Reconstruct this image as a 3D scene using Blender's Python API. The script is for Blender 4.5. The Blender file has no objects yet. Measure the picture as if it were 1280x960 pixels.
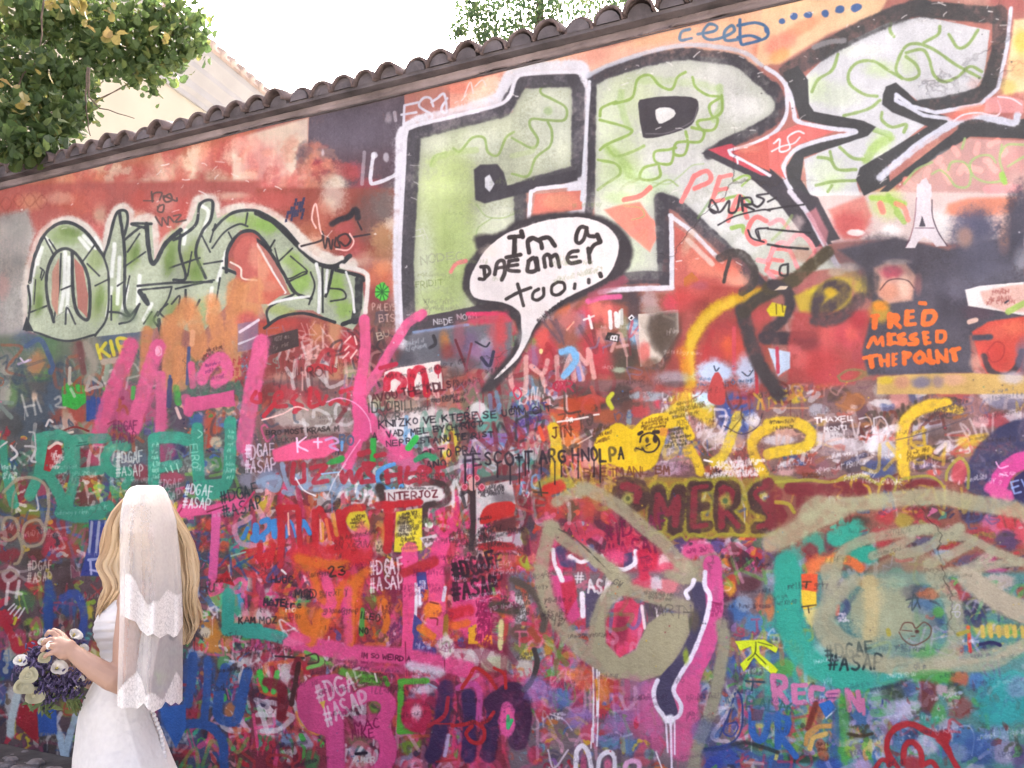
import bpy, bmesh, math
import numpy as np
from mathutils import Vector, Matrix, noise as mnoise

scene = bpy.context.scene
COL = scene.collection
R = math.radians
# ------------------------------------------------------------------ camera, sky, sun, exposure
PITCH = R(7.97); FPX = 1000.0; EYE_H = 1.6
cam_d = bpy.data.cameras.new('camera'); cam_d.sensor_width = 36; cam_d.lens = 36*FPX/1280
cam_d.clip_end = 2000; cam_d.clip_start = .05
cam = bpy.data.objects.new('camera', cam_d); COL.objects.link(cam)
cam.location = (0, 0, EYE_H); cam.rotation_euler = (math.pi/2+PITCH, 0, 0)
scene.camera = cam

SUN_EL, SUN_AZ = R(46), R(-8)               # behind the wall, a little left of straight ahead
world = bpy.data.worlds.new('World'); scene.world = world; world.use_nodes = True
wn = world.node_tree.nodes; wl = world.node_tree.links
sky = wn.new('ShaderNodeTexSky'); sky.sky_type = 'NISHITA'; sky.sun_disc = False
sky.sun_elevation = SUN_EL; sky.sun_rotation = SUN_AZ
sky.air_density = .26; sky.dust_density = 9.0; sky.ozone_density = 0.
wl.new(sky.outputs[0], wn['Background'].inputs[0]); wn['Background'].inputs[1].default_value = .15
sd = bpy.data.lights.new('sun', 'SUN'); sd.energy = 2.6; sd.angle = R(.6); sd.color = (1, .94, .84)
sun = bpy.data.objects.new('sun', sd); COL.objects.link(sun)
sdir = Vector((math.sin(SUN_AZ)*math.cos(SUN_EL), math.cos(SUN_AZ)*math.cos(SUN_EL), math.sin(SUN_EL)))
sun.rotation_euler = sdir.to_track_quat('Z', 'Y').to_euler()
scene.view_settings.view_transform = 'Standard'; scene.view_settings.look = 'None'
scene.view_settings.exposure = 3.05; scene.view_settings.gamma = 1
scene.cycles.transparent_max_bounces = 24

# ------------------------------------------------------------------ helpers
def ray(x, y):
    """direction of a photo pixel from the camera"""
    a, b = x-640., 480.-y
    return np.array([a, FPX*math.cos(PITCH)-b*math.sin(PITCH), FPX*math.sin(PITCH)+b*math.cos(PITCH)])
def at_depth(x, y, Y):
    d = ray(x, y); return Vector(d*(Y/d[1]))+Vector((0, 0, EYE_H))
def project(P):
    """world points (n,3) -> photo pixels"""
    P = np.asarray(P, float)-np.array([0, 0, EYE_H]); c, s = math.cos(PITCH), math.sin(PITCH)
    f = P[..., 1]*c+P[..., 2]*s; u = -P[..., 1]*s+P[..., 2]*c
    return 640+FPX*P[..., 0]/f, 480-FPX*u/f
def tag(o, label=None, cat=None, group=None, kind=None):
    for k, v in (('label', label), ('category', cat), ('group', group), ('kind', kind)):
        if v: o[k] = v
    return o
def link(name, me, mat=None, parent=None, smooth=False):
    o = bpy.data.objects.new(name, me); COL.objects.link(o)
    if mat and not me.materials: me.materials.append(mat)
    if parent: o.parent = parent
    if smooth: me.polygons.foreach_set('use_smooth', [True]*len(me.polygons))
    return o
def empty(name, loc=(0, 0, 0), rz=0):
    o = bpy.data.objects.new(name, None); COL.objects.link(o); o.location = loc; o.rotation_euler = (0, 0, rz)
    o.empty_display_size = .1
    return o
def mesh(name, v, f):
    me = bpy.data.meshes.new(name); me.from_pydata([tuple(p) for p in v], [], f); me.update(); return me
class MB:
    """collects shapes into one mesh"""
    def __init__(s): s.v = []; s.f = []
    def add(s, v, f):
        n = len(s.v); s.v += [tuple(p) for p in v]; s.f += [tuple(i+n for i in q) for q in f]; return s
    def box(s, a, b):
        (x0, y0, z0), (x1, y1, z1) = a, b
        return s.add([(x0, y0, z0), (x1, y0, z0), (x1, y1, z0), (x0, y1, z0), (x0, y0, z1), (x1, y0, z1), (x1, y1, z1), (x0, y1, z1)],
                     [(0, 3, 2, 1), (4, 5, 6, 7), (0, 1, 5, 4), (1, 2, 6, 5), (2, 3, 7, 6), (3, 0, 4, 7)])
    def tube(s, P, rad, n=8, cap=True):
        P = [Vector(p) for p in P]; rad = rad if hasattr(rad, '__len__') else [rad]*len(P)
        v = []; f = []; ref = None
        for i, p in enumerate(P):
            t = (P[min(i+1, len(P)-1)]-P[max(i-1, 0)]).normalized()
            if ref is None: ref = t.orthogonal().normalized()
            ref = (ref-t*ref.dot(t)).normalized(); b = t.cross(ref)
            for k in range(n):
                a = 2*math.pi*k/n; v.append(p+(ref*math.cos(a)+b*math.sin(a))*rad[i])
        for i in range(len(P)-1):
            for k in range(n): f.append((i*n+k, i*n+(k+1) % n, (i+1)*n+(k+1) % n, (i+1)*n+k))
        if cap: f += [tuple(range(n-1, -1, -1)), tuple(range((len(P)-1)*n, len(P)*n))]
        return s.add(v, f)
    def ball(s, c, r, nu=10, nv=7, M=None):
        r = r if hasattr(r, '__len__') else (r, r, r); c = Vector(c)
        v = [Vector((0, 0, -r[2]))]; f = []
        for j in range(1, nv):
            a = -math.pi/2+math.pi*j/nv
            for k in range(nu):
                b = 2*math.pi*k/nu; v.append(Vector((r[0]*math.cos(a)*math.cos(b), r[1]*math.cos(a)*math.sin(b), r[2]*math.sin(a))))
        v.append(Vector((0, 0, r[2])))
        for k in range(nu): f.append((0, 1+(k+1) % nu, 1+k))
        for j in range(nv-2):
            for k in range(nu): f.append((1+j*nu+k, 1+j*nu+(k+1) % nu, 1+(j+1)*nu+(k+1) % nu, 1+(j+1)*nu+k))
        L = len(v)-1
        for k in range(nu): f.append((L, 1+(nv-2)*nu+k, 1+(nv-2)*nu+(k+1) % nu))
        return s.add([c+(M @ p if M else p) for p in v], f)
    def build(s, name, mat=None, parent=None, smooth=False): return link(name, mesh(name, s.v, s.f), mat, parent, smooth)

def mat(name, base, rough=.8, var=.12, scale=8., bump=.0, bscale=60., spec=.3, trans=0., tcol=None, island=None, alpha=None):
    m = bpy.data.materials.new(name); m.use_nodes = True; nt = m.node_tree; N, L = nt.nodes, nt.links
    b = N['Principled BSDF']; b.inputs['Roughness'].default_value = rough; b.inputs['Specular IOR Level'].default_value = spec
    tc = N.new('ShaderNodeTexCoord'); ns = N.new('ShaderNodeTexNoise'); ns.inputs['Scale'].default_value = scale; ns.inputs['Detail'].default_value = 6
    L.new(tc.outputs['Object'], ns.inputs['Vector'])
    rp = N.new('ShaderNodeValToRGB'); L.new(ns.outputs['Fac'], rp.inputs[0])
    c = np.array(base)
    rp.color_ramp.elements[0].position = .3; rp.color_ramp.elements[1].position = .7
    rp.color_ramp.elements[0].color = (*np.clip(c*(1-var), 0, 1), 1); rp.color_ramp.elements[1].color = (*np.clip(c*(1+var), 0, 1), 1)
    col = rp.outputs[0]
    if island:
        g = N.new('ShaderNodeNewGeometry'); r2 = N.new('ShaderNodeValToRGB'); L.new(g.outputs['Random Per Island'], r2.inputs[0])
        el = r2.color_ramp.elements
        for i, (p, cc) in enumerate(island):
            e = el[i] if i < 2 else el.new(p)
            e.position = p; e.color = (*cc, 1)
        mx = N.new('ShaderNodeMix'); mx.data_type = 'RGBA'; mx.inputs[0].default_value = .8
        L.new(col, mx.inputs[6]); L.new(r2.outputs[0], mx.inputs[7]); col = mx.outputs[2]
    L.new(col, b.inputs['Base Color'])
    if bump:
        n2 = N.new('ShaderNodeTexNoise'); n2.inputs['Scale'].default_value = bscale; n2.inputs['Detail'].default_value = 5; L.new(tc.outputs['Object'], n2.inputs['Vector'])
        bp = N.new('ShaderNodeBump'); bp.inputs['Strength'].default_value = bump; bp.inputs['Distance'].default_value = .01
        L.new(n2.outputs['Fac'], bp.inputs['Height']); L.new(bp.outputs[0], b.inputs['Normal'])
    if trans:
        t = N.new('ShaderNodeBsdfTranslucent'); mx = N.new('ShaderNodeMixShader'); mx.inputs[0].default_value = trans
        if tcol: t.inputs[0].default_value = (*tcol, 1)
        else: L.new(col, t.inputs[0])
        L.new(b.outputs[0], mx.inputs[1]); L.new(t.outputs[0], mx.inputs[2]); L.new(mx.outputs[0], N['Material Output'].inputs[0])
    m['base'] = 1
    return m
# ------------------------------------------------------------------ paint engine (numpy)
# The wall's paint is worked out once as a flat colour field and laid on the wall as its surface colour.
CS = 1.3                                   # working cells per photo pixel
CX0, CY0, CX1, CY1 = -330, -290, 2100, 1310
CW, CH = int((CX1-CX0)*CS), int((CY1-CY0)*CS)
rng = np.random.default_rng(7)
CAN = np.zeros((CH, CW, 3), np.float32)

def vnoise(cell, seed):
    r = np.random.default_rng(seed)
    gw, gh = int(CW/cell)+3, int(CH/cell)+3
    g = r.random((gh, gw)).astype(np.float32)
    ys = np.arange(CH, dtype=np.float32)/cell; xs = np.arange(CW, dtype=np.float32)/cell
    yi = ys.astype(int); xi = xs.astype(int)
    fy = (ys-yi); fy = (fy*fy*(3-2*fy))[:, None]
    fx = (xs-xi); fx = (fx*fx*(3-2*fx))[None, :]
    a = g[yi]*(1-fy) + g[yi+1]*fy
    return a[:, xi]*(1-fx) + a[:, xi+1]*fx
N1 = vnoise(1.7, 1)*.6 + vnoise(3.6, 2)*.4
N2 = vnoise(9, 3)*.6 + vnoise(4.5, 4)*.4
N3 = vnoise(48, 5)*.6 + vnoise(22, 6)*.4

def hexc(h):
    r, g, b = [int(h[i:i+2], 16)/255 for i in (0, 2, 4)]
    if r > .5 and g < .66*r and .55*r < b < r: b *= .88; r = min(1, r*1.02)
    return np.array([r, g, b], np.float32)

OX, OY, K = 0., 0., 1.
def Z(x0, y0, k=4.):
    global OX, OY, K
    OX, OY, K = x0, y0, 1./k
PRI = 1              # 0 while a ground coat is put down, 1 for what is painted over it
HOLD = False
QUEUE = ([], [])
def C4(c, r):
    global PRI
    Z(320*c, 240*r, 4); PRI = 0
def top():
    global PRI
    if not HOLD: PRI = 1
def put(fn, *a): QUEUE[PRI].append((fn, CUR, a))
def run_queue():
    global CUR
    for q in QUEUE:
        for fn, c, a in q:
            CUR = c; fn(*a)
    CUR = None
    for c, x, y, r in SPAT: _B(c, x, y, r, r, .8, .5, 0, .1)

def pts(s):
    if isinstance(s, str):
        s = [tuple(map(float, p.split(','))) for p in s.split()]
    return np.array([(OX+p[0]*K, OY+p[1]*K) for p in s], np.float32)

def smooth(p, closed=False, step=3.):
    n = len(p)
    if n < 3 and not closed: return p
    q = np.vstack([p[-1:], p, p[:2]]) if closed else np.vstack([2*p[:1]-p[1:2], p, 2*p[-1:]-p[-2:-1]])
    out = []
    for i in range(1, len(q)-2):
        a, b, c, d = q[i-1], q[i], q[i+1], q[i+2]
        m = max(2, int(np.hypot(*(c-b))/step)+1)
        t = (np.arange(m)/m)[:, None].astype(np.float32)
        out.append(.5*((2*b)+(c-a)*t+(2*a-5*b+4*c-d)*t*t+(3*b-a-3*c+d)*t**3))
    if not closed: out.append(q[-2:-1])
    return np.vstack(out)

LAYERS = []          # painted pieces: dict(name, label, parent, bits)
CUR = None
def PART(name=None, label=None, parent=None):
    global CUR
    CUR = None; top()
    if name:
        CUR = dict(name=name, label=label, parent=parent, bits=[])
        LAYERS.append(CUR)
    return CUR
def RESUME(d):
    global CUR
    CUR = d; top()

def lay(col, D, x0, y0, soft, op, wob, grain, mott, wear=0.):
    """composite colour where signed distance D (photo px) < 0"""
    h, w = D.shape
    sl = (slice(y0, y0+h), slice(x0, x0+w))
    if wob: D = D + (N2[sl]-.5)*wob
    a = .5 - D/soft + (N1[sl]-.5)*grain
    a = np.clip(a, 0, 1); a = a*a*(3-2*a)
    if CUR is not None: CUR['bits'].append((x0, y0, a.astype(np.float16)))
    if op < 1 or grain > .3: a = a*(op - .12*(N1[sl]))
    else: a = a*op
    if wear: a = a*(1-wear*np.clip((N3[sl]*.55+N2[sl]*.45-.47)*5, 0, 1)*(.5+.5*N1[sl]))
    c = hexc(col)[None, None, :]*(1 + ((N3[sl]-.5)*mott + (N1[sl]-.5)*mott*.6))[:, :, None]
    CAN[sl] += a[:, :, None]*(c - CAN[sl])

def S(col, w, p, soft=None, op=1., sm=True, wob=None, grain=.15, mott=.14, taper=0):
    top()
    p = pts(p); r = w*K/2.
    if sm: p = smooth(p, step=max(1.2, r*.5))
    soft = 1.1 if soft is None else soft*K
    if r > 3.5: soft *= 1.25; grain += .1
    wob = min(1.6, r*.45) if wob is None else wob
    put(_S, col, r, p, soft, op, wob, grain, mott, taper)
def _S(col, r, p, soft, op, wob, grain, mott, taper):
    q = (p-np.array([CX0, CY0], np.float32))*CS
    pad = (r+soft+abs(wob)+1)*CS
    x0 = int(max(0, q[:, 0].min()-pad)); x1 = int(min(CW, q[:, 0].max()+pad+1))
    y0 = int(max(0, q[:, 1].min()-pad)); y1 = int(min(CH, q[:, 1].max()+pad+1))
    if x1 <= x0 or y1 <= y0: return
    D = np.full((y1-y0, x1-x0), 1e3, np.float32)
    n = len(q)
    if n == 1: q = np.vstack([q, q+.01]); n = 2
    for i in range(n-1):
        a, b = q[i], q[i+1]
        rr = r*(1-taper*(i/(n-1)))
        bx0 = max(x0, int(min(a[0], b[0])-pad)); bx1 = min(x1, int(max(a[0], b[0])+pad+2))
        by0 = max(y0, int(min(a[1], b[1])-pad)); by1 = min(y1, int(max(a[1], b[1])+pad+2))
        if bx1 <= bx0 or by1 <= by0: continue
        X = np.arange(bx0, bx1, dtype=np.float32)[None, :]-a[0]
        Y = np.arange(by0, by1, dtype=np.float32)[:, None]-a[1]
        dx, dy = b-a; L = dx*dx+dy*dy+1e-9
        t = np.clip((X*dx+Y*dy)/L, 0, 1)
        d = np.sqrt((X-t*dx)**2+(Y-t*dy)**2)/CS - rr
        v = D[by0-y0:by1-y0, bx0-x0:bx1-x0]
        np.minimum(v, d, out=v)
    global CUR
    if r > 4.2 and op > .75 and len(q) > 2:      # overspray and spatter round a can stroke
        c_, CUR = CUR, None
        lay(col, D-r*.12, x0, y0, min(14., r*1.5), .3, wob, 1.1, mott)
        CUR = c_
        for _ in range(int(3+len(q)*.12)):
            k = q[spat.integers(len(q))]/CS+np.array([CX0, CY0])+spat.normal(0, r*.95, 2)
            if spat.random() < .5: SPAT.append((col, k[0], k[1], spat.uniform(.35, 1.1)))
    lay(col, D, x0, y0, soft, op, wob, grain, mott, .45 if r > 4 else .12)

spat = np.random.default_rng(77)
SPAT = []
def F(col, p, soft=None, op=1., sm=False, wob=.8, grain=.15, mott=.16):
    p = pts(p)
    if sm: p = smooth(p, True, 6.)
    soft = 1.2 if soft is None else soft*K
    put(_F, col, p, soft, op, wob, grain, mott)
def _F(col, p, soft, op, wob, grain, mott):
    q = (p-np.array([CX0, CY0], np.float32))*CS
    pad = (soft+wob+2)*CS
    x0 = int(max(0, q[:, 0].min()-pad)); x1 = int(min(CW, q[:, 0].max()+pad+1))
    y0 = int(max(0, q[:, 1].min()-pad)); y1 = int(min(CH, q[:, 1].max()+pad+1))
    if x1 <= x0 or y1 <= y0: return
    X = np.arange(x0, x1, dtype=np.float32)[None, :]; Y = np.arange(y0, y1, dtype=np.float32)[:, None]
    D = np.full((y1-y0, x1-x0), 1e9, np.float32); ins = np.zeros(D.shape, bool)
    n = len(q)
    for i in range(n):
        a, b = q[i], q[(i+1) % n]
        dx, dy = b-a; L = dx*dx+dy*dy+1e-9
        t = np.clip(((X-a[0])*dx+(Y-a[1])*dy)/L, 0, 1)
        np.minimum(D, (X-a[0]-t*dx)**2+(Y-a[1]-t*dy)**2, out=D)
        if abs(dy) > 1e-6:
            c = ((a[1] > Y) != (b[1] > Y)) & (X < dx*(Y-a[1])/dy+a[0])
            ins ^= c
    D = np.sqrt(D)/CS
    D = np.where(ins, -D, D)
    lay(col, D, x0, y0, soft, op, wob, grain, mott)

def B(col, x, y, rx, ry, op=.9, soft=.7, ang=0., grain=.25):
    """soft sprayed blob; soft is a share of its radius"""
    put(_B, col, OX+x*K, OY+y*K, rx*K, ry*K, op, soft, ang, grain)
def _B(col, x, y, rx, ry, op, soft, ang, grain):
    R = max(rx, ry)*(1+soft)
    x0 = int(max(0, (x-R-CX0)*CS)); x1 = int(min(CW, (x+R-CX0)*CS+1))
    y0 = int(max(0, (y-R-CY0)*CS)); y1 = int(min(CH, (y+R-CY0)*CS+1))
    if x1 <= x0 or y1 <= y0: return
    X = (np.arange(x0, x1, dtype=np.float32)/CS+CX0-x)[None, :]; Y = (np.arange(y0, y1, dtype=np.float32)/CS+CY0-y)[:, None]
    c, s = math.cos(math.radians(ang)), math.sin(math.radians(ang))
    u = (X*c+Y*s)/rx; v = (-X*s+Y*c)/ry
    D = (np.sqrt(u*u+v*v)-1)*min(rx, ry)
    lay(col, D, x0, y0, max(1.5, soft*min(rx, ry)*1.4), op, min(rx, ry)*.45, grain, .16)

FONT = {}
def _font():
    src = """A 0,1 .5,0 1,1|.2,.62 .8,.62;B 0,0 0,1|0,0 .75,.08 .8,.35 .6,.48 0,.48|.6,.48 .95,.65 .85,.95 0,1;C .95,.12 .5,0 .1,.25 .05,.7 .4,1 .95,.88
D 0,0 0,1|0,0 .7,.1 1,.5 .7,.92 0,1;E .9,0 0,0 0,1 .95,1|0,.5 .75,.48;F .9,0 0,0 0,1|0,.5 .75,.48;G .95,.12 .5,0 .1,.25 .05,.7 .4,1 .95,.9 .95,.55 .55,.55
H 0,0 0,1|1,0 1,1|0,.5 1,.5;I .15,0 .15,1;J .3,0 .9,0|.65,0 .65,.8 .4,1 .05,.85;K 0,0 0,1|.9,0 0,.55|.25,.42 .95,1;L 0,0 0,1 .85,1;M 0,1 .1,0 .5,.6 .9,0 1,1
N 0,1 0,0 1,1 1,0;O .5,0 .08,.25 .05,.75 .5,1 .95,.75 .92,.25 .5,0;P 0,1 0,0 .7,.05 .9,.3 .6,.52 0,.55;Q .5,0 .05,.4 .3,1 .95,.7 .85,.15 .5,0|.6,.7 1,1.05
R 0,1 0,0 .75,.06 .85,.32 .55,.5 0,.53|.4,.52 .95,1;S .9,.08 .45,0 .08,.2 .35,.45 .75,.58 .92,.82 .5,1 .05,.9;T 0,0 1,0|.5,0 .5,1;U 0,0 .05,.75 .45,1 .9,.75 .95,0
V 0,0 .5,1 1,0;W 0,0 .22,1 .5,.35 .78,1 1,0;X 0,0 1,1|1,0 0,1;Y 0,0 .5,.5 1,0|.5,.5 .45,1;Z 0,0 .95,0 .05,1 1,1;# .32,0 .2,1|.75,0 .62,1|.02,.35 1,.35|0,.68 .95,.68
' .1,0 .05,.25;. .1,.94 .12,1;! .1,0 .1,.7|.1,.95 .12,1;+ .5,.2 .5,.85|.1,.52 .9,.52;- .1,.55 .8,.55;0 .5,0 .05,.4 .3,1 .9,.7 .8,.1 .5,0;1 .1,.2 .4,0 .4,1;2 .05,.2 .5,0 .85,.25 .05,1 .95,1
3 .05,.1 .6,0 .85,.22 .4,.48 .9,.7 .6,1 .02,.92;5 .9,0 .2,0 .12,.45 .7,.45 .9,.75 .5,1 .02,.92;6 .8,0 .2,.4 .05,.8 .5,1 .9,.75 .6,.5 .1,.65;9 .85,.3 .45,.5 .1,.25 .5,0 .85,.15 .8,1
a .8,.45 .4,.4 .08,.7 .35,1 .8,.8 .85,.42 .9,1;e .05,.7 .85,.68 .7,.42 .3,.42 .05,.7 .3,1 .9,.9;o .45,.4 .08,.7 .45,1 .85,.7 .45,.4;t .35,.1 .35,.9 .75,1|0,.42 .8,.4;m 0,1 .05,.42|.05,.55 .3,.4 .48,.55 .48,1|.48,.55 .75,.4 .95,.6 .98,1
r .1,.42 .12,1|.12,.6 .45,.42 .8,.45;n .08,.42 .1,1|.1,.55 .5,.4 .85,.6 .88,1;s .8,.45 .2,.45 .2,.65 .75,.78 .6,1 .05,.95;i .1,.42 .12,1|.1,.2 .13,.22;l .1,0 .12,1;u .05,.42 .1,.9 .5,1 .8,.8|.85,.42 .88,1;y .05,.42 .4,.85|.85,.42 .2,1.35
h .05,0 .08,1|.08,.6 .5,.42 .82,.6 .85,1;k .05,0 .08,1|.75,.42 .1,.72 .8,1;d .85,0 .85,1 .3,1 .05,.7 .4,.45 .85,.6;c .8,.48 .35,.4 .05,.7 .4,1 .85,.9;g .8,.45 .3,.42 .05,.65 .4,.9 .8,.75 .82,.42 .8,1.3 .1,1.3"""
    for e in src.replace('\n', ';').split(';'):
        if not e: continue
        FONT[e[0]] = [[tuple(map(float, q.split(','))) for q in pl.split()] for pl in e[2:].split('|')]
_font()
NARROW = {'I': .35, '.': .3, "'": .25, '!': .3, 'l': .3, 'i': .3, '1': .6, '-': .8, '#': 1.05}
def T(txt, x, y, h, col, w, ang=0., sx=.62, gap=.24, jit=.05, lean=0., op=1., soft=None, sm=False, drip=0, grain=.1):
    """hand lettering: x,y is the top-left of the first letter (crop units), h letter height"""
    ca, sa = math.cos(math.radians(ang)), math.sin(math.radians(ang))
    cx = 0.
    for ch in txt:
        if ch == ' ':
            cx += h*sx*.75; continue
        gl = FONT.get(ch) or FONT.get(ch.upper())
        if not gl: continue
        wd = h*sx*NARROW.get(ch, 1.)*(1+rng.normal(0, jit*2))
        j = rng.normal(0, jit, 2)*h; vs = 1+rng.normal(0, jit*1.6); ww = w*(1+rng.normal(0, jit*2)); oo = op*(1-abs(rng.normal(0, jit*3)))
        for pl in gl:
            P = []
            for (a, b) in pl:
                u = cx+a*wd+lean*(1-b)*h+j[0]+rng.normal(0, jit*.5)*h; v = b*h*vs+j[1]+rng.normal(0, jit*.5)*h
                P.append((x+u*ca-v*sa, y+u*sa+v*ca))
            S(col, ww, P, soft=soft, op=oo, sm=sm or len(P) > 4, wob=min(.8, w*K*.3), grain=grain)
            if drip and rng.random() < .5:
                m = max(P, key=lambda q: q[1])
                S(col, w*.6, [m, (m[0], m[1]+drip*rng.uniform(.4, 1.2))], op=op*.9, sm=False)
        cx += wd+h*sx*gap+w*.4
def TAG(x, y, h, ang, col, label=None, op=1., sx=.37, part=True, miss='', a='DGAF', b='ASAP'):
    """two-line stencil"""
    if part: PART('stencil_tag', label)
    w = h*.145; op *= rng.uniform(.72, .95)
    ca, sa = math.cos(math.radians(ang)), math.sin(math.radians(ang))
    f = lambda t: ''.join(' ' if i in miss else c for i, c in enumerate(t))
    T('#'+a, x, y, h, col, w, ang, sx, .34, .035, .08, op, 1.4/K*.5, grain=.4)
    T('#'+b, x-h*.12-sa*h*1.3, y+h*1.3*ca, h, col, w, ang, sx, .34, .035, .08, op, 1.4/K*.5, grain=.4)
    if part: PART()

def many(lst, op=.85, soft=.42, grain=.5):
    for c, x, y, rx, ry in lst: B(c, x, y, rx, ry, op, soft, 0, grain)
def scrib(x0, y0, x1, y1, n, col, h=10, w=2.2, ang=0., op=.8):
    """n hurried, illegible lines of handwriting in a box"""
    keys = [k for k in FONT if k.isalpha()]
    up = rng.random() < .5
    for i in range(n):
        y = y0+(y1-y0)*(i+.2)/n+rng.normal(0, h*.12); x = x0+rng.uniform(0, .25)*(x1-x0)
        end = x1-rng.uniform(0, .3)*(x1-x0); xs = x
        while x < end:
            if rng.random() < .16: x += h*.5; continue
            gl = FONT[keys[rng.integers(len(keys))]] if up else FONT[keys[rng.integers(26, len(keys))]]
            sx = h*rng.uniform(.38, .6)
            for pl in gl:
                S(col, w, [(x+(a+rng.normal(0, .16)+.12*(1-b))*sx, y+(b+rng.normal(0, .13))*h*.9+(x-xs)*math.tan(math.radians(ang))) for a, b in pl], op=op*rng.uniform(.7, 1), sm=True, wob=.3)
            x += sx*1.3
def dabs(x0, y0, x1, y1, n, cols, w=(4, 14), l=(8, 40), ang=(0, 180), op=(.5, 1.), soft=(1, 6)):
    """loose strokes of brush and can in a box"""
    global HOLD
    cols = cols.split(); HOLD = True
    for i in range(n):
        x, y = rng.uniform(x0, x1), rng.uniform(y0, y1)
        a = math.radians(rng.uniform(*ang)); L = rng.uniform(*l); b = a+rng.normal(0, .7)
        S(cols[rng.integers(len(cols))], rng.uniform(*w),
          [(x, y), (x+math.cos(a)*L*.5, y-math.sin(a)*L*.5), (x+math.cos(a)*L*.5+math.cos(b)*L*.5, y-math.sin(a)*L*.5-math.sin(b)*L*.5)],
          soft=rng.uniform(*soft)*.65, op=rng.uniform(*op), grain=.5, wob=rng.uniform(2.5, 9.5), taper=rng.uniform(-.4, .8), mott=.35)
    HOLD = False
# ------------------------------------------------------------------ the paint on the wall, oldest coats first
# ground coats: broad areas over the whole wall, beyond the frame too
Z(0, 0, 1)
CAN[:] = hexc('8a5a58'); PRI = 0
F('a8736a', '-150,-270 1900,-270 1900,300 900,380 -150,430', soft=60, grain=.4)
F('9c6a62', '-150,380 500,360 1280,300 1900,280 1900,480 -150,560', soft=70, grain=.4)
F('7d5450', '-150,500 1900,470 1900,640 -150,640', soft=60, grain=.4)
F('9a4a58', '-150,660 700,640 700,1310 -150,1310', soft=80, grain=.4)
F('7a6a70', '700,700 1900,640 1900,1310 700,1310', soft=80, grain=.4)
dabs(-150, 420, 1900, 1310, 1500, '8d3038 b8384a d4508f e56aa8 6a4a7a 3c5a8c 4f8a6a d8b43a d86a38 c8c0c0 4a4048 5c4a48 a8443e 7f9a50 5aa0c0 d8a0a8 3a3a48', (5, 22), (15, 70), op=(.35, .9))
dabs(-150, -270, 1900, 420, 260, 'c08074 d5b39c b0605a cf9c84 a8565a d8c8b0', (10, 34), (20, 90), op=(.2, .5), soft=(8, 22))
dabs(1290, -200, 1900, 700, 260, 'd8d6da 4d4a4d c3c8b0 e59aa0 8fa860 57525c b85a50 cfa090', (8, 30), (30, 120), op=(.4, .9))

# ---- top left: mottled red and cream
C4(0, 0)
F('a7675d', '-600,1150 0,960 1280,640 1280,1300 -600,1500', soft=40, grain=.3)
for c, x, y, rx, ry, a in [('cfa884', 60, 930, 130, 40, -15), ('c9b8a0', 870, 830, 130, 60, -10), ('d4c4aa', 990, 850, 60, 130, 10), ('b4625c', 640, 900, 160, 60, -15), ('b25c58', 1120, 800, 130, 90, -15),
    ('c98e72', 400, 900, 110, 60, -10), ('d6c9b2', 1210, 760, 90, 40, -15), ('a85250', 800, 940, 100, 60, 0), ('d0a896', 1250, 900, 70, 60, 0), ('b96a5a', 230, 960, 120, 40, -15), ('cdbba0', 520, 830, 90, 34, -15)]:
    B(c, x, y, rx, ry, .75, .8, a, .4)
C4(1, 0)
F('d8cbb6', '-120,700 262,590 262,960 -120,960', soft=20, op=.9)
B('bd7f78', 30, 830, 110, 120, .85); B('b4605e', 130, 930, 140, 60, .8); B('c98f80', -60, 720, 80, 50, .6); B('b05a58', 20, 950, 80, 50, .8)
F('5a5158', '266,585 740,465 745,1000 255,1000', soft=6, mott=.3)
F('5b4a50', '262,780 740,740 745,1010 255,1010', soft=90, op=.8)
B('6b6470', 480, 640, 200, 90, .55, .9)  # lighter bluish flare haze put into the colour of the dark panel
for c, x, y, rx, ry in [('c9b4a0', 400, 900, 55, 80), ('b88f86', 345, 860, 22, 50), ('a8505a', 480, 850, 50, 40), ('9c4a50', 300, 900, 40, 70), ('a9474e', 560, 940, 70, 50), ('d8cdb8', 410, 930, 30, 70), ('9b4048', 310, 820, 40, 30)]:
    B(c, x, y, rx, ry, .75, .9, 0, .4)
S('c8c6cc', 20, '585,770 572,900 600,915 700,872'); B('c8c6cc', 590, 775, 16, 16, .9, .4); B('c8c6cc', 648, 785, 14, 22, .7, .5)
S('b7b0b6', 18, '540,760 530,920', op=.6); S('b7b0b6', 16, '690,560 695,600', op=.7); B('b7b0b6', 660, 590, 16, 26, .6); B('b0a8ac', 335, 765, 8, 18, .8)
PART('panel_of_paint', 'salmon patch beside the white edge of the letter E')
F('dc9e8a', '968,428 1255,352 1250,520 968,562', soft=5, mott=.3); B('e8c0a8', 1130, 480, 80, 40, .7); B('cf7a68', 1010, 440, 60, 30, .7); B('e9d8bc', 1180, 420, 60, 40, .5); B('d4887a', 1090, 400, 40, 30, .7)
PART()
S('d8c0bc', 7, '1040,480 1070,410 1085,465'); S('d8c0bc', 6, '1095,430 1130,400 1150,430')
PART('scrawled_letters', 'thin white letters in the dark panel under the coping')
S('c3c1cb', 13, '810,510 740,525 735,620 800,590', sm=False); S('c3c1cb', 12, '725,572 800,560'); S('c3c1cb', 13, '885,530 870,490 835,490 815,530 880,575 860,600 845,570')
S('c3c1cb', 13, '875,510 905,490 940,470 952,560 925,545 955,490')
PART()
Z(0, 0, 1); PRI = 0
dabs(-60, 190, 400, 300, 110, 'b4625c d0bca4 a85250 c98e72 c89a86 9c4844 d8c8b0 b8766a', (5, 20), (10, 60), (10, 120), op=(.25, .7), soft=(3, 12))
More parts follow.
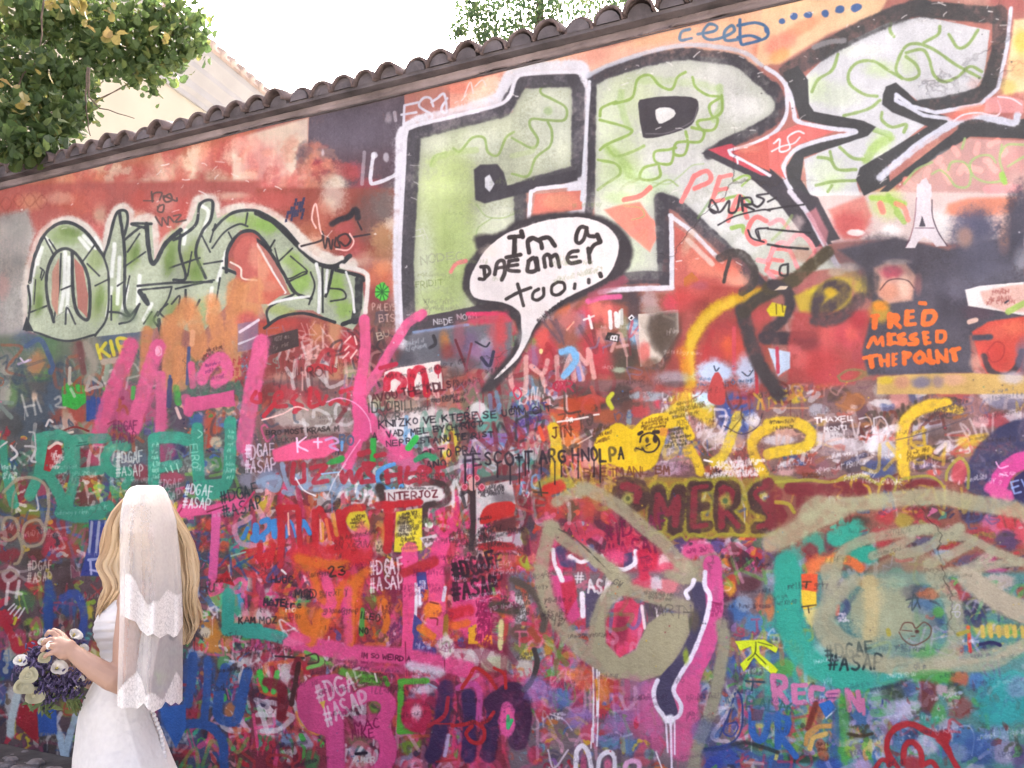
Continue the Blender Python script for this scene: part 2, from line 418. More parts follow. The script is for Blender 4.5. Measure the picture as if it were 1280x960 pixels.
dabs(0, 250, 520, 320, 40, 'b05850 c8a890 9a4844 c07868', (5, 16), (10, 50), op=(.25, .6), soft=(3, 10))
dabs(100, 230, 400, 262, 50, 'a8584c b8766a c8a890 9c4a44 cfb8a0', (8, 22), (10, 40), op=(.3, .75), soft=(5, 14))
dabs(370, 190, 400, 330, 16, '57505c 9a5a58 b8766a', (8, 20), (10, 40), (60, 120), op=(.3, .7), soft=(5, 14))
PRI = 1
# ---- top middle and right: worn ochre strip under the coping
C4(2, 0)
F('d8ab94', '-80,330 500,235 1280,40 1280,330 700,330 0,420', soft=20); B('d99a88', 380, 290, 110, 40, .8, ang=-15); B('b4543f', 280, 320, 60, 12, .4, ang=-12)
B('e0b48e', 1150, 130, 170, 60, .8, ang=-10); B('c9a078', 760, 180, 200, 40, .6, ang=-12); B('d58a6c', 1265, 250, 60, 60, .9)
C4(3, 0)
F('d9b692', '-30,40 400,-60 640,-80 560,60 300,170 60,320 -60,330', soft=20); B('d68a78', 180, 130, 110, 30, .7, ang=-28); B('d98572', 60, 220, 80, 50, .8, ang=-25); B('cf9a5e', 60, 280, 60, 30, .7, ang=-30)
F('ddc59a', '1230,100 1500,60 1500,420 1180,470', soft=20); B('c0b04a', 1270, 210, 40, 60, .7); B('c4b860', 1200, 430, 40, 40, .6); B('d8a878', 1260, 330, 50, 60, .7)
PART('blue_dots', 'row of blue paint dots along the top of the wall')
for x, y, rx, ry in [(70, 106, 17, 15), (128, 80, 18, 17), (200, 73, 22, 15), (287, 66, 18, 20), (360, 46, 24, 20), (440, 36, 30, 20), (-8, 150, 12, 22)]: B('4f6790', x, y, rx, ry, 1, .2, -15, .1)
PART()
C4(2, 0)
PART('scrawled_letters', 'blue looping tag under the coping right of the letter E')
S('5f7a92', 15, '890,150 850,165 845,205 900,195'); S('5f7a92', 15, '930,175 1010,160 1025,135 985,125 955,170 980,200 1040,195 1110,160 1100,130 1065,160 1070,205 1130,200')
S('4c6a8c', 15, '1140,100 1145,215 1180,220 1270,190 1275,140 1220,115 1130,130'); S('4c6a8c', 14, '1130,190 1190,180 1240,195')
PART()

# ---- the big block letters
def FILLS(): pass
C4(0, 0); Z(0, 0, 1)
PART('block_letter', 'big block letter E filled pale green with black edge')
S('cfcdd3', 30, '510,425 506,330 509,170 525,158 575,148 630,128 642,100 655,92 722,90 728,110 724,262', soft=3, sm=False)
F('a9ae97', '520,412 514,300 519,172 560,160 640,140 650,110 715,102 718,212 655,235 655,275 600,320 610,380', soft=4, mott=.25)
E_ = CUR
PART()
for c, x, y, rx, ry in [('a3b07c', 560, 205, 22, 22), ('9dac72', 575, 235, 18, 60), ('9fae76', 560, 300, 40, 70), ('cbd0c0', 690, 150, 30, 50), ('b4c486', 545, 260, 26, 60), ('95a868', 568, 335, 26, 60), ('c3c8b4', 540, 180, 20, 12), ('c6ceb4', 530, 330, 12, 60),
    ('a2b27a', 610, 300, 40, 26), ('b3c683', 540, 380, 24, 22), ('c9cfbb', 600, 180, 30, 16), ('d0d3c6', 622, 290, 24, 30)]:
    B(c, x, y, rx, ry, .7, .9, 0, .45)
C4(1, 0)
S('8aa35e', 13, '985,740 1020,755 1080,690 1140,690 1160,760 1210,775 1250,690 1290,660', op=.9)
S('9db46c', 30, '880,820 900,790 1000,760 1100,750', soft=12, op=.5); S('93ab68', 10, '870,830 890,780 950,760', op=.7)
C4(2, 0)
S('8ba266', 13, '195,420 145,440 150,470 200,495 270,540 260,600 170,600 100,595 90,630 130,700 100,740 0,690')
S('8ba266', 13, '180,610 200,660 190,730 120,790 80,880 0,870'); B('93b070', 180, 555, 20, 20, .6); S('a9b886', 26, '0,780 90,760 110,740', soft=10, op=.6)
C4(1, 1)
S('8ea56c', 7, '1100,60 1150,120 1230,130 1290,110', op=.7); S('8ea56c', 7, '1180,130 1110,180 1100,240', op=.7)
S('95a66a', 40, '940,120 960,300', soft=30, op=.5)
RESUME(E_)
Z(0, 0, 1)
S('4a474b', 17, '512,418 509,330 513,240 517,166 560,155 630,138 645,112 652,102 716,100', soft=2.5, sm=False, grain=.3)
S('4b484c', 16, '717,100 723,112 722,214 668,229 650,236 652,300', soft=2.5, sm=False, grain=.3)
F('474448', '592,212 600,206 622,205 630,216 634,232 660,226 722,212 722,226 660,240 640,246 606,254 594,250', soft=2.5)
S('47434a', 15, '510,412 560,402 608,386', soft=2, sm=False)
S('d0ced4', 4.5, '503,418 500,330 505,200 507,168 515,158 560,147', soft=1.5); S('d0ced4', 5, '560,147 620,132 637,120 645,98 660,92 720,90 733,98', soft=2)
F('c9cacd', '606,222 612,218 618,230 612,240 606,234', soft=2)
PART()
PART('panel_of_paint', 'small red panel with white rim between E and R'); F('c9796a', '669,243 727,238 728,262 666,270', soft=2); B('d99a7a', 700, 252, 20, 10, .7); S('d5d3d8', 5, '661,272 664,240 672,236 730,230', soft=1.5, sm=False); PART()
PART('block_letter', 'big block letter R with a round bowl, white and green inside')
F('b6b9ad', '742,104 780,88 860,70 930,76 968,105 974,145 950,165 900,190 985,262 1050,335 955,345 832,248 828,350 744,350', soft=4, mott=.16)
R_ = CUR
PART()
for c, x, y, rx, ry in [('aebf8c', 775, 215, 26, 50), ('b8c49a', 790, 120, 30, 30), ('c4c4c0', 900, 110, 30, 30), ('d9d9d6', 930, 135, 24, 18), ('c3cdb0', 760, 150, 16, 40), ('98aa6c', 788, 225, 18, 26), ('c6c5c6', 850, 215, 50, 34), ('c9c9c8', 950, 260, 40, 34), ('d8d8d8', 900, 270, 40, 26), ('b4cf9a', 800, 235, 36, 22), ('c5d2ae', 780, 320, 26, 22)]:
    B(c, x, y, rx, ry, .7, .9, 0, .4)
C4(2, 0)
G = '8aa45a'
S('9db37a', 34, '550,460 545,520 580,640', soft=14, op=.75); S('95b06c', 34, '1040,440 1045,540 1010,600', soft=12, op=.6); S('97b06a', 46, '480,740 560,820 600,900', soft=20, op=.8); S('a5ba80', 40, '640,400 900,420 1030,450', soft=20, op=.55)
S(G, 14, '510,520 600,490 630,400 690,380 740,430 800,450 830,390 870,365'); S(G, 14, '905,390 920,440 980,480 1040,490 990,530 1000,580 1030,600 1010,650 950,650 930,610 1000,595 1050,560 1050,480')
S(G, 14, '900,640 960,660 940,710 860,710 820,720 810,770 860,775 880,720 870,660'); S(G, 14, '820,740 780,750 715,760 720,810 790,820 810,770'); S(G, 14, '730,820 660,840 640,890 690,900 740,880 735,830')
S(G, 14, '440,600 580,640 590,670 480,720 440,750'); S(G, 15, '480,740 520,780 600,760 660,730', op=.8); S(G, 14, '430,800 520,820 540,870 470,920 430,950'); S(G, 14, '640,890 560,930 540,960'); S('9fb484', 8, '690,910 780,920 840,880 900,830 960,820', op=.7)
S(G, 14, '440,580 450,540 520,510'); S('93ac68', 9, '700,940 780,900 830,930', op=.8)
RESUME(R_)
C4(2, 0)
S('474448', 62, '410,395 500,355 700,300 860,275 980,285 1130,310 1230,390 1300,450', soft=10, grain=.3)
S('474448', 40, '402,415 400,640 395,980 385,1060', soft=8, sm=False)
S('4a474b', 60, '1310,440 1345,520 1330,580 1230,650 1100,710 990,770', soft=10); F('4a474b', '950,768 1000,740 1110,690 1110,740 1300,850 1420,960 1600,1220 1500,1240 1330,1010 1180,880 1010,800', soft=8)
S('c9cad0', 17, '388,410 378,560 362,800 350,1000', soft=7, sm=False); S('b9bcc6', 22, '380,380 480,330 700,260 860,230 1000,235 1160,265 1250,330', soft=12, op=.9)
F('474346', '632,520 660,498 760,485 900,490 935,525 920,590 880,640 760,680 670,692 650,660', soft=5, sm=True, grain=.3); F('cfcfcb', '720,550 790,540 820,570 790,600 735,618', soft=4, sm=True)
S('8a868a', 5, '670,670 780,665 900,610 930,540', op=.6)
C4(2, 1)
S('48454a', 72, '745,40 755,200 770,440', soft=9, sm=False, grain=.3); S('48454a', 64, '745,35 830,70 930,160 1060,280 1200,420 1270,500', soft=10, grain=.3); S('4a454a', 62, '790,430 660,425 480,440', soft=9, sm=False)
S('d0cfd4', 24, '795,120 800,300 800,478', soft=5, sm=False); S('d0cfd4', 22, '790,118 900,200 1000,300 1050,350', soft=6); S('cfccd2', 26, '800,480 640,485 500,490 440,500', soft=8, sm=False)
PART()
PART('panel_of_paint', 'red triangle inside the leg of the letter R')
F('bf6a60', '815,170 900,230 1010,330 1180,480 1100,560 830,540 812,460', soft=8, mott=.25); PART()
for c, x, y, rx, ry in [('cf7f6c', 900, 290, 60, 50), ('c8a890', 880, 250, 24, 60), ('d88a70', 960, 380, 90, 50), ('e0a98c', 1120, 440, 70, 50), ('b85850', 1000, 470, 100, 40), ('d8715c', 1080, 370, 70, 40)]: B(c, x, y, rx, ry, .7, .8, 20, .4)
S('d8c8bc', 26, '880,240 940,300 1000,360', soft=10, op=.75); F('b8703a', '860,430 900,400 935,440 880,480 860,470', soft=3); S('d0a0b4', 8, '880,485 940,460 960,470')
# S
PART('block_letter', 'big block letter S cut off by the right edge, white with green curls')
C4(3, 0)
F('c0c1c3', '190,380 330,240 600,110 780,80 1110,150 1080,380 1020,460 760,510 640,420 590,440 620,540 800,610 560,800 440,900 460,980 200,980 180,800 520,650 180,560', soft=6, mott=.12)
S_ = CUR
PART()
for c, x, y, rx, ry in [('b6cc90', 240, 440, 60, 60), ('b2cf84', 560, 340, 70, 40), ('c9d8b4', 350, 480, 100, 60), ('b9d094', 700, 320, 40, 50), ('d2dcc8', 430, 250, 120, 30), ('b4d080', 560, 720, 50, 60), ('c4d6a8', 300, 860, 90, 70), ('b9d290', 330, 920, 60, 40), ('cccdd2', 900, 250, 120, 70), ('cccdd0', 420, 560, 80, 30), ('d6a8a0', 1040, 420, 36, 34)]: B(c, x, y, rx, ry, .5, .9, 0, .45)
G = '87a05e'
for p in ['545,480 480,470 410,420 405,360 450,310 530,305 620,360 700,395 755,370 740,320 690,280', '670,390 640,340 680,240 740,215 830,245 940,320 1060,385', '690,260 770,245 805,290 830,370 880,405 950,380 1010,330 1070,355', '560,500 500,545 380,580', '570,560 570,600 620,635 690,620 680,660',
          '350,270 320,350 250,400 220,460', '860,130 850,170 780,210', '905,170 950,235 1000,220 1050,150', '615,110 610,150 630,180', '250,790 310,800 350,850 440,850', '360,740 420,790 480,800', '240,930 330,910 440,905', '300,960 320,930', '530,655 600,680 610,700', '310,760 320,800']:
    S(G, 16, p, op=.92, soft=6)
S('9cb86a', 44, '610,690 540,730 490,800', soft=14, op=.8); S('a0b880', 26, '540,650 610,670', soft=8, op=.8)
RESUME(S_)
K_ = '4a4a4a'
S(K_, 88, '100,360 300,235 480,140 640,70 770,30', soft=12, sm=False, grain=.35); S(K_, 84, '780,45 900,55 1120,75', soft=10, sm=False, grain=.35); S(K_, 74, '1160,60 1155,260 1110,400', soft=9, sm=False, grain=.3)
S(K_, 76, '1110,410 1060,470 860,520 760,535', soft=9); F(K_, '75,365 150,330 200,400 205,520 230,560 480,605 540,635 500,680 180,790 165,900 215,980 110,980 90,840 150,740 350,690 430,660 160,600 120,480', soft=7)
F(K_, '575,470 590,430 640,410 700,460 780,545 900,580 930,610 760,710 600,830 610,920 480,980 440,900 460,840 640,730 800,630 620,560 570,520', soft=7)
F(K_, '560,960 620,900 800,760 980,620 1290,590 1290,690 1010,680 880,760 700,880 600,960', soft=7); S(K_, 70, '985,635 1100,615 1300,650', soft=9)
S('c6c8d2', 20, '1215,40 1195,240 1150,440 1060,520 840,560 720,530 640,470 640,500 780,575 900,590 920,605 740,720 570,880', soft=6, sm=False)
S('c0c2cc', 36, '560,890 650,810 780,710 920,620 1010,575 1120,590 1230,610 1250,570', soft=7)
S('c9cad2', 22, '-10,340 60,390 110,470 130,560 150,610 280,640 440,660 280,700 150,745 90,810 80,880 120,960', soft=7); S('c9cad2', 20, '90,420 95,560 50,650 -20,700', soft=7)
S('b0b0b2', 26, '230,235 300,210 380,200', op=.55, soft=12, grain=.5)
PART()
PART('panel_of_paint', 'red wedge between the letters R and S'); F('c8706a', '-60,720 60,660 150,625 330,660 120,740 60,830 90,900 20,850 -60,800', soft=5); F('b8525c', '-300,750 -180,720 -60,830 20,880 -30,880', soft=8); PART()
S('dcd4d6', 9, '30,720 60,700 60,760 110,745 100,690 150,660 180,670'); S('dcd4d6', 8, '20,760 70,735 130,720 160,690')
S('c9cad2', 24, '-180,750 -60,720 40,690', soft=7, op=.0)
B('d68a86', 1050, 545, 110, 26, .9, .6, -8); B('cf7468', 960, 580, 60, 20, .8); S('e0c8cc', 8, '930,600 980,570 1060,560 1140,575 1165,545 1150,500'); F('d69a9a', '1090,490 1180,470 1280,500 1280,560 1080,560', soft=14, op=.8); S('e0c8cc', 7, '1150,480 1220,490 1270,520')
# wedge around R (left of S): white outlines
C4(2, 0)
S('cfd0d6', 15, '1280,690 1180,730 1085,755 1095,775 1170,810 1290,880', soft=5, sm=False); S('cfd0d6', 10, '1125,790 1130,820'); F('bc665c', '1110,765 1280,700 1290,860 1180,810', soft=6); B('d08a78', 1180, 745, 60, 20, .6)
# ---- pink and green mess around the R leg and lower S
C4(2, 0)
S('93b060', 12, '1110,905 1160,880 1190,890 1150,930')
Z(640, 240)
B('cfd2c2', 560, 60, 140, 120, .8); F('de8a86', '460,90 560,60 640,50 700,140 720,230 690,300 560,190', soft=16); S('e58a8a', 34, '600,200 690,150 700,240', soft=8); B('bcd09a', 540, 30, 80, 30, .7); S('9db070', 7, '560,70 640,80 660,120 600,140', op=.7); S('e08084', 26, '560,40 640,20 690,-20')
S('e9a0a0', 24, '1230,340 1290,350')
S('98b468', 22, '1100,180 1150,170 1160,200'); S('8fac60', 14, '1050,40 1140,20 1200,60'); B('d5d6d4', 1170, 260, 60, 50, .7); B('aec88a', 1130, 90, 50, 30, .6)
S('6a8a52', 12, '930,130 1010,20 1080,-20', op=.6)
PART('painted_letters', 'pink capitals running diagonally down the leg of the letter R')
Z(0, 0, 1)
for w, p in [(6, '852,252 868,220'), (6, '868,220 884,214 888,226 868,236'), (6, '890,252 900,222'), (5, '900,222 914,219'), (5, '896,238 908,236'), (5, '890,252 904,250'), (6, '910,276 924,246 934,272'), (5, '914,264 930,260'), (6, '958,276 944,272 934,290 942,304 956,302'), (6, '958,338 966,310'), (5, '966,310 984,312'), (5, '962,324 978,326'), (5, '958,338 976,342')]: S('e0808c', w, p)
PART()
Z(640, 240, 4)
PART('scrawled_letters', 'black marker tag across the leg of the letter R')
S('3c383c', 11, '985,75 1000,40 1030,90 1010,105 990,85 1040,100 1085,45 1085,100 1120,95 1140,20 1130,80'); S('3c383c', 11, '1150,30 1155,95 1150,40 1190,30 1200,60 1160,65 1210,90'); S('3c383c', 11, '1280,10 1225,20 1260,40 1230,75 1200,60'); S('3c383c', 8, '1030,165 1120,120 1250,90 1290,95'); S('3c383c', 9, '1180,190 1200,230 1260,250'); S('3c383c', 9, '1230,195 1240,240 1220,190 1280,180')
PART()
C4(3, 0)
for p in ['930,740 950,770', '1050,720 1040,760', '1150,700 1110,720', '1190,750 1175,770', '960,860 980,830 1000,850', '1060,850 1020,840', '1120,830 1140,850', '1090,800 1110,810', '870,830 910,910', '690,900 710,920', '800,850 790,880', '1210,930 1240,945', '860,790 850,810']: S('e09095', 32, p, soft=8, op=.9)
F('e2e2e2', '860,760 1010,690 1290,700 1290,960 700,960 640,960', soft=14, op=.35)
for p in ['985,690 970,740', '820,870 860,850 900,880 940,930 1000,930 1015,860 980,810 920,810 900,850', '1170,720 1160,800 1180,890 1100,910 1030,880 1010,820 1050,780 1110,775 1140,810', '1165,760 1200,720 1280,720', '680,920 740,850 820,810', '1200,830 1280,780']: S('9ab478', 12, p, op=.9)
S('93bb5c', 30, '1170,870 1185,910', soft=8); S('e09a9c', 44, '1100,945 1250,940', soft=12, op=.8)
# lower S body and what lies below, crop (3,1)
C4(3, 1)
F('d8d8d4', '0,0 700,0 1280,0 1280,240 900,260 500,240 260,260 0,460', soft=20, op=.75)
F('c9877c', '300,90 480,20 520,120 460,240 380,240', soft=26); B('b85a58', 410, 170, 90, 70, .85); B('b4c67c', 600, 60, 80, 70, .8); S('a4c264', 30, '520,30 600,40 680,60', soft=12); S('94b858', 26, '640,100 680,150 600,20', soft=10, op=.8)
S('e08888', 30, '560,60 575,100', soft=7); S('e08888', 26, '640,60 680,80 700,140', soft=7, op=.8); B('e6e2de', 620, 195, 50, 30, .8); B('e6e0dc', 440, 205, 44, 18, .9, .3)
F('cf8a72', '900,60 1000,30 1260,20 1220,110 1000,130 880,110', soft=30); B('dcdcda', 850, 170, 60, 80, .8); B('d9b0a0', 1180, 160, 70, 60, .7)
for p in ['0,340 40,270 90,260 150,380', '10,160 60,140 100,180', '0,400 30,430', '90,270 160,210 230,290 200,350']: S('e3989a', 22, p, soft=6)
S('dfc8c4', 60, '150,150 100,250', soft=30, op=.6); S('9ab070', 16, '20,240 80,180 120,120', soft=8, op=.6); B('a8745e', 170, 310, 60, 40, .6)
S('c0485a', 26, '240,300 280,260', soft=8, op=.5)
RESUME(R_)
F('4c484c', '40,-10 150,-10 250,30 300,130 360,235 300,250 190,130', soft=8); S('c9c4cc', 26, '110,0 200,110 270,240 350,370', soft=8); F('b87a80', '190,110 240,80 300,200 290,280', soft=14, op=.8)
PART()
S('3c3a3c', 9, '0,90 90,75 180,65'); S('3c3a3c', 10, '0,185 100,195 210,205'); S('3c3a3c', 12, '0,262 80,275 200,285'); S('3c3a3c', 10, '0,50 40,30'); S('3a383a', 12, '100,360 65,370 60,410 95,415 100,370')
# ---- marks on the upper left
C4(0, 1)
F('a25c54', '-100,-40 1300,-60 1300,330 100,330 -100,200', soft=30)
for c, x, y, rx, ry in [('a8584c', 60, 60, 90, 40), ('c08a6c', 160, 50, 60, 40), ('b2604e', 380, 60, 90, 60), ('c99a86', 300, 30, 60, 30), ('c8b094', 500, 110, 30, 60), ('b9675c', 480, 40, 60, 50), ('b0584e', 700, 50, 60, 60), ('c4887c', 820, 60, 60, 40), ('b2564e', 920, 90, 50, 60), ('d0b49e', 1160, 20, 80, 20), ('b8625a', 1200, 60, 90, 30), ('c27064', 830, 200, 70, 60), ('cfa088', 700, 120, 40, 30), ('a44840', 20, 250, 40, 50), ('c9706a', 470, 200, 60, 50)]: B(c, x, y, rx, ry, .75, .8, 0, .45)
F('96958f', '10,110 140,90 180,200 140,360 130,640 130,760 -60,1000 -200,900 -160,300', soft=40, mott=.3, grain=.45)
for c, x, y, rx, ry in [('84847e', 90, 180, 50, 60), ('a5a49c', 60, 560, 50, 70), ('8c8c8a', 40, 780, 60, 80), ('b8b6b0', 110, 500, 34, 26), ('7b7b78', 90, 340, 30, 30), ('b08880', 10, 470, 30, 60)]: B(c, x, y, rx, ry, .65, .9, 0, .6)
for x, y in [(150, 40), (210, 50), (95, 40), (30, 60)]: S('8a4c40', 7, [(x-30, y), (x, y-34), (x+28, y), (x, y+34), (x-30, y)], op=.55)
PART('graffiti_piece', 'silver green wildstyle lettering with dark outline on the red upper wall')
S('d0c8bc', 60, '140,640 140,470 175,330 235,205 330,150 430,190 525,300 560,160 600,90 640,100 655,180 700,150 760,150 780,330 850,235 900,210 960,140 990,50 1060,45 1080,120 1160,90 1280,90 1420,160 1560,290 1680,350 1760,360', soft=16)
F('a6af97', '130,690 140,470 170,330 235,205 330,150 430,190 525,300 560,160 600,90 640,100 650,180 690,150 760,150 775,340 850,230 900,210 960,140 990,50 1060,45 1085,130 1150,100 1240,95 1300,105 1400,175 1500,270 1600,345 1690,360 1720,385 1810,420 1825,600 1760,690 1660,650 1560,590 1450,590 1340,650 1290,540 1450,510 1380,360 1280,200 1200,190 1140,260 1115,360 1180,400 1140,560 1000,720 850,660 700,700 480,725 330,745 180,710', soft=6, mott=.3)
P_ = CUR
PART()
for c, x, y, rx, ry in [('7f9460', 330, 220, 80, 40), ('8a9a6a', 480, 340, 36, 60), ('8a9c6a', 190, 510, 36, 90), ('90a070', 490, 560, 40, 90), ('80945e', 660, 330, 36, 60), ('7f9460', 860, 300, 40, 110), ('86985f', 960, 340, 44, 90), ('8a9c66', 570, 560, 40, 70), ('7c9258', 990, 420, 40, 30), ('879a62', 870, 600, 60, 60), ('8fa070', 1020, 600, 50, 70), ('86a05c', 1260, 150, 60, 40), ('9ab070', 1150, 130, 40, 20), ('7fa04e', 1500, 440, 50, 70), ('88a855', 1680, 480, 40, 80), ('7fa250', 1330, 170, 60, 40), ('86a653', 1720, 590, 40, 50), ('9aa868', 1400, 590, 70, 26), ('8aa45c', 1460, 340, 50, 40)]: B(c, x, y, rx, ry, .9, .8, 8, .55)
for p in ['190,300 165,420', '215,280 190,360', '330,300 325,480 305,600', '350,330 340,600', '575,260 560,420', '600,330 590,560', '640,470 610,620', '760,560 720,640', '1010,70 1040,100 1020,190', '930,190 920,260', '400,230 450,290', '420,220 480,280', '700,420 690,560', '1130,300 1090,440', '1060,480 1040,640', '560,480 540,620', '480,230 510,290', '160,440 150,560', '230,230 260,260']: S('e2e6e0', 20, p, soft=9, op=.9)
RESUME(P_)
DK = '3f4346'
for w, p in [(17, '150,450 175,330 235,205 330,152 430,200 520,320'), (12, '140,470 150,560 130,690'), (14, '520,320 545,250 575,130 600,95 635,100 640,150 620,230'), (16, '270,650 238,520 240,400 280,310 340,285 400,330 445,430 455,560 440,640 390,600 370,500 365,300'), (9, '310,310 300,480 270,650'), (9, '225,225 270,310'), (9, '480,260 420,345'), (11, '520,320 545,420 540,620 480,720'), (16, '600,100 625,300 625,560 650,620'), (13, '625,240 700,180 725,180 660,160 760,160'), (22, '735,160 745,280 770,360 830,260 905,190'),
             (9, '630,370 730,300'), (14, '905,215 900,300 930,430 870,440'), (15, '870,240 910,220 980,160 1000,60 1060,45 1050,140 1010,200 980,310 1030,430'), (12, '690,470 860,455 1060,450'), (10, '700,490 860,475'), (24, '700,500 740,560 720,520'), (9, '860,480 840,540 790,620'), (10, '1070,440 880,485'), (11, '545,600 600,605 650,620 700,560'), (12, '790,600 770,640 790,670'), (20, '795,640 810,750'), (9, '140,605 235,570'), (9, '310,490 360,470'), (9, '590,470 620,450'), (10, '850,380 1000,330'), (9, '1020,360 1110,345'),
             (15, '1065,190 1110,140 1170,100 1260,90 1330,115 1420,180 1490,260'), (17, '1130,400 1135,300 1170,230 1220,195 1280,205 1350,290'), (9, '1050,250 1075,160'), (9, '1060,280 1120,200 1190,160 1235,170'), (9, '1235,105 1225,160'), (14, '1115,380 1190,410'), (10, '1000,540 980,580'), (11, '170,700 330,745 480,715'), (10, '330,660 340,580 380,660')]: S(DK, w, p, soft=4)
F(DK, '110,690 130,620 170,700', soft=4)
for w, p in [(7, '180,440 170,560'), (7, '205,380 225,400 210,440'), (7, '215,390 205,430'), (8, '250,240 290,300'), (9, '440,360 500,420'), (8, '480,470 540,440'), (10, '560,520 560,640'), (8, '650,420 620,560'), (9, '700,210 640,300'), (10, '700,560 660,640 600,660'), (9, '860,560 900,520 890,600'), (12, '930,490 930,560'), (8, '960,300 940,420'), (9, '1100,430 1080,560'), (8, '1140,200 1160,240'), (9, '1010,220 1050,300'), (9, '840,560 800,600 840,640'), (8, '720,660 760,600')]: S(DK, w, p, soft=3)
for c, x, y, rx, ry in [('6a8048', 350, 200, 50, 22), ('6f874c', 500, 540, 20, 60), ('6a8248', 680, 300, 18, 50), ('6c8448', 850, 340, 20, 70), ('708a4a', 985, 400, 24, 50), ('6e864c', 195, 560, 18, 50), ('5c6a58', 640, 620, 40, 30), ('6c8250', 760, 640, 30, 40)]: B(c, x, y, rx, ry, .8, .9, 8, .6)
C4(1, 1)
for w, p in [(26, '0,105 90,150 180,240 260,320 330,365 400,370 470,320'), (17, '0,235 60,290 130,400 190,500 270,530'), (10, '60,290 90,240'), (8, '90,280 110,350 150,430 230,400 250,390 170,320'), (9, '150,450 250,405'), (11, '330,370 330,600'), (15, '385,370 360,480 345,520'), (9, '360,480 430,490 445,530 370,545'), (18, '400,390 520,420 540,440'), (40, '515,440 510,560 490,640'), (22, '490,640 430,660'), (12, '185,510 60,580 60,660'), (15, '40,680 120,625 230,605 330,630 390,650'), (8, '110,345 180,280'), (9, '270,400 290,470 260,560')]: S('383a3c', w, p, soft=4)
for w, p in [(18, '300,360 315,440 310,600'), (14, '355,390 345,500'), (12, '450,400 480,500 490,600'), (14, '60,560 150,535 260,520'), (14, '0,260 80,400 140,500')]: S('d8dad6', w, p, soft=5)
S('d4ccc2', 22, '220,270 300,330 370,350 430,330', soft=8); S('d8d2ca', 24, '430,370 540,400 560,450 545,600', soft=8)
PART()
# inner arch
F('c06a58', '0,270 70,390 140,500 60,560 -10,560', soft=8); B('d4a080', 20, 390, 40, 60, .7); B('c89078', 60, 470, 50, 30, .6); B('d09068', -20, 560, 60, 60, .8)
Z(0, 240)
F('b8665c', '1160,300 1200,230 1240,215 1280,230 1290,560 1200,540 1180,400', soft=9); B('d29880', 1270, 320, 30, 60, .7); S('e4d6c8', 9, '1150,350 1200,380 1210,430 1280,440'); F('b58a78', '260,560 265,400 300,330 300,480 290,620', soft=5); F('a87468', '375,330 420,380 445,520 440,630 395,580', soft=5)
PART('scrawled_letters', 'small grey brown tag above the silver green lettering')
S('5c4c48', 9, '760,0 765,50 770,10 810,5 800,40'); S('5c4c48', 9, '820,30 850,10 860,40 830,50 820,20 880,45 885,30'); S('5c4c48', 9, '790,75 820,65 815,100 790,95 800,65'); S('5c4c48', 9, '780,125 810,170 815,130 840,165 845,125 870,150'); S('5c4c48', 9, '870,120 905,115 880,150 930,140'); S('5c4c48', 7, '720,45 770,45')
PART()
# right of the piece, crop (1,1) upper area
C4(1, 1)
F('8a4e4c', '0,-20 720,-20 720,330 430,330 330,320 150,150 0,90', soft=24)
for c, x, y, rx, ry in [('b05c62', 90, 40, 120, 50), ('c8bcae', 390, 20, 60, 80), ('d0c0aa', 360, 70, 40, 40), ('b06a58', 330, 110, 50, 60), ('a86a50', 260, 210, 80, 60), ('c9a58c', 300, 270, 60, 50), ('5d5350', 590, 120, 90, 130), ('6a6460', 650, 60, 60, 90), ('a05050', 450, 180, 50, 40), ('bf9a84', 520, 330, 60, 40), ('9c4a4c', 480, 290, 60, 50), ('c09468', 640, 220, 60, 60), ('9c7a58', 650, 290, 70, 70), ('d4c4ae', 690, 160, 40, 30), ('b9674c', 600, 430, 60, 60), ('d08a62', 640, 380, 50, 40), ('c2694e', 680, 460, 40, 60), ('7c3a3c', 600, 520, 80, 50), ('5a4640', 640, 640, 80, 90), ('6a4a40', 610, 720, 80, 60)]: B(c, x, y, rx, ry, .75, .8, 0, .45)
S('343034', 30, '380,160 420,140 470,120 500,90 510,130', soft=10); S('343034', 9, '510,150 530,190')
PART('scrawled_letters', 'thin black and pink signature right of the silver green lettering')
S('3a3234', 10, '225,270 330,240 330,200 345,280 360,230 375,285 385,240'); S('3a3234', 11, '400,230 395,270 420,275 410,230 450,210 475,240 450,270 420,250'); S('3a3234', 9, '490,225 570,212'); S('e0b8ae', 8, '300,180 280,130 300,60 320,180 330,210'); S('e0b8ae', 8, '400,285 460,290 490,250 470,210')
PART()
PART('pixel_pattern', 'small dark blue pixel mosaic on the reddish wall')
for j, r in enumerate(['0010010', '0011110', '0110110', '1111111', '1011101', '1010001']):
    for i, ch in enumerate(r):
        if ch == '1': F('3d3e58', [(170+i*13-j*5+0, 38+j*19-i*2), (182+i*13-j*5, 36+j*19-i*2), (180+i*13-j*5, 54+j*19-i*2), (168+i*13-j*5, 56+j*19-i*2)], soft=3)
PART()
PART('green_disc', 'small green citrus wheel sprayed beside the letter E')
B('58b84a', 632, 500, 38, 46, 1, .15, 0, .1)
for a in range(0, 180, 36): S('2d5a34', 5, [(632-36*math.cos(math.radians(a)), 500-43*math.sin(math.radians(a))), (632+36*math.cos(math.radians(a)), 500+43*math.sin(math.radians(a)))], sm=False)
PART()
T('PALEYS', 585, 560, 30, 'c9a89c', 5, 0, .5); T('BTS', 615, 615, 34, 'c9a89c', 5, -5, .6); T('BU', 600, 705, 34, 'b8a894', 5, -15, .8)
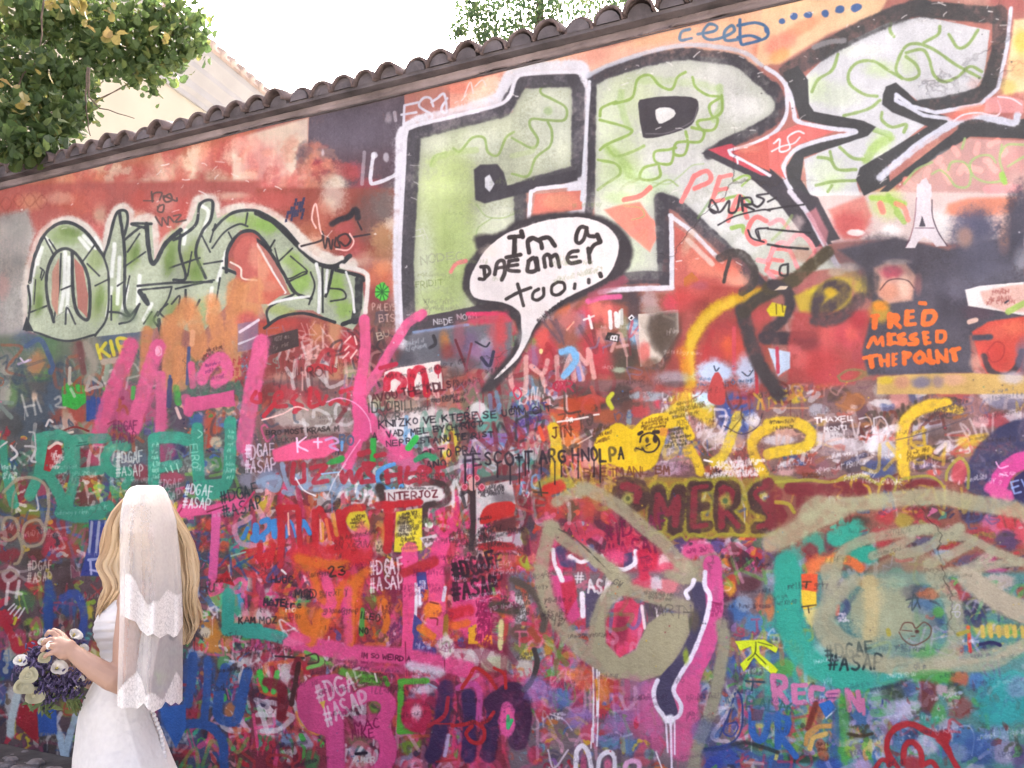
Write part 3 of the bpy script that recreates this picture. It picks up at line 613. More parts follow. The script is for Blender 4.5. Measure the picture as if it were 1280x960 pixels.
T('NODEC', 820, 320, 38, '8a8c7c', 6, -6, .8, op=.7); T('FF', 835, 180, 36, 'd0d0c4', 6, 70, .8, op=.6); T('FRIDIT', 800, 450, 28, '76864e', 5, -4, .8, op=.8); scrib(800, 390, 1000, 440, 1, '8c9470', 26, 5, op=.6); scrib(800, 530, 1050, 590, 2, '84886e', 24, 5, op=.6)
S('cf7a88', 20, '975,400 1000,360 1050,345', soft=6)
F('4d474a', '800,630 960,600 1150,560 1150,620 900,670 800,690', soft=5); T('NBDE', 890, 640, 26, 'c8c4c8', 4.5, -6, .7); T('NOWM', 1010, 615, 26, 'c8c4c8', 4.5, -6, .7)
S('8aa0c4', 18, '790,705 900,690 1060,665', soft=7, op=.9)
# ------------------------------------------------------------------ middle band of the wall
# left: under the silver green piece, crop (0,1) bottom
C4(0, 1)
F('66705f', '-40,720 700,700 700,1000 -40,1000', soft=50)
for c, x, y, rx, ry in [('4c5a70', 160, 740, 90, 50), ('56667a', 640, 710, 80, 40), ('4d5a6e', 540, 720, 60, 40), ('5a7a52', 240, 760, 60, 90), ('4f8a4c', 200, 920, 70, 40), ('b07a54', 190, 850, 36, 60), ('a87858', 160, 880, 30, 50), ('7c5450', 400, 800, 40, 70), ('8a8478', 470, 800, 40, 100), ('4d5a66', 300, 900, 50, 60), ('8a8880', 30, 850, 50, 60), ('a7a596', 20, 920, 40, 60), ('7a8a78', 560, 920, 50, 60), ('8e8a80', 640, 760, 40, 30)]: B(c, x, y, rx, ry, .8, .8, 0, .45)
S('4a5c78', 26, '130,770 200,740 260,860 250,900', soft=8); S('9a8ea0', 12, '90,860 150,840'); S('c9b8c8', 8, '100,830 120,850 140,840')
S('9c9484', 40, '430,760 470,850 440,950', soft=16, op=.8); S('6c4a48', 30, '400,760 420,900', soft=12); S('b3ac9c', 16, '350,880 345,960', soft=6); S('6a6458', 24, '580,800 600,900 560,960', soft=8); S('8a9a84', 24, '540,870 530,940', soft=8); S('a89a88', 30, '520,850 640,830', soft=10)
PART('scrawled_letters', 'small yellow capital letters under the silver green piece')
T('KIP', 490, 765, 70, 'cfc23c', 18, -14, .75, .2, .02)
PART()
S('c08050', 60, '735,700 730,880', soft=14, op=.9)
PART('painted_strokes', 'broad orange brush strokes running down from the silver green piece')
for w, p in [(90, '940,570 870,700 850,960'), (80, '850,650 830,760'), (70, '1060,540 1090,700 1080,760'), (90, '1180,480 1170,680 1160,900'), (80, '960,600 1000,760 990,800'), (70, '900,800 905,960'), (60, '1220,480 1190,560 1260,600'), (60, '1070,560 1060,640')]: S('c88a5c', w, p, soft=16, op=.93, mott=.25)
S('cf9468', 90, '1270,470 1250,560', soft=20, op=.8); S('d8a078', 26, '965,700 960,760', soft=10)
PART()
B('c0555a', 1240, 640, 50, 40, .7); F('84748c', '1190,660 1290,640 1290,780 1190,800', soft=10, op=.8); S('d8c8d0', 14, '1200,700 1290,640'); S('c8c0c8', 10, '1195,760 1290,720'); S('50587a', 16, '945,780 935,960', soft=5); S('4d5a80', 14, '850,920 850,960')
scrib(1000, 780, 1120, 840, 3, '5a3a34', 18, 5, -14)
# pink M
C4(0, 1)
PART('painted_letter', 'tall magenta letter M sprayed over the orange strokes')
Z(0, 0, 1)
S('c4588e', 19, '122,548 138,495 156,455 164,432', soft=4); S('cc609a', 19, '168,534 180,490 190,455 198,433', soft=3.5); S('c8629a', 13, '201,540 202,505 201,470', soft=3); S('b8558a', 12, '152,520 166,530', soft=5)
S('d2629c', 9, '241,482 239,456', soft=2); S('d062a0', 15, '252,474 262,456 278,448 285,466 270,478', soft=3)
C4(0, 1); PRI = 1
PART()
B('efb4c8', 795, 795, 18, 26, .9, .3); S('e08ab0', 6, '795,775 805,800 790,815'); scrib(1150, 820, 1260, 950, 5, 'a83a44', 22, 7, -10); scrib(1020, 850, 1120, 950, 3, '7a3868', 16, 4, -12)
# crop (1,1) bottom
C4(1, 1)
F('8c4a48', '-40,650 180,620 400,640 720,690 720,1000 -40,1000', soft=20)
for c, x, y, rx, ry in [('b0483e', 120, 660, 110, 30), ('9a3e3c', 240, 720, 60, 60), ('7a3e38', 120, 860, 70, 70), ('b05a40', 60, 690, 60, 30), ('c08a5c', 300, 700, 36, 60), ('c89a70', 390, 700, 36, 110), ('8a6458', 330, 820, 60, 60), ('b88a66', 390, 880, 40, 80), ('a83a42', 460, 770, 50, 80), ('6a7a92', 345, 850, 24, 40), ('8aa078', 470, 900, 36, 40), ('b08878', 120, 930, 50, 30), ('8a8078', 300, 950, 60, 30), ('a04448', 360, 810, 30, 50), ('7e6a5e', 640, 720, 70, 60), ('8d4a4c', 690, 760, 40, 60), ('5c3e40', 600, 800, 70, 60)]: B(c, x, y, rx, ry, .8, .8, 0, .45)
PART('dark_sticker', 'small dark rectangle with faint drawings left of the magenta K'); F('4a3c3a', '52,725 205,682 212,770 58,818', soft=3); scrib(70, 720, 190, 790, 2, '8a7a74', 20, 4, -14); PART()
S('b03a40', 26, '260,890 300,870 390,890', soft=6); S('a83c40', 22, '290,890 330,800 380,800 370,900', soft=8, op=.9); T('RON', 255, 880, 46, '4a2c2c', 6, -6, .7, op=.7); B('c8404c', 470, 780, 40, 60, .6)
for p in ['440,750 470,720', '430,830 460,800', '470,830 500,790', '440,790 460,770', '500,760 490,720']: S('e0b8b0', 8, p)
PART('painted_letter', 'tall magenta letter K with a long diagonal leg')
S('d2619c', 54, '540,640 545,780 520,960 510,1010', soft=6, sm=False); S('d2619c', 48, '835,610 760,660 680,780 600,910 540,990', soft=6); S('d0629c', 44, '700,930 780,700 800,640', soft=8, op=.0)
PINKK = CUR
PART()
S('e0407c', 22, '1060,610 1180,610 1280,600', soft=8, op=.9); F('c0405c', '1060,620 1280,590 1280,660 1060,660', soft=20, op=.6)
# dark teal-grey mess middle
F('6c6a70', '780,710 1000,680 1280,650 1280,900 940,870 700,880', soft=20)
for c, x, y, rx, ry in [('c07a3c', 945, 750, 26, 50), ('8a4040', 960, 800, 40, 40), ('705c78', 1060, 760, 60, 70), ('8a5a70', 1020, 720, 30, 80), ('9a7090', 1120, 800, 60, 40), ('b05a60', 1200, 720, 40, 90), ('c04a4c', 1230, 700, 30, 80), ('5a5c62', 860, 780, 70, 60), ('4a4a50', 740, 830, 60, 50), ('9a9aa4', 1150, 760, 30, 40), ('7c7a8a', 1180, 860, 40, 60), ('6a4248', 1040, 860, 60, 40), ('84888c', 1010, 880, 40, 40), ('b03c48', 1220, 850, 40, 60), ('7a6a8e', 1160, 830, 30, 50)]: B(c, x, y, rx, ry, .8, .8, 0, .45)
S('3a383c', 16, '890,720 900,760 870,780', soft=6); S('30303a', 8, '1100,750 1150,775 1170,755'); S('3c3a4c', 16, '1130,830 1170,870 1190,800', soft=4); scrib(740, 740, 850, 800, 2, '9aa0a4', 24, 5, -14)
S('6a3038', 12, '1000,740 1060,900', soft=6); S('7a4450', 12, '1080,760 1050,900', soft=6)
PART('paper_sheet', 'white paper sheet painted with two red letters and a dot')
F('dfd3cb', '640,900 700,880 925,845 932,940 935,985 640,1000', soft=3); scrib(650, 870, 900, 900, 1, 'c0a8a0', 10, 2, -8, op=.4)
S('bb2c40', 36, '650,980 660,930 700,915 740,950 720,990', soft=4); S('bb2c40', 34, '780,1010 770,900', soft=4); S('bb2c40', 34, '775,940 800,890 835,890 850,960 855,1010', soft=4); B('bb2c40', 912, 888, 18, 24, 1, .2); S('b83848', 5, '914,900 914,930')
PART()
S('b03048', 22, '620,880 700,860', soft=5); B('c09a40', 630, 960, 40, 20, .0)
B('5a4a44', 1000, 920, 50, 40, .7); S('a85a50', 40, '960,960 1080,920', soft=16, op=.7)

# ---- speech bubble
Z(570, 260, 1280/230)
PART('speech_bubble', 'white speech bubble with thick soft black outline and a long tail')
BUB = CUR
S('413c3e', 66, '160,330 100,420 80,540 130,630 190,670 330,690 420,750 470,850 440,960 400,1080 250,1240', soft=18, wob=1.5)
F('413c3e', '130,200 300,170 420,90 620,40 880,30 1080,90 1200,200 1230,330 1180,450 1060,540 900,620 760,680 640,760 560,850 500,960 420,1080 260,1260 180,1260 400,980 440,850 400,760 320,690 150,650 80,540 90,420 150,320', soft=40, sm=True, wob=2.5)
F('d9d2cf', '130,420 200,300 330,190 460,140 640,85 860,66 1040,120 1130,230 1120,350 1060,470 940,545 800,610 660,700 560,810 500,930 440,1040 330,1150 270,1190 400,1040 455,930 455,800 440,720 330,660 160,635 105,590 100,500', soft=8, sm=True, mott=.06)
for c, x, y, rx, ry in [('e2dcda', 700, 180, 200, 70), ('cfc8c4', 560, 720, 100, 40), ('ddd3cc', 1040, 330, 60, 80), ('d0c9c6', 300, 560, 100, 60), ('cac8c6', 640, 500, 40, 60), ('e0dedc', 1060, 240, 60, 60), ('c9cac8', 470, 900, 40, 60), ('d8c8b8', 230, 300, 60, 40)]: B(c, x, y, rx, ry, .5, .9, 0, .4)
S('413c3e', 44, '690,80 880,45 1060,100 1150,200', soft=24, op=.0)
LT = PART('lettering', 'black brush lettering in the speech bubble', parent=BUB)
I_ = '3d3635'
for w, p in [(30, '370,205 460,195'), (34, '410,200 405,330'), (26, '350,345 450,325'), (34, '455,165 465,200'), (30, '510,310 500,230 530,210 560,220 590,240 600,280'), (28, '500,235 530,215'), (30, '575,225 610,210 650,210 690,265'),
              (28, '912,140 870,135 842,180 838,232 862,246 892,214 912,140'), (28, '908,140 922,192 962,200'), (34, '985,190 1005,235'), (28, '922,285 932,378'), (26, '930,315 960,262 1005,240'),
              (26, '195,410 200,490 165,495'), (26, '175,410 220,410 235,450 200,490'), (28, '270,460 290,380 330,370 340,440 320,500'), (24, '280,420 335,410'), (26, '370,370 430,360'), (26, '370,370 365,430 440,440'), (24, '365,405 430,395'),
              (30, '505,370 545,350 560,430 500,440 505,380'), (28, '560,350 575,430'), (28, '620,410 615,340 650,330 665,400'), (28, '660,345 700,330 720,410'), (28, '850,300 800,310 775,350 800,385 865,375'), (20, '790,345 840,340'),
              (22, '430,530 450,600 470,680'), (22, '350,635 430,590 520,555'), (22, '575,565 540,590 535,630 570,640 610,610 610,560'), (22, '710,515 670,545 670,595 710,605 755,570 750,525 710,515'), (24, '830,530 825,560'), (26, '925,500 925,520'), (30, '1005,460 1010,475')]: S(I_, w, p, soft=5, wob=.8)
RESUME(BUB)
T('#SAXOACK RO', 560, 780, 26, '2e2a2c', 6, -38, .62, .2)
PART()
C4(1, 1); Z(660, 380, 6.4)
# ---- right of the bubble: crop (2,1) bottom
C4(2, 1)
F('8c5a56', '360,520 640,500 850,520 850,1000 60,1000 60,860', soft=16)
for c, x, y, rx, ry in [('4c4448', 560, 520, 90, 40), ('4a4246', 610, 640, 36, 160), ('c0585c', 440, 600, 90, 50), ('d07a78', 430, 590, 40, 40), ('c4485a', 350, 630, 50, 50), ('d4787a', 480, 620, 26, 60), ('8a7a8c', 340, 660, 30, 60), ('c4444c', 180, 780, 50, 80), ('d06058', 150, 730, 30, 50), ('b03a44', 190, 880, 60, 60), ('7a5a5c', 230, 680, 40, 70), ('b8707a', 290, 640, 50, 50), ('b03c48', 410, 780, 70, 90), ('b8444c', 460, 860, 60, 70), ('c88a80', 460, 720, 40, 40), ('8a9070', 560, 680, 26, 60), ('4a443e', 570, 830, 80, 60), ('5a5448', 560, 900, 60, 60), ('a8b49c', 540, 890, 30, 14), ('4e463e', 700, 700, 0.1, .1), ('7cb0d4', 615, 700, 34, 60), ('78aacc', 290, 820, 36, 50), ('8a90b8', 340, 890, 30, 50), ('9a6a90', 110, 820, 30, 60), ('70a090', 80, 930, 30, 20), ('6b5050', 250, 860, 40, 60), ('a05848', 640, 930, 70, 50), ('6a4a3e', 560, 960, 60, 40), ('6c7c70', 40, 940, 40, 40)]: B(c, x, y, rx, ry, .85, .7, 0, .4)
S('cc62a0', 26, '380,545 450,530 540,525', soft=10); S('98506a', 40, '560,440 480,480 400,520', soft=16, op=.8)
S('7cb0d8', 34, '250,800 300,790 320,840 280,900 260,920', soft=8); S('8a8ec0', 20, '330,880 340,940', soft=6)
S('e4d8d4', 14, '385,620 400,680'); S('d8d0cc', 10, '360,640 410,620'); S('dcd8d4', 20, '490,600 495,680', soft=4); S('d8d6d0', 22, '520,610 528,670 545,600', soft=4); S('b8b8b0', 16, '550,590 550,660')
S('c03038', 8, '280,680 300,660'); S('d8a088', 8, '275,690 310,650'); B('e0d090', 146, 798, 10, 14, 1, .3)
for p in ['150,640 240,750', '170,600 250,720', '220,640 260,760']: S('6a5258', 14, p, soft=6, op=.8)
PART('sticker', 'small black sticker with a sideways white letter B'); F('38302e', '478,700 540,712 532,752 466,738', soft=2); T('B', 492, 738, 26, 'f0ecec', 7, -80, .9); PART()
PART('sticker', 'tiny white and black sticker beside the blue patch'); F('e8e6e4', '580,630 600,612 614,628 594,646', soft=2); F('302c30', '590,634 598,622 606,628 598,638', soft=2); PART()
T('OR', 205, 955, 50, 'b8304a', 9, -6, .9)
PART('paper_sheet', 'pale torn paper sheet smudged with dark spray and pink')
F('d0c4b6', '632,612 700,606 800,588 832,590 836,700 800,760 740,850 690,870 642,874', soft=3)
F('5a5048', '690,610 800,592 828,600 832,740 760,840 700,760 670,680', soft=40, op=.9); B('55483e', 750, 700, 60, 90, .8); B('a89c8e', 660, 650, 24, 40, .6); B('c86a70', 664, 810, 28, 60, .9, .6); B('d88a86', 680, 860, 30, 20, .8); S('7c7064', 14, '760,620 820,640', soft=8, op=.7)
PART()
F('5a4038', '840,520 900,540 860,640 830,900 740,900 800,760 838,700', soft=26, op=.85); B('5c4c40', 700, 870, 60, 40, .7); B('8c5048', 720, 930, 80, 40, .8)
# reds right
F('9e4a44', '820,470 1300,470 1300,1000 700,1000 760,900 850,700', soft=30, op=.85)
for c, x, y, rx, ry in [('b84a48', 860, 540, 80, 50), ('c06058', 930, 480, 60, 40), ('8c4440', 950, 580, 60, 40), ('9a3e40', 1060, 700, 90, 60), ('b44a40', 1080, 760, 100, 70), ('d2643c', 1080, 780, 40, 50), ('c8564a', 1150, 820, 60, 70), ('a84040', 1000, 820, 70, 60), ('b86a60', 990, 900, 60, 40), ('ae5050', 1220, 620, 60, 40), ('a45a70', 940, 470, 40, 20), ('b2a0a0', 690, 550, 40, 60), ('9a8a80', 700, 590, 50, 20), ('c24a58', 790, 560, 40, 40)]: B(c, x, y, rx, ry, .8, .8, 0, .45)
S('c05058', 20, '1110,680 1110,900', soft=8); S('b04040', 30, '1000,700 960,850', soft=12, op=.7)
PART('painted_strokes', 'wide yellow arc sprayed beside the dark letter P')
S('caa52a', 60, '890,960 880,860 900,740 960,640 1040,570 1150,530 1240,510', soft=26); S('d8b440', 34, '900,900 890,800 930,690 1000,610 1100,550', soft=16, op=.8); S('c8762c', 60, '870,890 850,800', soft=24, op=.7)
PART()
# blueish white right of yellow
B('b4cbe4', 1010, 900, 90, 60, .95, .5); B('b8cee6', 1180, 900, 60, 80, .9, .6); B('9a9ca4', 800, 930, 80, 36, .8); B('5a4a4a', 810, 960, 60, 16, .7)
F('b04a48', '980,1040 1000,930 1030,900 1060,960 1060,1060', soft=6, sm=True); scrib(920, 920, 990, 980, 2, '4a6a8c', 18, 4); T('so', 1060, 925, 40, '4a6a8c', 5, -5); scrib(1130, 930, 1220, 960, 1, '4a6a8c', 20, 5); S('303a4c', 6, '1010,870 1020,895 1035,880'); S('303a4c', 5, '1150,900 1180,920 1205,890')
S('b84048', 16, '1220,860 1225,1000', soft=6)
# ---- dark "Pete" letters on the right
C4(2, 1)
PART('painted_letter', 'large soft black letter P running down over the yellow arc')
S('484340', 42, '1040,330 1100,305 1160,320 1210,390 1200,460 1150,500', soft=8); S('484340', 18, '1090,330 1070,400 1060,450', soft=4)
S('4a4344', 70, '1150,590 1180,700 1230,850 1300,960 1330,1010', soft=20); S('4a443c', 60, '1160,600 1220,540 1300,500 1400,440', soft=16)
C4(3, 1)
S('524a38', 60, '0,480 100,460 200,380 300,300', soft=14); S('484244', 54, '0,690 60,650 110,560 90,490 20,460', soft=16); S('494145', 64, '-20,730 100,730 220,725', soft=14)
DP = CUR
PART()
F('c8b830', '-10,590 20,550 90,570 80,620 10,620', soft=10); S('5a4a20', 5, '40,560 42,610'); S('5a4a20', 5, '70,560 75,600'); F('d2c0a8', '60,470 100,470 90,485 30,492', soft=4)
F('b9a83a', '130,520 340,420 420,430 420,560 300,640 160,600', soft=26, op=.9); B('cfc030', 250, 500, 50, 30, .7); B('c0b048', 470, 470, 40, 50, .9); B('b8a050', 410, 430, 60, 40, .6); B('d8cfc0', 410, 375, 60, 20, .8); B('c4b89a', 340, 400, 40, 20, .7)
F('a84a48', '130,600 520,590 520,780 430,960 100,960 100,760', soft=30, op=.85)
for c, x, y, rx, ry in [('c8605c', 300, 740, 40, 100), ('d0706a', 170, 840, 40, 40), ('c0505a', 400, 720, 70, 60), ('b84848', 260, 860, 90, 80), ('d8685c', 420, 700, 30, 40), ('7c4044', 190, 760, 60, 30), ('c86868', 130, 790, 30, 30), ('a83c44', 450, 640, 40, 50), ('ba4c50', 320, 930, 100, 40)]: B(c, x, y, rx, ry, .75, .8, 0, .45)
F('b6c4d6', '0,780 60,790 110,800 110,880 50,920 20,840', soft=10); S('b04050', 18, '45,780 50,900', soft=6)
PART('painted_letter', 'large soft dark letter E beside the yellow patch')
S('504648', 60, '240,640 270,600 370,530 380,480 320,470 260,510 240,590 270,640 360,620 440,550 460,530', soft=22)
PART()
B('c8a832', 310, 500, 30, 22, .9)
# grey-black block with the orange words
F('55525a', '350,290 640,230 900,290 1280,200 1290,680 1010,720 1025,905 500,915 470,800 520,600 520,480 480,380', soft=22, mott=.3)
for c, x, y, rx, ry in [('4b484d', 600, 270, 120, 50), ('4a464a', 500, 400, 50, 120), ('6c6c7c', 1050, 220, 100, 90), ('74788c', 1040, 180, 70, 40), ('646470', 1080, 380, 160, 80), ('a8907c', 1000, 240, 40, 40), ('3f3c44', 1250, 130, 50, 140), ('5e5c68', 880, 420, 60, 80), ('4d4a50', 1160, 320, 120, 40), ('c08a72', 1180, 240, 30, 60), ('47444c', 920, 560, 80, 80), ('626070', 700, 860, 120, 50), ('6a6874', 950, 480, 60, 60), ('9a9aa2', 1260, 330, 30, 60), ('5c4a54', 1050, 600, 70, 40)]: B(c, x, y, rx, ry, .75, .8, 0, .5)
F('c59a88', '530,380 600,350 690,360 740,420 720,540 600,560 530,500', soft=24); B('b8485a', 620, 400, 60, 30, .9); B('d8c0ac', 680, 470, 30, 60, .6); B('c88a70', 600, 500, 50, 40, .7); S('4c3a3c', 6, '560,490 600,445 650,435 700,445 730,480', op=.9); B('9a6a68', 750, 460, 20, 50, .7); B('cfc0b4', 640, 350, 60, 14, .7)
B('c8a040', 560, 600, 50, 50, .9); B('d88a30', 560, 570, 40, 26, .9)
S('4a4648', 60, '530,430 520,510', soft=18)
PART('lettering', 'orange painted capitals on the dark grey patch')
Z(1060, 360, 8)
O_ = 'e5743a'
for w, p in [(60, '270,300 265,390'), (40, '240,280 300,275'), (62, '420,270 420,380'), (50, '420,270 490,280 490,320 430,330'), (46, '460,330 520,390'), (56, '590,240 585,360'), (36, '590,235 650,230'), (34, '590,300 650,290'), (40, '590,370 670,360'), (54, '760,260 750,350'), (54, '770,240 850,240 870,290 830,350 760,360'), (44, '720,150 770,155'),
              (36, '200,590 260,490 290,560 340,490 350,570'), (34, '240,500 210,560'), (60, '410,470 420,550'), (34, '400,470 470,460'), (34, '400,560 470,545'), (44, '560,460 510,480 520,510 570,520 560,555 500,550'), (44, '680,460 630,480 640,510 690,520 680,555 610,560'), (46, '760,450 775,550'), (30, '750,450 800,445'), (28, '760,500 800,495'), (32, '770,550 820,545'), (40, '890,440 890,530'), (40, '890,435 960,440 970,500 940,535 890,535'),
              (40, '160,700 290,670'), (60, '225,690 240,780'), (44, '320,680 335,770'), (44, '400,670 400,770'), (34, '330,730 400,720'), (34, '450,660 452,770'), (24, '450,665 488,655'), (22, '452,714 484,708'), (26, '452,766 482,760'), (50, '560,650 565,750'), (44, '560,650 620,660 600,690'), (46, '720,640 670,690 690,735 740,735 760,680 720,640'), (48, '810,630 830,745'), (60, '800,720 850,740'), (44, '890,630 900,740'), (40, '900,650 970,730'), (44, '980,620 990,730'), (60, '1050,620 1070,710'), (46, '1030,630 1110,605')]: S(O_, w, p, soft=6, wob=.9, mott=.2)
PART()
C4(3, 1)
PART('paper_scrap', 'torn white paper scrap at the right edge')
F('d9d5d2', '985,490 1060,470 1280,450 1290,620 1180,600 1000,570', soft=4); F('cf9f90', '1060,500 1200,470 1290,460 1290,600 1180,600 1080,560', soft=14, op=.8); scrib(1080, 490, 1250, 560, 3, '9a5a54', 22, 5); S('a2b868', 30, '1200,600 1290,550', soft=6); S('303844', 8, '1185,555 1200,545')
PART()
S('d8b8a8', 24, '1005,650 1040,640', soft=6)
F('c9564a', '1020,700 1100,650 1290,620 1290,780 1260,900 1120,930 1060,860', soft=14); for_ = [('d4705c', 1150, 700, 80, 40), ('c24a44', 1130, 820, 60, 60), ('d8785c', 1240, 680, 50, 40)]
for c, x, y, rx, ry in for_: B(c, x, y, rx, ry, .7, .8, 0, .4)
S('a84440', 7, '1100,790 1140,750 1180,770 1170,830 1120,850 1095,800'); S('504448', 30, '1080,820 1110,890 1180,920 1240,880 1270,800', soft=10); S('54505a', 30, '1030,730 1110,725', soft=10); B('c89a88', 1040, 850, 30, 40, .7); B('6a6a80', 1270, 820, 30, 90, .7)
F('c8a868', '545,925 700,910 1020,905 1290,920 1290,1010 545,1010', soft=10); B('d0b838', 590, 940, 40, 20, .8); B('c08a78', 670, 950, 40, 30, .8); B('6a6a90', 770, 950, 50, 30, .8); B('d8a890', 930, 940, 60, 30, .8); B('8a7a90', 850, 950, 30, 30, .7); B('c8c0c8', 1220, 930, 60, 30, .8)
S('8a7050', 12, '350,920 400,890 460,890 480,910 430,940 370,945 350,920', soft=6)
# ---- soft dark silhouettes beside the tower
Z(0, 0, 1); PRI = 1
B('55556a', 1218, 283, 26, 22, .85, .8, 0, .6); B('5a5a68', 1222, 315, 34, 30, .8, .9, 0, .6); B('4a4a56', 1274, 275, 18, 40, .85, .8, 10, .6); B('4d4b52', 1080, 320, 40, 22, .6, .9); B('b08a78', 1206, 296, 9, 12, .7, .8); B('4e4a50', 1160, 330, 50, 20, .5, .9)
C4(3, 1); PRI = 1
# ---- Eiffel-like tower cut-out
PART('tower_sticker', 'pale paper cut-out of an iron lattice tower')
F('cdc5c8', '745,-40 815,-40 820,20 812,40 822,120 850,200 895,270 840,275 815,240 780,228 750,250 735,282 685,282 712,240 728,180 735,110 742,30', soft=2); F('4c4850', '770,120 788,175 755,175', soft=2); S('6a5660', 4, '735,182 830,182'); S('7a4a58', 4, '742,30 735,120 720,200 690,275', op=.8); S('4a3c44', 5, '820,40 822,120 850,200 895,270')
Z(960, 220, 4)
F('cdc5c8', '770,20 790,10 806,40 820,60 745,60', soft=2)
PART()
# ------------------------------------------------------------------ lower middle band
# crop (0,2)
C4(0, 2)
F('5a5a58', '-500,-20 1300,-20 1300,980 -500,980', soft=40, mott=.3)
many([('5a6a58', 90, 40, 60, 60), ('6a8a58', 60, 60, 30, 60), ('a8a496', 30, 40, 30, 60), ('44505a', 160, 180, 120, 90), ('4a5a6a', 270, 60, 50, 80), ('4a4a48', 60, 200, 60, 60), ('3f3f42', 260, 220, 80, 40), ('8a4a40', 320, 170, 70, 50), ('a84a3c', 370, 150, 60, 60), ('b8a494', 335, 190, 36, 50), ('9a8a7a', 440, 220, 50, 30), ('9a4a78', 560, 150, 90, 110), ('a84f80', 620, 100, 70, 110), ('7a3a5a', 640, 240, 60, 50), ('c05a90', 780, 150, 60, 140), ('4a5080', 740, 220, 40, 40), ('9a4878', 700, 160, 50, 60), ('5a4a5a', 900, 150, 50, 100),
      ('4a68a0', 990, 190, 50, 50), ('c85a40', 1060, 200, 50, 70), ('d8a888', 1120, 130, 50, 40), ('4a78b8', 1140, 190, 60, 30), ('c0a0a8', 1190, 120, 40, 40), ('b84838', 1010, 300, 60, 40), ('cfc8a8', 1080, 290, 30, 30), ('3a5078', 1080, 330, 50, 14), ('4a8a48', 1070, 400, 50, 40), ('9a9098', 1030, 420, 40, 40), ('3a3a68', 880, 340, 50, 50), ('9a4878', 830, 340, 50, 50), ('a84a6a', 860, 470, 60, 30), ('8a3040', 260, 360, 50, 60), ('c8b0a8', 270, 390, 34, 50), ('7a2a34', 410, 370, 60, 50), ('a84870', 480, 360, 50, 50), ('6a2a30', 400, 500, 40, 90), ('a85030', 450, 490, 50, 50), ('6a3a34', 420, 580, 50, 40), ('7a3038', 330, 480, 60, 60), ('4a4a78', 530, 540, 50, 50), ('c84a40', 560, 560, 20, 40), ('5a6a78', 700, 380, 50, 50), ('7a7a88', 600, 380, 60, 50), ('8c3c48', 700, 440, 50, 40)])
many([('5a4a3c', 40, 470, 60, 40), ('8c2c38', 110, 540, 40, 80), ('a8405a', 210, 530, 26, 40), ('7a8a30', 130, 640, 70, 40), ('9a5a30', 130, 680, 60, 30), ('5a6a34', 40, 600, 50, 40), ('8a3430', 40, 740, 50, 50), ('9a3028', 160, 750, 50, 50), ('5a3028', 190, 870, 70, 50), ('98303a', 280, 760, 80, 90), ('a83c34', 330, 830, 80, 40), ('a8384a', 260, 840, 50, 60), ('6a6a3c', 390, 740, 50, 60), ('3a8a48', 420, 810, 26, 30), ('5a4038', 450, 760, 30, 60), ('4a3838', 330, 920, 90, 40), ('303450', 430, 920, 50, 50), ('8c2a34', 50, 860, 60, 40), ('a05070', 30, 930, 60, 30), ('4a4440', 120, 900, 60, 40), ('7a6a4a', 470, 700, 40, 60)])
many([('6a5078', 940, 720, 50, 60), ('c84a70', 960, 620, 90, 40), ('d05a94', 1170, 600, 90, 50), ('e8503c', 1030, 720, 40, 50), ('3c5a90', 1040, 760, 30, 24), ('e85a38', 1020, 800, 40, 40), ('d8885a', 1140, 720, 50, 50), ('e0643c', 1120, 780, 40, 60), ('5a5a78', 1180, 760, 60, 40), ('d8b83c', 1250, 780, 40, 120), ('cfb848', 1270, 690, 30, 60), ('3c70b8', 1265, 700, 26, 30), ('4a7ac0', 1250, 800, 24, 20), ('4aa090', 1190, 830, 40, 90), ('a8303c', 1130, 930, 50, 60), ('68a050', 1250, 940, 40, 30), ('4a4a58', 1030, 880, 40, 60), ('b83c38', 1270, 860, 26, 50), ('9a98a8', 1250, 480, 60, 40), ('c06aa0', 1250, 360, 50, 70)])
dabs(-300, 240, 540, 960, 190, '8c2c38 3a8a48 c8b0a8 4a4440 a84a3c 5a6a34 d8b83c 3c5a90 a8405a 7a6a4a 303038 c8c0b0', (6, 20), (14, 60), op=(.5, .95), soft=(3, 10))
dabs(900, 640, 1280, 960, 110, 'e8503c d8885a 3c70b8 4aa090 d8b83c a8303c 5a5a78 e0b0a0 68a050 d05a94', (6, 20), (14, 50), op=(.6, .95), soft=(3, 8))
dabs(900, 100, 1280, 460, 80, 'c85a40 4a68a0 d8a888 cfc8a8 4a8a48 9a9098 303048 c0a0a8', (6, 16), (14, 50), op=(.6, .95), soft=(3, 8))
F('38a040', '305,20 340,-10 430,10 430,90 380,130 310,110', soft=7, mott=.4); F('3aa844', '510,20 540,0 560,20 530,50', soft=5); B('9a8a70', 325, 140, 16, 30, .7)
F('2f4c86', '432,60 530,70 500,190 430,185', soft=6); B('3a4a70', 460, 20, 26, 50, .8)
S('cfc6be', 12, '230,210 245,180 262,190', soft=4); S('d8c4b4', 12, '310,250 360,240', soft=4); S('7a2a28', 9, '300,240 370,215 440,235', soft=3); S('5a7a88', 12, '250,110 270,150', soft=8, op=.7); B('d8b89a', 172, 62, 14, 24, .8)
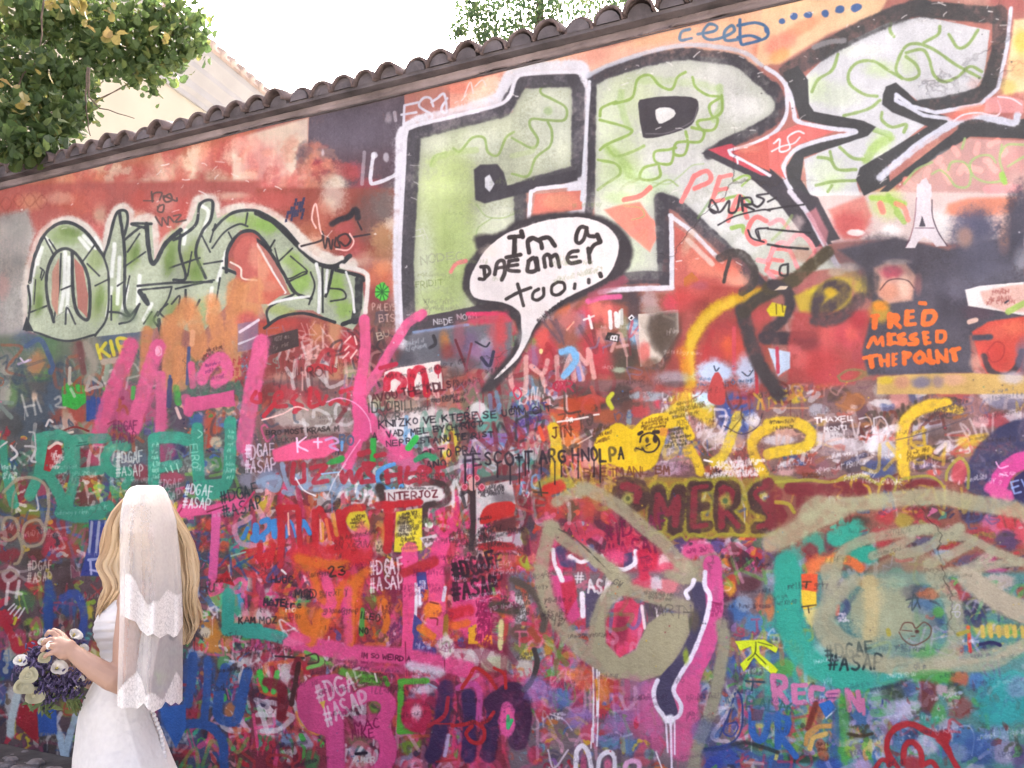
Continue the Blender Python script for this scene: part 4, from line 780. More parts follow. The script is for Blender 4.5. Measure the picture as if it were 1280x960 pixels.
# continuation of the magenta M
PART('painted_strokes', 'magenta cross bar and tall upright between the letters M and K')
Z(0, 0, 1)
F('c95b98', '231,498 262,493 292,488 294,507 262,511 230,517', soft=2, wob=2); S('c85c96', 12, '236,515 232,498', soft=2)
S('d0629e', 21, '327,428 322,455 315,490 309,525 304,556', soft=3)
C4(0, 2); PRI = 1
PART()
S('8a3a60', 9, '540,200 580,180'); B('8a3060', 615, 70, 10, 10, 1, .3); S('50a050', 22, '670,20 665,70', soft=8); S('4a9a48', 34, '880,20 890,90', soft=10); S('484868', 24, '850,-20 845,110', soft=6); S('d8b8b0', 16, '880,120 900,170', soft=6)
PART('painted_letter', 'row of large teal green capitals behind the head of the bride')
TE = '3f9478'
for w, p in [(50, '190,270 290,255 340,290 330,400 240,440 200,450', ), (54, '215,290 200,440 150,560', ), (56, '240,450 300,560 320,640'), (50, '340,280 530,270'), (50, '370,290 370,450 340,600'), (44, '400,440 500,430'), (50, '630,310 560,310 520,380 560,440 640,440'), (56, '300,640 440,640 540,610'), (40, '650,470 620,510'), (50, '40,460 70,600'), (40, '20,300 30,420')]: S(TE, w, p, soft=7, mott=.25)
for w, p in [(58, '770,280 770,500'), (60, '770,275 860,265 940,280'), (50, '800,420 890,400'), (60, '985,220 990,380 1000,500 1020,560'), (60, '1150,190 1150,330 1140,470 1090,540 1010,540'), (56, '1000,510 1110,500')]: S('419c82', w, p, soft=7, mott=.25)
S('3f9478', 40, '690,620 860,560', soft=10, op=.8); S('3c8c74', 50, '300,650 420,670 500,650', soft=10)
PART()
S('8ac8b0', 6, '990,230 1010,250 990,270'); T('EIRO', 985, 300, 34, '8ac8b0', 5, 85, .8); scrib(1130, 220, 1170, 480, 8, '8ac8b0', 18, 5); scrib(760, 290, 800, 480, 6, '9ad0b8', 18, 6); S('9ad0b8', 7, '830,420 840,440'); S('9ad0b8', 7, '855,410 865,440'); S('9ad0b8', 7, '885,400 895,440'); S('2a6a58', 6, '390,295 430,290'); S('2a6a58', 6, '380,310 440,300')
F('9a2c30', '240,310 300,300 310,350 250,440 220,430', soft=6); S('d8c0b0', 14, '245,320 280,295 305,300', soft=4); scrib(250, 320, 310, 420, 5, 'd8c8c0', 18, 7)
S('c8c4c0', 12, '60,310 90,350 60,380'); S('b8b4b0', 12, '130,310 180,320 160,380 180,390'); S('c0c0bc', 9, '0,320 40,290'); S('a8a8a4', 9, '150,240 175,250 180,330')
scrib(0, 400, 120, 480, 3, 'c8ccc4', 24, 7, op=.7)
# old tan scrawl at left
PART('scrawled_letters', 'tan looping letters at the far left of the wall')
S('a89a80', 16, '20,540 90,480 170,470 230,510 245,600 230,700 210,790 140,810 110,770 130,700 190,680 220,720', op=.85, soft=6); S('a89878', 16, '10,720 30,670 80,680 90,740 50,780 10,770', op=.85, soft=6); S('a89878', 16, '90,750 110,830 90,890 70,900', op=.85, soft=6); S('a08a7a', 14, '0,940 60,930 90,960', op=.8); S('a09078', 12, '60,640 70,560 100,500', op=.7)
PART()
F('2f3e86', '440,680 530,680 540,960 400,960 440,800', soft=8, op=.9)
for x in (455, 490, 525): S('b8b8c0', 14, [(x, 690), (x-12, 840)], soft=5, op=.8)
S('9aa0c0', 14, '440,880 520,870', soft=4); S('a8a8c8', 12, '450,890 455,950', soft=4); S('a8a8c8', 12, '450,930 530,940 520,890', soft=4)
TAG(135, 885, 46, -3, 'd0bfb0', 'pale stencil at the far left below the tan letters'); TAG(575, 345, 52, -4, 'cfd8cf', 'pale stencil over the teal letters above the veil', miss='D')
TAG(560, 190, 46, -4, '6a2a50', 'dark stencil on the magenta stroke left of the teal letters', op=.8)
TAG(790, 480, 44, -3, 'd8c8d0', 'pale partly hidden stencil right beside the veil', miss='DGAS', op=.7)
# pink bar, orange and white
PART('painted_strokes', 'magenta cross bar and stem right of the veil')
F('cf5a98', '880,640 900,600 1040,610 1230,560 1240,600 1150,640 1060,650 900,670', soft=8); S('d863b0', 44, '1085,640 1080,800 1070,960', soft=6)
PART()
S('8a3050', 7, '880,670 920,610'); S('7a2a40', 7, '1040,640 1130,610')
TAG(930, 500, 52, 4, 'dfe4e2', 'white stencil on teal and magenta right of the veil'); TAG(1095, 545, 56, -16, '26343a', 'black stencil tilted beside the white one right of the veil', sx=.5)
TAG(1215, 310, 60, -6, 'e6d6e4', 'white stencil on the magenta bar beside the pink letters')
S('c83c68', 10, '1270,540 1200,640'); S('9ab8a8', 8, '1160,860 1230,840')
# crop (1,2)
C4(1, 2)
F('7a5a58', '-20,-20 1300,-20 1300,980 -20,980', soft=30, mott=.3)
many([('a83c44', 130, 60, 90, 60), ('a89888', 250, 130, 120, 70), ('b8a8a0', 180, 170, 90, 50), ('7a3a38', 60, 60, 50, 60), ('a03840', 280, 60, 50, 50), ('8a8a80', 400, 140, 70, 60), ('9a9088', 330, 200, 90, 40), ('c0a8a8', 430, 210, 50, 40), ('7a9a98', 600, 120, 50, 40), ('a8a080', 640, 90, 90, 30), ('b8a08c', 740, 110, 80, 30), ('e4e0de', 760, 220, 130, 70), ('dcdcde', 700, 260, 90, 60), ('d8d0cc', 900, 160, 130, 50), ('a86858', 960, 70, 110, 50), ('b07060', 1000, 90, 80, 40), ('6a6a54', 1080, 80, 50, 60), ('e0e0e0', 1120, 140, 50, 50), ('5aa898', 1170, 200, 60, 60), ('8a6aa8', 1200, 290, 90, 50), ('9a78b0', 1120, 320, 60, 60), ('e0d040', 970, 300, 50, 90), ('dccc3c', 940, 350, 40, 50), ('dfe0e0', 880, 330, 60, 40), ('70a888', 860, 370, 60, 24), ('506a68', 840, 290, 30, 40), ('a8a0a8', 800, 420, 60, 40), ('5a8a78', 1150, 430, 60, 40), ('c0c0c8', 1180, 420, 30, 20), ('8a7aa0', 1060, 420, 50, 60)])
many([('6a5a68', 90, 430, 70, 50), ('8a98b0', 60, 480, 70, 50), ('9aa0a8', 280, 490, 120, 50), ('7a8aa0', 420, 520, 70, 40), ('a8a4a8', 460, 470, 60, 60), ('5a4a48', 350, 570, 70, 40), ('6a4a4a', 160, 540, 60, 50), ('c4b4b0', 330, 580, 60, 40), ('b09aa0', 500, 560, 50, 40), ('7aa898', 590, 540, 30, 50), ('5a5050', 470, 600, 50, 50), ('d8c23c', 40, 590, 60, 30), ('c8a838', 20, 620, 40, 30), ('6a4a3a', 110, 560, 50, 40), ('c84a54', 170, 640, 70, 70), ('8a2a34', 240, 600, 50, 60), ('d85a50', 130, 720, 60, 60), ('b83440', 260, 720, 60, 90), ('d88a4a', 350, 740, 60, 90), ('6a3030', 390, 760, 40, 60), ('d8a048', 400, 680, 40, 40), ('e0a048', 450, 780, 40, 50), ('b83030', 540, 680, 50, 60), ('7a4a40', 610, 700, 50, 80), ('a87050', 640, 640, 50, 30), ('b89a58', 630, 740, 30, 60), ('c03038', 680, 700, 40, 90)])
many([('d0c8c8', 800, 560, 110, 40), ('503c38', 900, 620, 50, 60), ('5a4440', 860, 700, 40, 60), ('a83430', 1000, 690, 90, 50), ('b8382c', 960, 670, 60, 40), ('8a4a40', 1000, 600, 60, 40), ('9a4a58', 990, 560, 40, 40), ('8a8048', 1010, 740, 60, 40), ('9a3838', 1000, 770, 60, 50), ('c8b8b4', 1150, 560, 60, 60), ('60585a', 1230, 560, 60, 40), ('c03834', 1180, 650, 50, 50), ('a83c38', 1250, 640, 50, 60), ('d0c8c4', 1130, 720, 40, 60), ('704040', 1250, 710, 50, 30), ('c8c4c4', 1230, 760, 60, 24), ('b83038', 1180, 810, 70, 30), ('8a3838', 1260, 820, 50, 40), ('c8a848', 1230, 870, 40, 40), ('b87838', 1250, 920, 40, 40)])
many([('d85038', 60, 830, 90, 60), ('c83c38', 40, 880, 70, 60), ('d8506a', 220, 860, 80, 60), ('c85a2c', 290, 890, 80, 40), ('c83434', 360, 820, 80, 60), ('d84050', 400, 900, 80, 50), ('e0568e', 530, 800, 50, 60), ('c83038', 470, 830, 60, 60), ('d8383c', 520, 890, 80, 60), ('a8402c', 430, 930, 50, 40), ('b03038', 600, 850, 60, 60), ('a85838', 590, 780, 40, 40), ('d84888', 780, 880, 60, 90), ('d84a90', 940, 850, 70, 70), ('705870', 840, 850, 40, 40), ('b83040', 860, 930, 60, 30), ('c83850', 980, 830, 40, 60), ('e05090', 1060, 930, 80, 60), ('c84058', 1150, 930, 60, 60), ('6a5a90', 840, 950, 30, 30), ('785848', 60, 930, 50, 40), ('a84a78', 130, 920, 50, 50), ('b84a40', 230, 930, 60, 30)])
dabs(0, 560, 640, 960, 170, 'c83c38 d8506a d88a4a 8a2a34 e8704a e05a94 6a3030 d8a048 f0a0a0 a8402c 503838 d8c0b8', (8, 26), (20, 90), (50, 130), op=(.5, .95), soft=(3, 10))
dabs(640, 600, 1280, 960, 120, 'c83c38 d84888 503c38 8a2a34 e05a94 d8b838 c8b8b4 a83430 8a8048 d8506a', (8, 24), (20, 80), (40, 140), op=(.5, .95), soft=(3, 10))
dabs(0, 380, 640, 580, 60, '8a98b0 a8a4a8 5a4a48 c4b4b0 6a5a68 7aa898 b03a44 d0c8cc', (8, 20), (20, 70), op=(.5, .9), soft=(3, 9))
# red script 'osters'
PART('scrawled_letters', 'faded red lettering between the magenta M and K')
for p in ['0,40 -20,80 20,90 20,50', '90,80 130,60 120,40 95,60 100,110 150,110', '200,60 180,90 230,110 190,140', '270,20 270,110 320,100', '300,40 330,100 350,60', '370,100 400,80 450,100 460,50', '420,40 480,20']: S('b8323e', 20, p, soft=5, op=.9)
S('b8323e', 22, '40,160 90,100', soft=5); S('c04050', 16, '190,90 200,140', soft=5)
PART()
RESUME(PINKK)
S('d8599c', 62, '520,-20 510,120 520,200 500,300 460,400', soft=10); S('d65a9e', 70, '510,90 580,200 680,300 760,380 780,400', soft=12); S('d659a0', 50, '560,200 540,260', soft=10); PART()
S('efb0d0', 6, '350,90 420,70 500,100 560,170 575,240', op=.9); S('efb0d0', 6, '520,280 480,340 430,420', op=.8); S('e8c0b8', 8, '30,180 130,150 200,115 260,130')
many([('d65a9e', 720, 360, 70, 50), ('c06aa0', 760, 400, 60, 30)])
T('AVOU THE KDLS', 570, 55, 34, '4a2028', 9, -10, .75, op=.9); T('IDUCIBILI', 560, 90, 46, '3a3a34', 6, -2, .55, .2); T('OXZR', 605, 150, 34, '4a4a48', 6, -4, .7); scrib(720, 120, 870, 150, 1, '4a4a48', 26, 6, -8)
T("KNIZKO VE KTERE SE UCIM CIT", 610, 185, 32, '2c2830', 7, -5, .85, .28); T("VAD. MEL BYCH RICT", 650, 238, 28, '2c2830', 7, -6, .8, .25); T("NEPRESTANU TE RIST", 650, 284, 28, '2c2830', 7, -5, .85, .3); T("SI TO PRA", 830, 332, 36, '2c2830', 7.5, -4, .75, .3); T("ANO", 850, 385, 34, '2c2830', 7, -3, .8, .3); T('A', 580, 245, 30, '2c2830', 7)
for x, y in [(1060, 130), (1055, 195), (1020, 215), (1130, 210), (1075, 270)]: S('2c2830', 6, [(x, y), (x+8, y-16)])
T('BRO MOST KRASA M', 50, 235, 22, '3a3030', 6, -4, .85, .2); T('VELKYM SLOV', 80, 275, 20, '4a4040', 5, -4, .85, .2); T('BO', 420, 255, 44, '50607a', 9, 0, .7); T('OH', 375, 325, 26, '3a3040', 6); scrib(280, 150, 490, 200, 2, '6a5a54', 18, 4, -4, op=.6)
S('6a9ac8', 14, '430,290 430,330')
F('3aa84a', '570,270 600,270 598,400 570,410', soft=7); S('38b850', 30, '760,320 800,270', soft=6); S('3a9a48', 30, '380,390 430,375', soft=10); S('3a8a50', 12, '340,410 370,390', soft=5); S('409868', 26, '800,380 850,355 890,370', soft=8)
PART('painted_strokes', 'pink bar with thin white K and plus sign')
F('e0609a', '80,330 190,290 380,260 410,330 340,370 90,390', soft=14); PART()
S('f4c8e0', 9, '205,270 210,340'); S('f4c8e0', 9, '250,265 210,305 260,335'); S('f4c8e0', 8, '290,290 330,290'); S('f4c8e0', 8, '310,270 312,320'); S('c8a0c8', 12, '350,280 390,270 410,290 370,310 410,330')
PART('scrawled_letters', 'red capitals reading a name and two words over pale blue strokes')
for p in ['130,400 150,480 180,530 200,460 230,520 270,500', '250,430 250,520', '390,480 400,530 470,500', '300,530 370,520', '520,520 560,480 600,520', '10,490 60,470 120,470 100,530 40,500', '140,540 170,550']: S('92a8c0', 24, p, soft=7, op=.85)
for w, p in [(26, '190,400 185,490 240,485'), (22, '240,400 245,480'), (22, '280,420 350,410 290,490 360,485'), (26, '430,440 440,490 470,440 490,490 520,430'), (26, '540,400 580,400'), (28, '530,490 520,440 570,400'), (24, '590,400 560,440 600,480 530,490'), (30, '520,350 560,340'), (26, '600,360 640,350'), (26, '650,420 660,490'), (24, '650,460 720,450'), (26, '720,420 720,490'), (22, '760,420 750,490 800,480'), (20, '750,450 800,445'), (24, '820,490 820,420 870,430 830,460 880,490'), (24, '910,420 905,490'), (18, '900,420 940,415'), (18, '900,455 935,450')]: S('b03040', w, p, soft=6, op=.95)
PART()
S('9ac0e0', 7, '330,450 420,440'); S('f0e8e8', 7, '200,470 240,530 300,560'); S('e8e0e0', 6, '450,400 400,470 360,560', op=.7)
PART('painted_heart', 'light blue outline of a heart beside the red capitals')
S('5c9ed4', 22, '690,400 640,420 610,450 620,500 690,540 710,545 730,510', soft=4); S('5c9ed4', 12, '700,550 690,520'); PART()
T('SEVERLOYA', 800, 445, 30, '4a4440', 5, 2, .6, op=.7)
# intertoz plate and dark frames
S('4a3c38', 50, '620,520 640,580', soft=14); F('dcd4d0', '640,530 900,505 940,525 930,580 880,600 650,590', soft=8, sm=False); S('4a3a38', 34, '880,490 940,510 960,560 930,600 850,610 840,700', soft=10)
T('INTERJOZ', 645, 545, 34, '6a2830', 8, -3, .8, .22); scrib(720, 510, 900, 530, 1, '5a5050', 10, 4)
S('b02c34', 36, '610,605 720,600 810,590', soft=8); S('b82c38', 40, '660,620 660,720 650,820', soft=10)
F('dfcc38', '700,640 830,620 830,830 790,840 690,840', soft=8); F('dcc83c', '450,650 520,600 570,700 550,750 470,720', soft=8, sm=True); B('7a6a60', 730, 700, 30, 40, .8); B('d8d0c4', 740, 730, 40, 30, .8); scrib(700, 640, 820, 830, 9, '3a3028', 16, 5, -6); scrib(470, 650, 550, 720, 4, '4a3820', 14, 4); B('d0c4a8', 630, 810, 40, 40, .8); scrib(600, 800, 680, 840, 2, '4a3830', 16, 5); B('e0903c', 650, 760, 24, 50, .8)
F('d0c4c4', '820,770 900,750 920,780 850,820', soft=7); scrib(830, 770, 900, 800, 2, '4a3838', 14, 5)
B('e8e4dc', 872, 705, 14, 16, 1, .3); B('7a9a68', 860, 690, 24, 20, .7); B('e4e0d8', 850, 705, 6, 10, 1)
S('48383a', 30, '1085,540 1085,680 1075,820', soft=8)
F('d8d4d2', '1100,520 1280,480 1300,600 1180,600 1100,800 1280,790 1280,760 1100,790', soft=10, op=.9); scrib(1110, 510, 1260, 560, 3, '3a3438', 16, 6, -8); scrib(1110, 660, 1200, 800, 7, '3a3438', 16, 6, -20)
S('544c50', 26, '1100,490 1200,470 1300,470', soft=10); B('6a6266', 1240, 570, 60, 30, .8); F('c43430', '1130,640 1170,600 1280,590 1290,640 1200,680 1120,700', soft=10, sm=True); F('6a3a3c', '1190,690 1300,660 1300,730 1200,740', soft=16); F('b8343a', '1110,800 1200,785 1290,800 1290,830 1110,830', soft=10)
PART('red_flower', 'flower of red dots with a pale pink centre')
for x, y in [(1072, 472), (1105, 472), (1043, 515), (1130, 515)]: B('c4485c', x, y, 17, 19, 1, .2, 0, .1); S('e09aa4', 4, [(x-14, y), (x, y-15), (x+14, y), (x, y+15), (x-14, y)])
B('d8a8a0', 1083, 488, 18, 22, 1, .2); B('d8a49c', 1083, 515, 18, 20, 1, .2); PART()
PART('painted_strokes', 'light blue brush letters on the red and orange ground left of centre')
for w, p in [(34, '0,710 0,780'), (26, '30,690 60,680 70,720 20,770'), (30, '90,690 95,760'), (20, '90,685 130,680 130,720 100,730'), (26, '150,760 170,690 190,760'), (26, '215,760 235,690 270,745'), (22, '-40,720 -60,770'), (40, '-10,770 30,775')]: S('4a8cc8', w, p, soft=4)
PART()
S('c03040', 24, '160,600 150,650 190,800 160,850', soft=6, op=.8); S('b02838', 30, '300,640 330,760', soft=10, op=.8); S('e89a50', 18, '420,640 430,800', soft=6); S('e8a048', 22, '330,700 330,780', soft=8); S('c02c30', 36, '430,700 470,780 560,830', soft=10); S('c83034', 44, '380,830 460,800 500,830 450,860', soft=8)
B('e055a0', 530, 780, 36, 26, 1, .4); S('e26ab0', 22, '10,890 40,820', soft=6, op=.7); S('c02c38', 20, '0,860 40,880 60,830', soft=5); S('e8e0dc', 10, '130,930 150,950')
T('U', 20, 790, 90, 'c83c40', 22, 0, .6, op=.9)
B('c8702c', 270, 905, 60, 34, .9); T('23', 350, 905, 40, '3a2820', 7, -8, .7)
PART('painted_strokes', 'broad magenta strokes in the lower middle of the wall')
S('e454a0', 80, '770,830 770,960', soft=8); S('e05098', 90, '930,800 900,900 880,960', soft=14); S('e45aa0', 60, '1010,800 1000,960', soft=12, op=.8); PART()
S('c03040', 36, '800,940 900,890', soft=6); S('b83c48', 40, '990,800 970,860', soft=10, op=.8)
TAG(560, 890, 66, -8, 'f0e0e4', 'white stencil half covered by orange in the lower middle', miss='GS'); TAG(985, 905, 70, -14, '3c2430', 'black stencil with pink halo beside the magenta strokes', sx=.5)
C4(1, 2)
# crop (2,2)
C4(2, 2)
F('7c5a58', '-20,-20 1300,-20 1300,480 -20,480', soft=20, mott=.3)
many([('b84a5a', 30, 40, 50, 60), ('6a6a64', 110, 40, 60, 60), ('8a7ab0', 90, 190, 110, 50), ('9078b4', 40, 240, 80, 40), ('4a5a98', 60, 120, 70, 40), ('a8a8c8', 120, 260, 50, 30), ('b84a58', 230, 30, 60, 40), ('5a4440', 330, 60, 90, 50), ('4a4038', 400, 100, 80, 50), ('c8502c', 330, 110, 90, 50), ('b84a38', 400, 80, 80, 24), ('d86a38', 240, 160, 50, 40), ('a85a38', 480, 160, 70, 40), ('463c38', 540, 60, 70, 60), ('6a4840', 600, 120, 60, 40), ('b8484c', 640, 140, 50, 30), ('c84858', 745, 95, 36, 30), ('9aa8b0', 690, 60, 90, 24), ('a8b4b8', 820, 40, 60, 30), ('6c5a5c', 800, 80, 60, 40), ('8a7a80', 780, 120, 40, 30), ('8a9ea0', 585, 170, 14, 40), ('d85a38', 290, 210, 60, 60), ('e0803c', 300, 290, 50, 60), ('c84a3c', 150, 250, 36, 50), ('8ac0b0', 205, 230, 20, 60), ('4a9078', 90, 400, 70, 30), ('6a98a0', 60, 360, 60, 40), ('8a4a48', 150, 420, 50, 40), ('d8786c', 360, 410, 60, 40), ('c85a4c', 300, 390, 50, 50), ('d89a8a', 400, 390, 50, 30), ('b8a0b0', 60, 440, 40, 30), ('7a3a40', 260, 440, 40, 40), ('a85a5a', 480, 430, 60, 30), ('3c3830', 640, 60, 0.1, 0.1)])
many([('e0c83c', 860, 90, 70, 70), ('d0b838', 960, 130, 50, 70), ('b8cfe0', 960, 60, 60, 60), ('c8b0a8', 820, 280, 60, 50), ('d0c4bc', 800, 330, 70, 50), ('b88a88', 940, 210, 70, 50), ('c4b4ac', 1000, 260, 60, 50), ('8a6a64', 1040, 220, 40, 50), ('a8788a', 820, 400, 70, 50), ('b89aa8', 770, 420, 60, 40), ('c08a80', 900, 360, 60, 50), ('5a4a38', 970, 360, 34, 60), ('a8503c', 1010, 430, 50, 30), ('b8805c', 1100, 420, 50, 40), ('9a5048', 1140, 340, 40, 40), ('c8a08c', 1110, 280, 50, 60), ('d8c8c0', 1060, 270, 50, 40), ('e0d8d8', 1200, 180, 40, 40), ('a84040', 1180, 60, 50, 40), ('6a5a6a', 1250, 80, 40, 40), ('a8503c', 1160, 440, 60, 30), ('c8a890', 1220, 230, 40, 40)])
B('3c5498', 1120, 150, 90, 110, .9, .5); B('b84a3c', 1130, 90, 50, 14, .8); F('a83c44', '960,-30 1060,-30 1050,60 1010,70 990,20', soft=8); F('b8cfe4', '900,0 970,-20 980,80 960,110 920,60', soft=10); S('c8983c', 40, '960,160 1000,200', soft=14, op=.6)
PART('painted_strokes', 'broad yellow brush letters across the middle of the wall')
F('e0bc24', '410,310 440,250 520,195 570,210 600,225 660,170 740,150 790,160 770,260 740,350 700,420 600,440 500,400 430,400', soft=12, sm=True, mott=.2)
S('dcb82a', 56, '210,220 225,330 220,450', soft=10); F('dcb82c', '620,220 700,150 780,140 820,180 740,260', soft=10); S('e0be2e', 44, '790,200 850,190 890,260', soft=8); S('dcb830', 44, '890,330 920,380 940,440', soft=10); S('dcbc38', 50, '870,60 840,110 780,150', soft=16, op=.8); S('d4b830', 60, '900,120 980,170', soft=22, op=.8)
S('d8bc3c', 50, '1130,160 1090,280 1050,360 1010,390', soft=10); S('d0b43c', 30, '1010,390 1080,420', soft=10, op=.8); S('d8b430', 50, '1290,220 1230,250 1200,310 1230,400 1260,450', soft=10)
YL = CUR
PART()
many([('c8505a', 760, 240, 30, 20)], .4)
S('4a3a40', 7, '1150,120 1150,165 1210,215', op=.9); S('4a3a44', 6, '1060,210 1150,250 1230,210 1250,150', op=.9); S('6a5a20', 6, '1090,240 1150,165', op=.9); B('e0d8dc', 1200, 180, 34, 30, .8)
PART('round_face', 'small round smiling face drawn in black on yellow')
S('3a2c28', 9, '640,290 650,260 690,245 725,265 735,300 710,335 670,340 650,320'); S('3a2c28', 16, '635,250 650,240'); S('3a2c28', 18, '710,240 730,240'); B('3a2c28', 715, 275, 14, 20, 1, .3); B('3a2c28', 675, 280, 10, 16, .9, .3); S('3a2c28', 7, '670,310 690,300'); S('3a2c28', 8, '620,320 650,330')
PART()
T('JIN', 200, 220, 50, '5a3020', 8, -4, .65, .3); T('BAETMANL BM', 360, 425, 40, '6a3a28', 8, -2, .8, .2, op=.9); S('f0e0d8', 10, '230,190 330,175 380,165', sm=False); T('OM', 270, 170, 20, 'f0e8e0', 6, -4); S('f0e8e0', 8, '410,155 435,152'); S('f0d8c8', 7, '330,300 400,260', op=.8); scrib(400, 220, 520, 300, 3, '5a3a18', 16, 5, -14); scrib(640, 170, 780, 230, 4, '5a4018', 14, 5, -10); scrib(760, 220, 900, 320, 5, '4a4030', 14, 5, -8); scrib(760, 320, 900, 400, 3, '8a7a70', 14, 4, -8); scrib(780, 90, 980, 180, 4, '6a5a24', 14, 4, -12)
S('c83c54', 8, '10,40 30,20 50,50 30,75 10,40 20,15'); T('IM', 0, 110, 26, '2a2428', 7, 0, .8); T('CIT', 95, 100, 30, '4a4078', 7, -6, .9); scrib(0, 170, 190, 220, 2, '4a3a78', 18, 5, -16); T('OR', 210, -10, 40, 'a83048', 8)
S('c0c03c', 24, '500,50 480,80 500,120', soft=10); S('d8583c', 20, '140,220 160,280', soft=6)
S('f0e8e8', 9, '960,380 1000,390'); scrib(950, 380, 1280, 470, 6, 'f0e8ea', 16, 6, -3, op=.8); scrib(980, 420, 1060, 450, 1, '3a2428', 26, 9); scrib(1000, 220, 1120, 330, 4, 'b8a090', 16, 4, op=.6)
many([('d89080', 320, 450, 30, 20), ('d8a890', 410, 395, 24, 20)])
# crop (3,2) top
C4(3, 2)
F('806460', '-20,-20 1300,-20 1300,480 -20,480', soft=20, mott=.3)
many([('b05040', 60, 40, 60, 50), ('4a5a8a', 70, 50, 40, 40), ('c4b03c', 140, 70, 50, 26), ('b85a48', 250, 30, 60, 40), ('5a4840', 350, 50, 70, 40), ('9a6440', 420, 90, 70, 50), ('6a5058', 480, 140, 40, 40), ('d4d0d0', 580, 95, 70, 20), ('d09088', 660, 70, 50, 50), ('a89a90', 560, 30, 40, 40), ('5a6080', 740, 40, 40, 60), ('b8685c', 850, 30, 70, 40), ('b85a58', 960, 50, 80, 40), ('a87a78', 1040, 110, 60, 50), ('d0c8cc', 1150, 60, 90, 50), ('c8c0c4', 1250, 40, 60, 50), ('77748a', 1200, 100, 80, 30), ('b8505a', 1150, 180, 80, 40), ('d8d0d4', 1240, 160, 60, 30), ('a8a0b0', 820, 220, 80, 40), ('c8c4cc', 760, 230, 60, 40), ('6a5854', 700, 150, 60, 40), ('665450', 860, 250, 80, 40), ('604c48', 560, 180, 80, 40), ('b0b0b8', 250, 130, 50, 30), ('55464a', 380, 220, 110, 30), ('d8d4d6', 300, 270, 90, 40), ('c8c0c4', 400, 310, 90, 40), ('dcdadc', 540, 290, 60, 60), ('b4b4bc', 600, 330, 50, 50), ('a89090', 330, 340, 80, 30), ('4a5a88', 560, 420, 80, 50), ('8a6068', 250, 400, 60, 40), ('a05048', 180, 420, 60, 40), ('d0a4a0', 90, 430, 50, 30), ('5a5058', 420, 410, 60, 30), ('cbb8c8', 770, 400, 60, 30), ('7a4848', 850, 370, 60, 40), ('c85a50', 830, 440, 40, 20), ('d4c8d0', 890, 320, 50, 40), ('c8a048', 1000, 290, 60, 40), ('b8983c', 1040, 270, 60, 20), ('a88050', 980, 340, 50, 30), ('c89a8a', 100, 240, 60, 30), ('d4ccd0', 60, 280, 80, 26), ('9a5048', 170, 370, 60, 30), ('d4a8a8', 1060, 190, 40, 30)])
dabs(0, 0, 1000, 440, 70, 'd8d4d6 6a5058 b85a48 9a6440 c8c0c4 4a5a88 a84848 c8b8b0 544448 d8b848', (10, 30), (30, 120), (-20, 40), op=(.4, .9), soft=(6, 16))
PART('painted_strokes', 'yellow round stroke and arch sprayed near the right edge')
S('dcbc38', 54, '0,200 80,190 160,200 215,250 190,310 100,330 0,350', soft=10); S('e0bc3c', 60, '680,440 670,330 675,220 720,150 800,110 890,100', soft=12); S('dcb840', 46, '690,370 750,340 800,330', soft=10); S('d8b440', 40, '890,120 960,130', soft=12); S('d0ac40', 40, '970,290 1090,265', soft=12, op=.8)
PART()
T('THAXEL', 235, 170, 24, 'f4f0f0', 7, -4, 1., .2); T('MONTI', 280, 215, 20, 'e8e4e4', 6, -4, 1.); scrib(0, 180, 160, 230, 2, '5a4a30', 16, 5, -4); scrib(680, 330, 800, 390, 2, '6a5020', 20, 5, -14); scrib(780, 110, 1000, 190, 3, '4a4048', 18, 5, -16); S('5a5058', 5, '640,280 800,240 1000,170', op=.8); scrib(1080, 20, 1280, 80, 2, '6a6a78', 22, 5, -8); scrib(260, 330, 440, 380, 3, '7a6a70', 12, 4, op=.6); scrib(720, 390, 820, 430, 2, '5a4a68', 14, 4); scrib(160, 440, 280, 470, 2, '6a3a20', 14, 4)
S('d8a070', 9, '10,120 200,120', op=.6); S('a87048', 12, '340,100 440,130 480,80 440,50', op=.7); S('a87850', 10, '490,150 520,200 480,200', op=.7); S('e4e0e4', 40, '520,320 560,250 640,220', soft=14, op=.8)
S('e8d8d8', 24, '840,340 900,290 900,330', soft=8, op=.8)
PART('painted_strokes', 'dark navy arc cut off by the right edge')
S('3e3f5e', 170, '1060,470 1130,350 1240,270 1400,240', soft=14); PART()
F('332f58', '1230,470 1300,420 1300,640 1220,560', soft=8)
PART('painted_strokes', 'bright magenta arc inside the navy arc at the right edge')
S('cc4fa8', 90, '1145,530 1170,460 1230,400 1320,370', soft=8); S('cc5aa8', 60, '1110,520 1200,560', soft=14); PART()
T('EV', 1215, 490, 50, '9ab0e0', 8, -14, .7); S('e8b0d8', 7, '1140,390 1160,420 1200,410'); S('e0b0d8', 6, '1160,450 1200,460')
B('c05058', 960, 440, 40, 60, .9, .4)
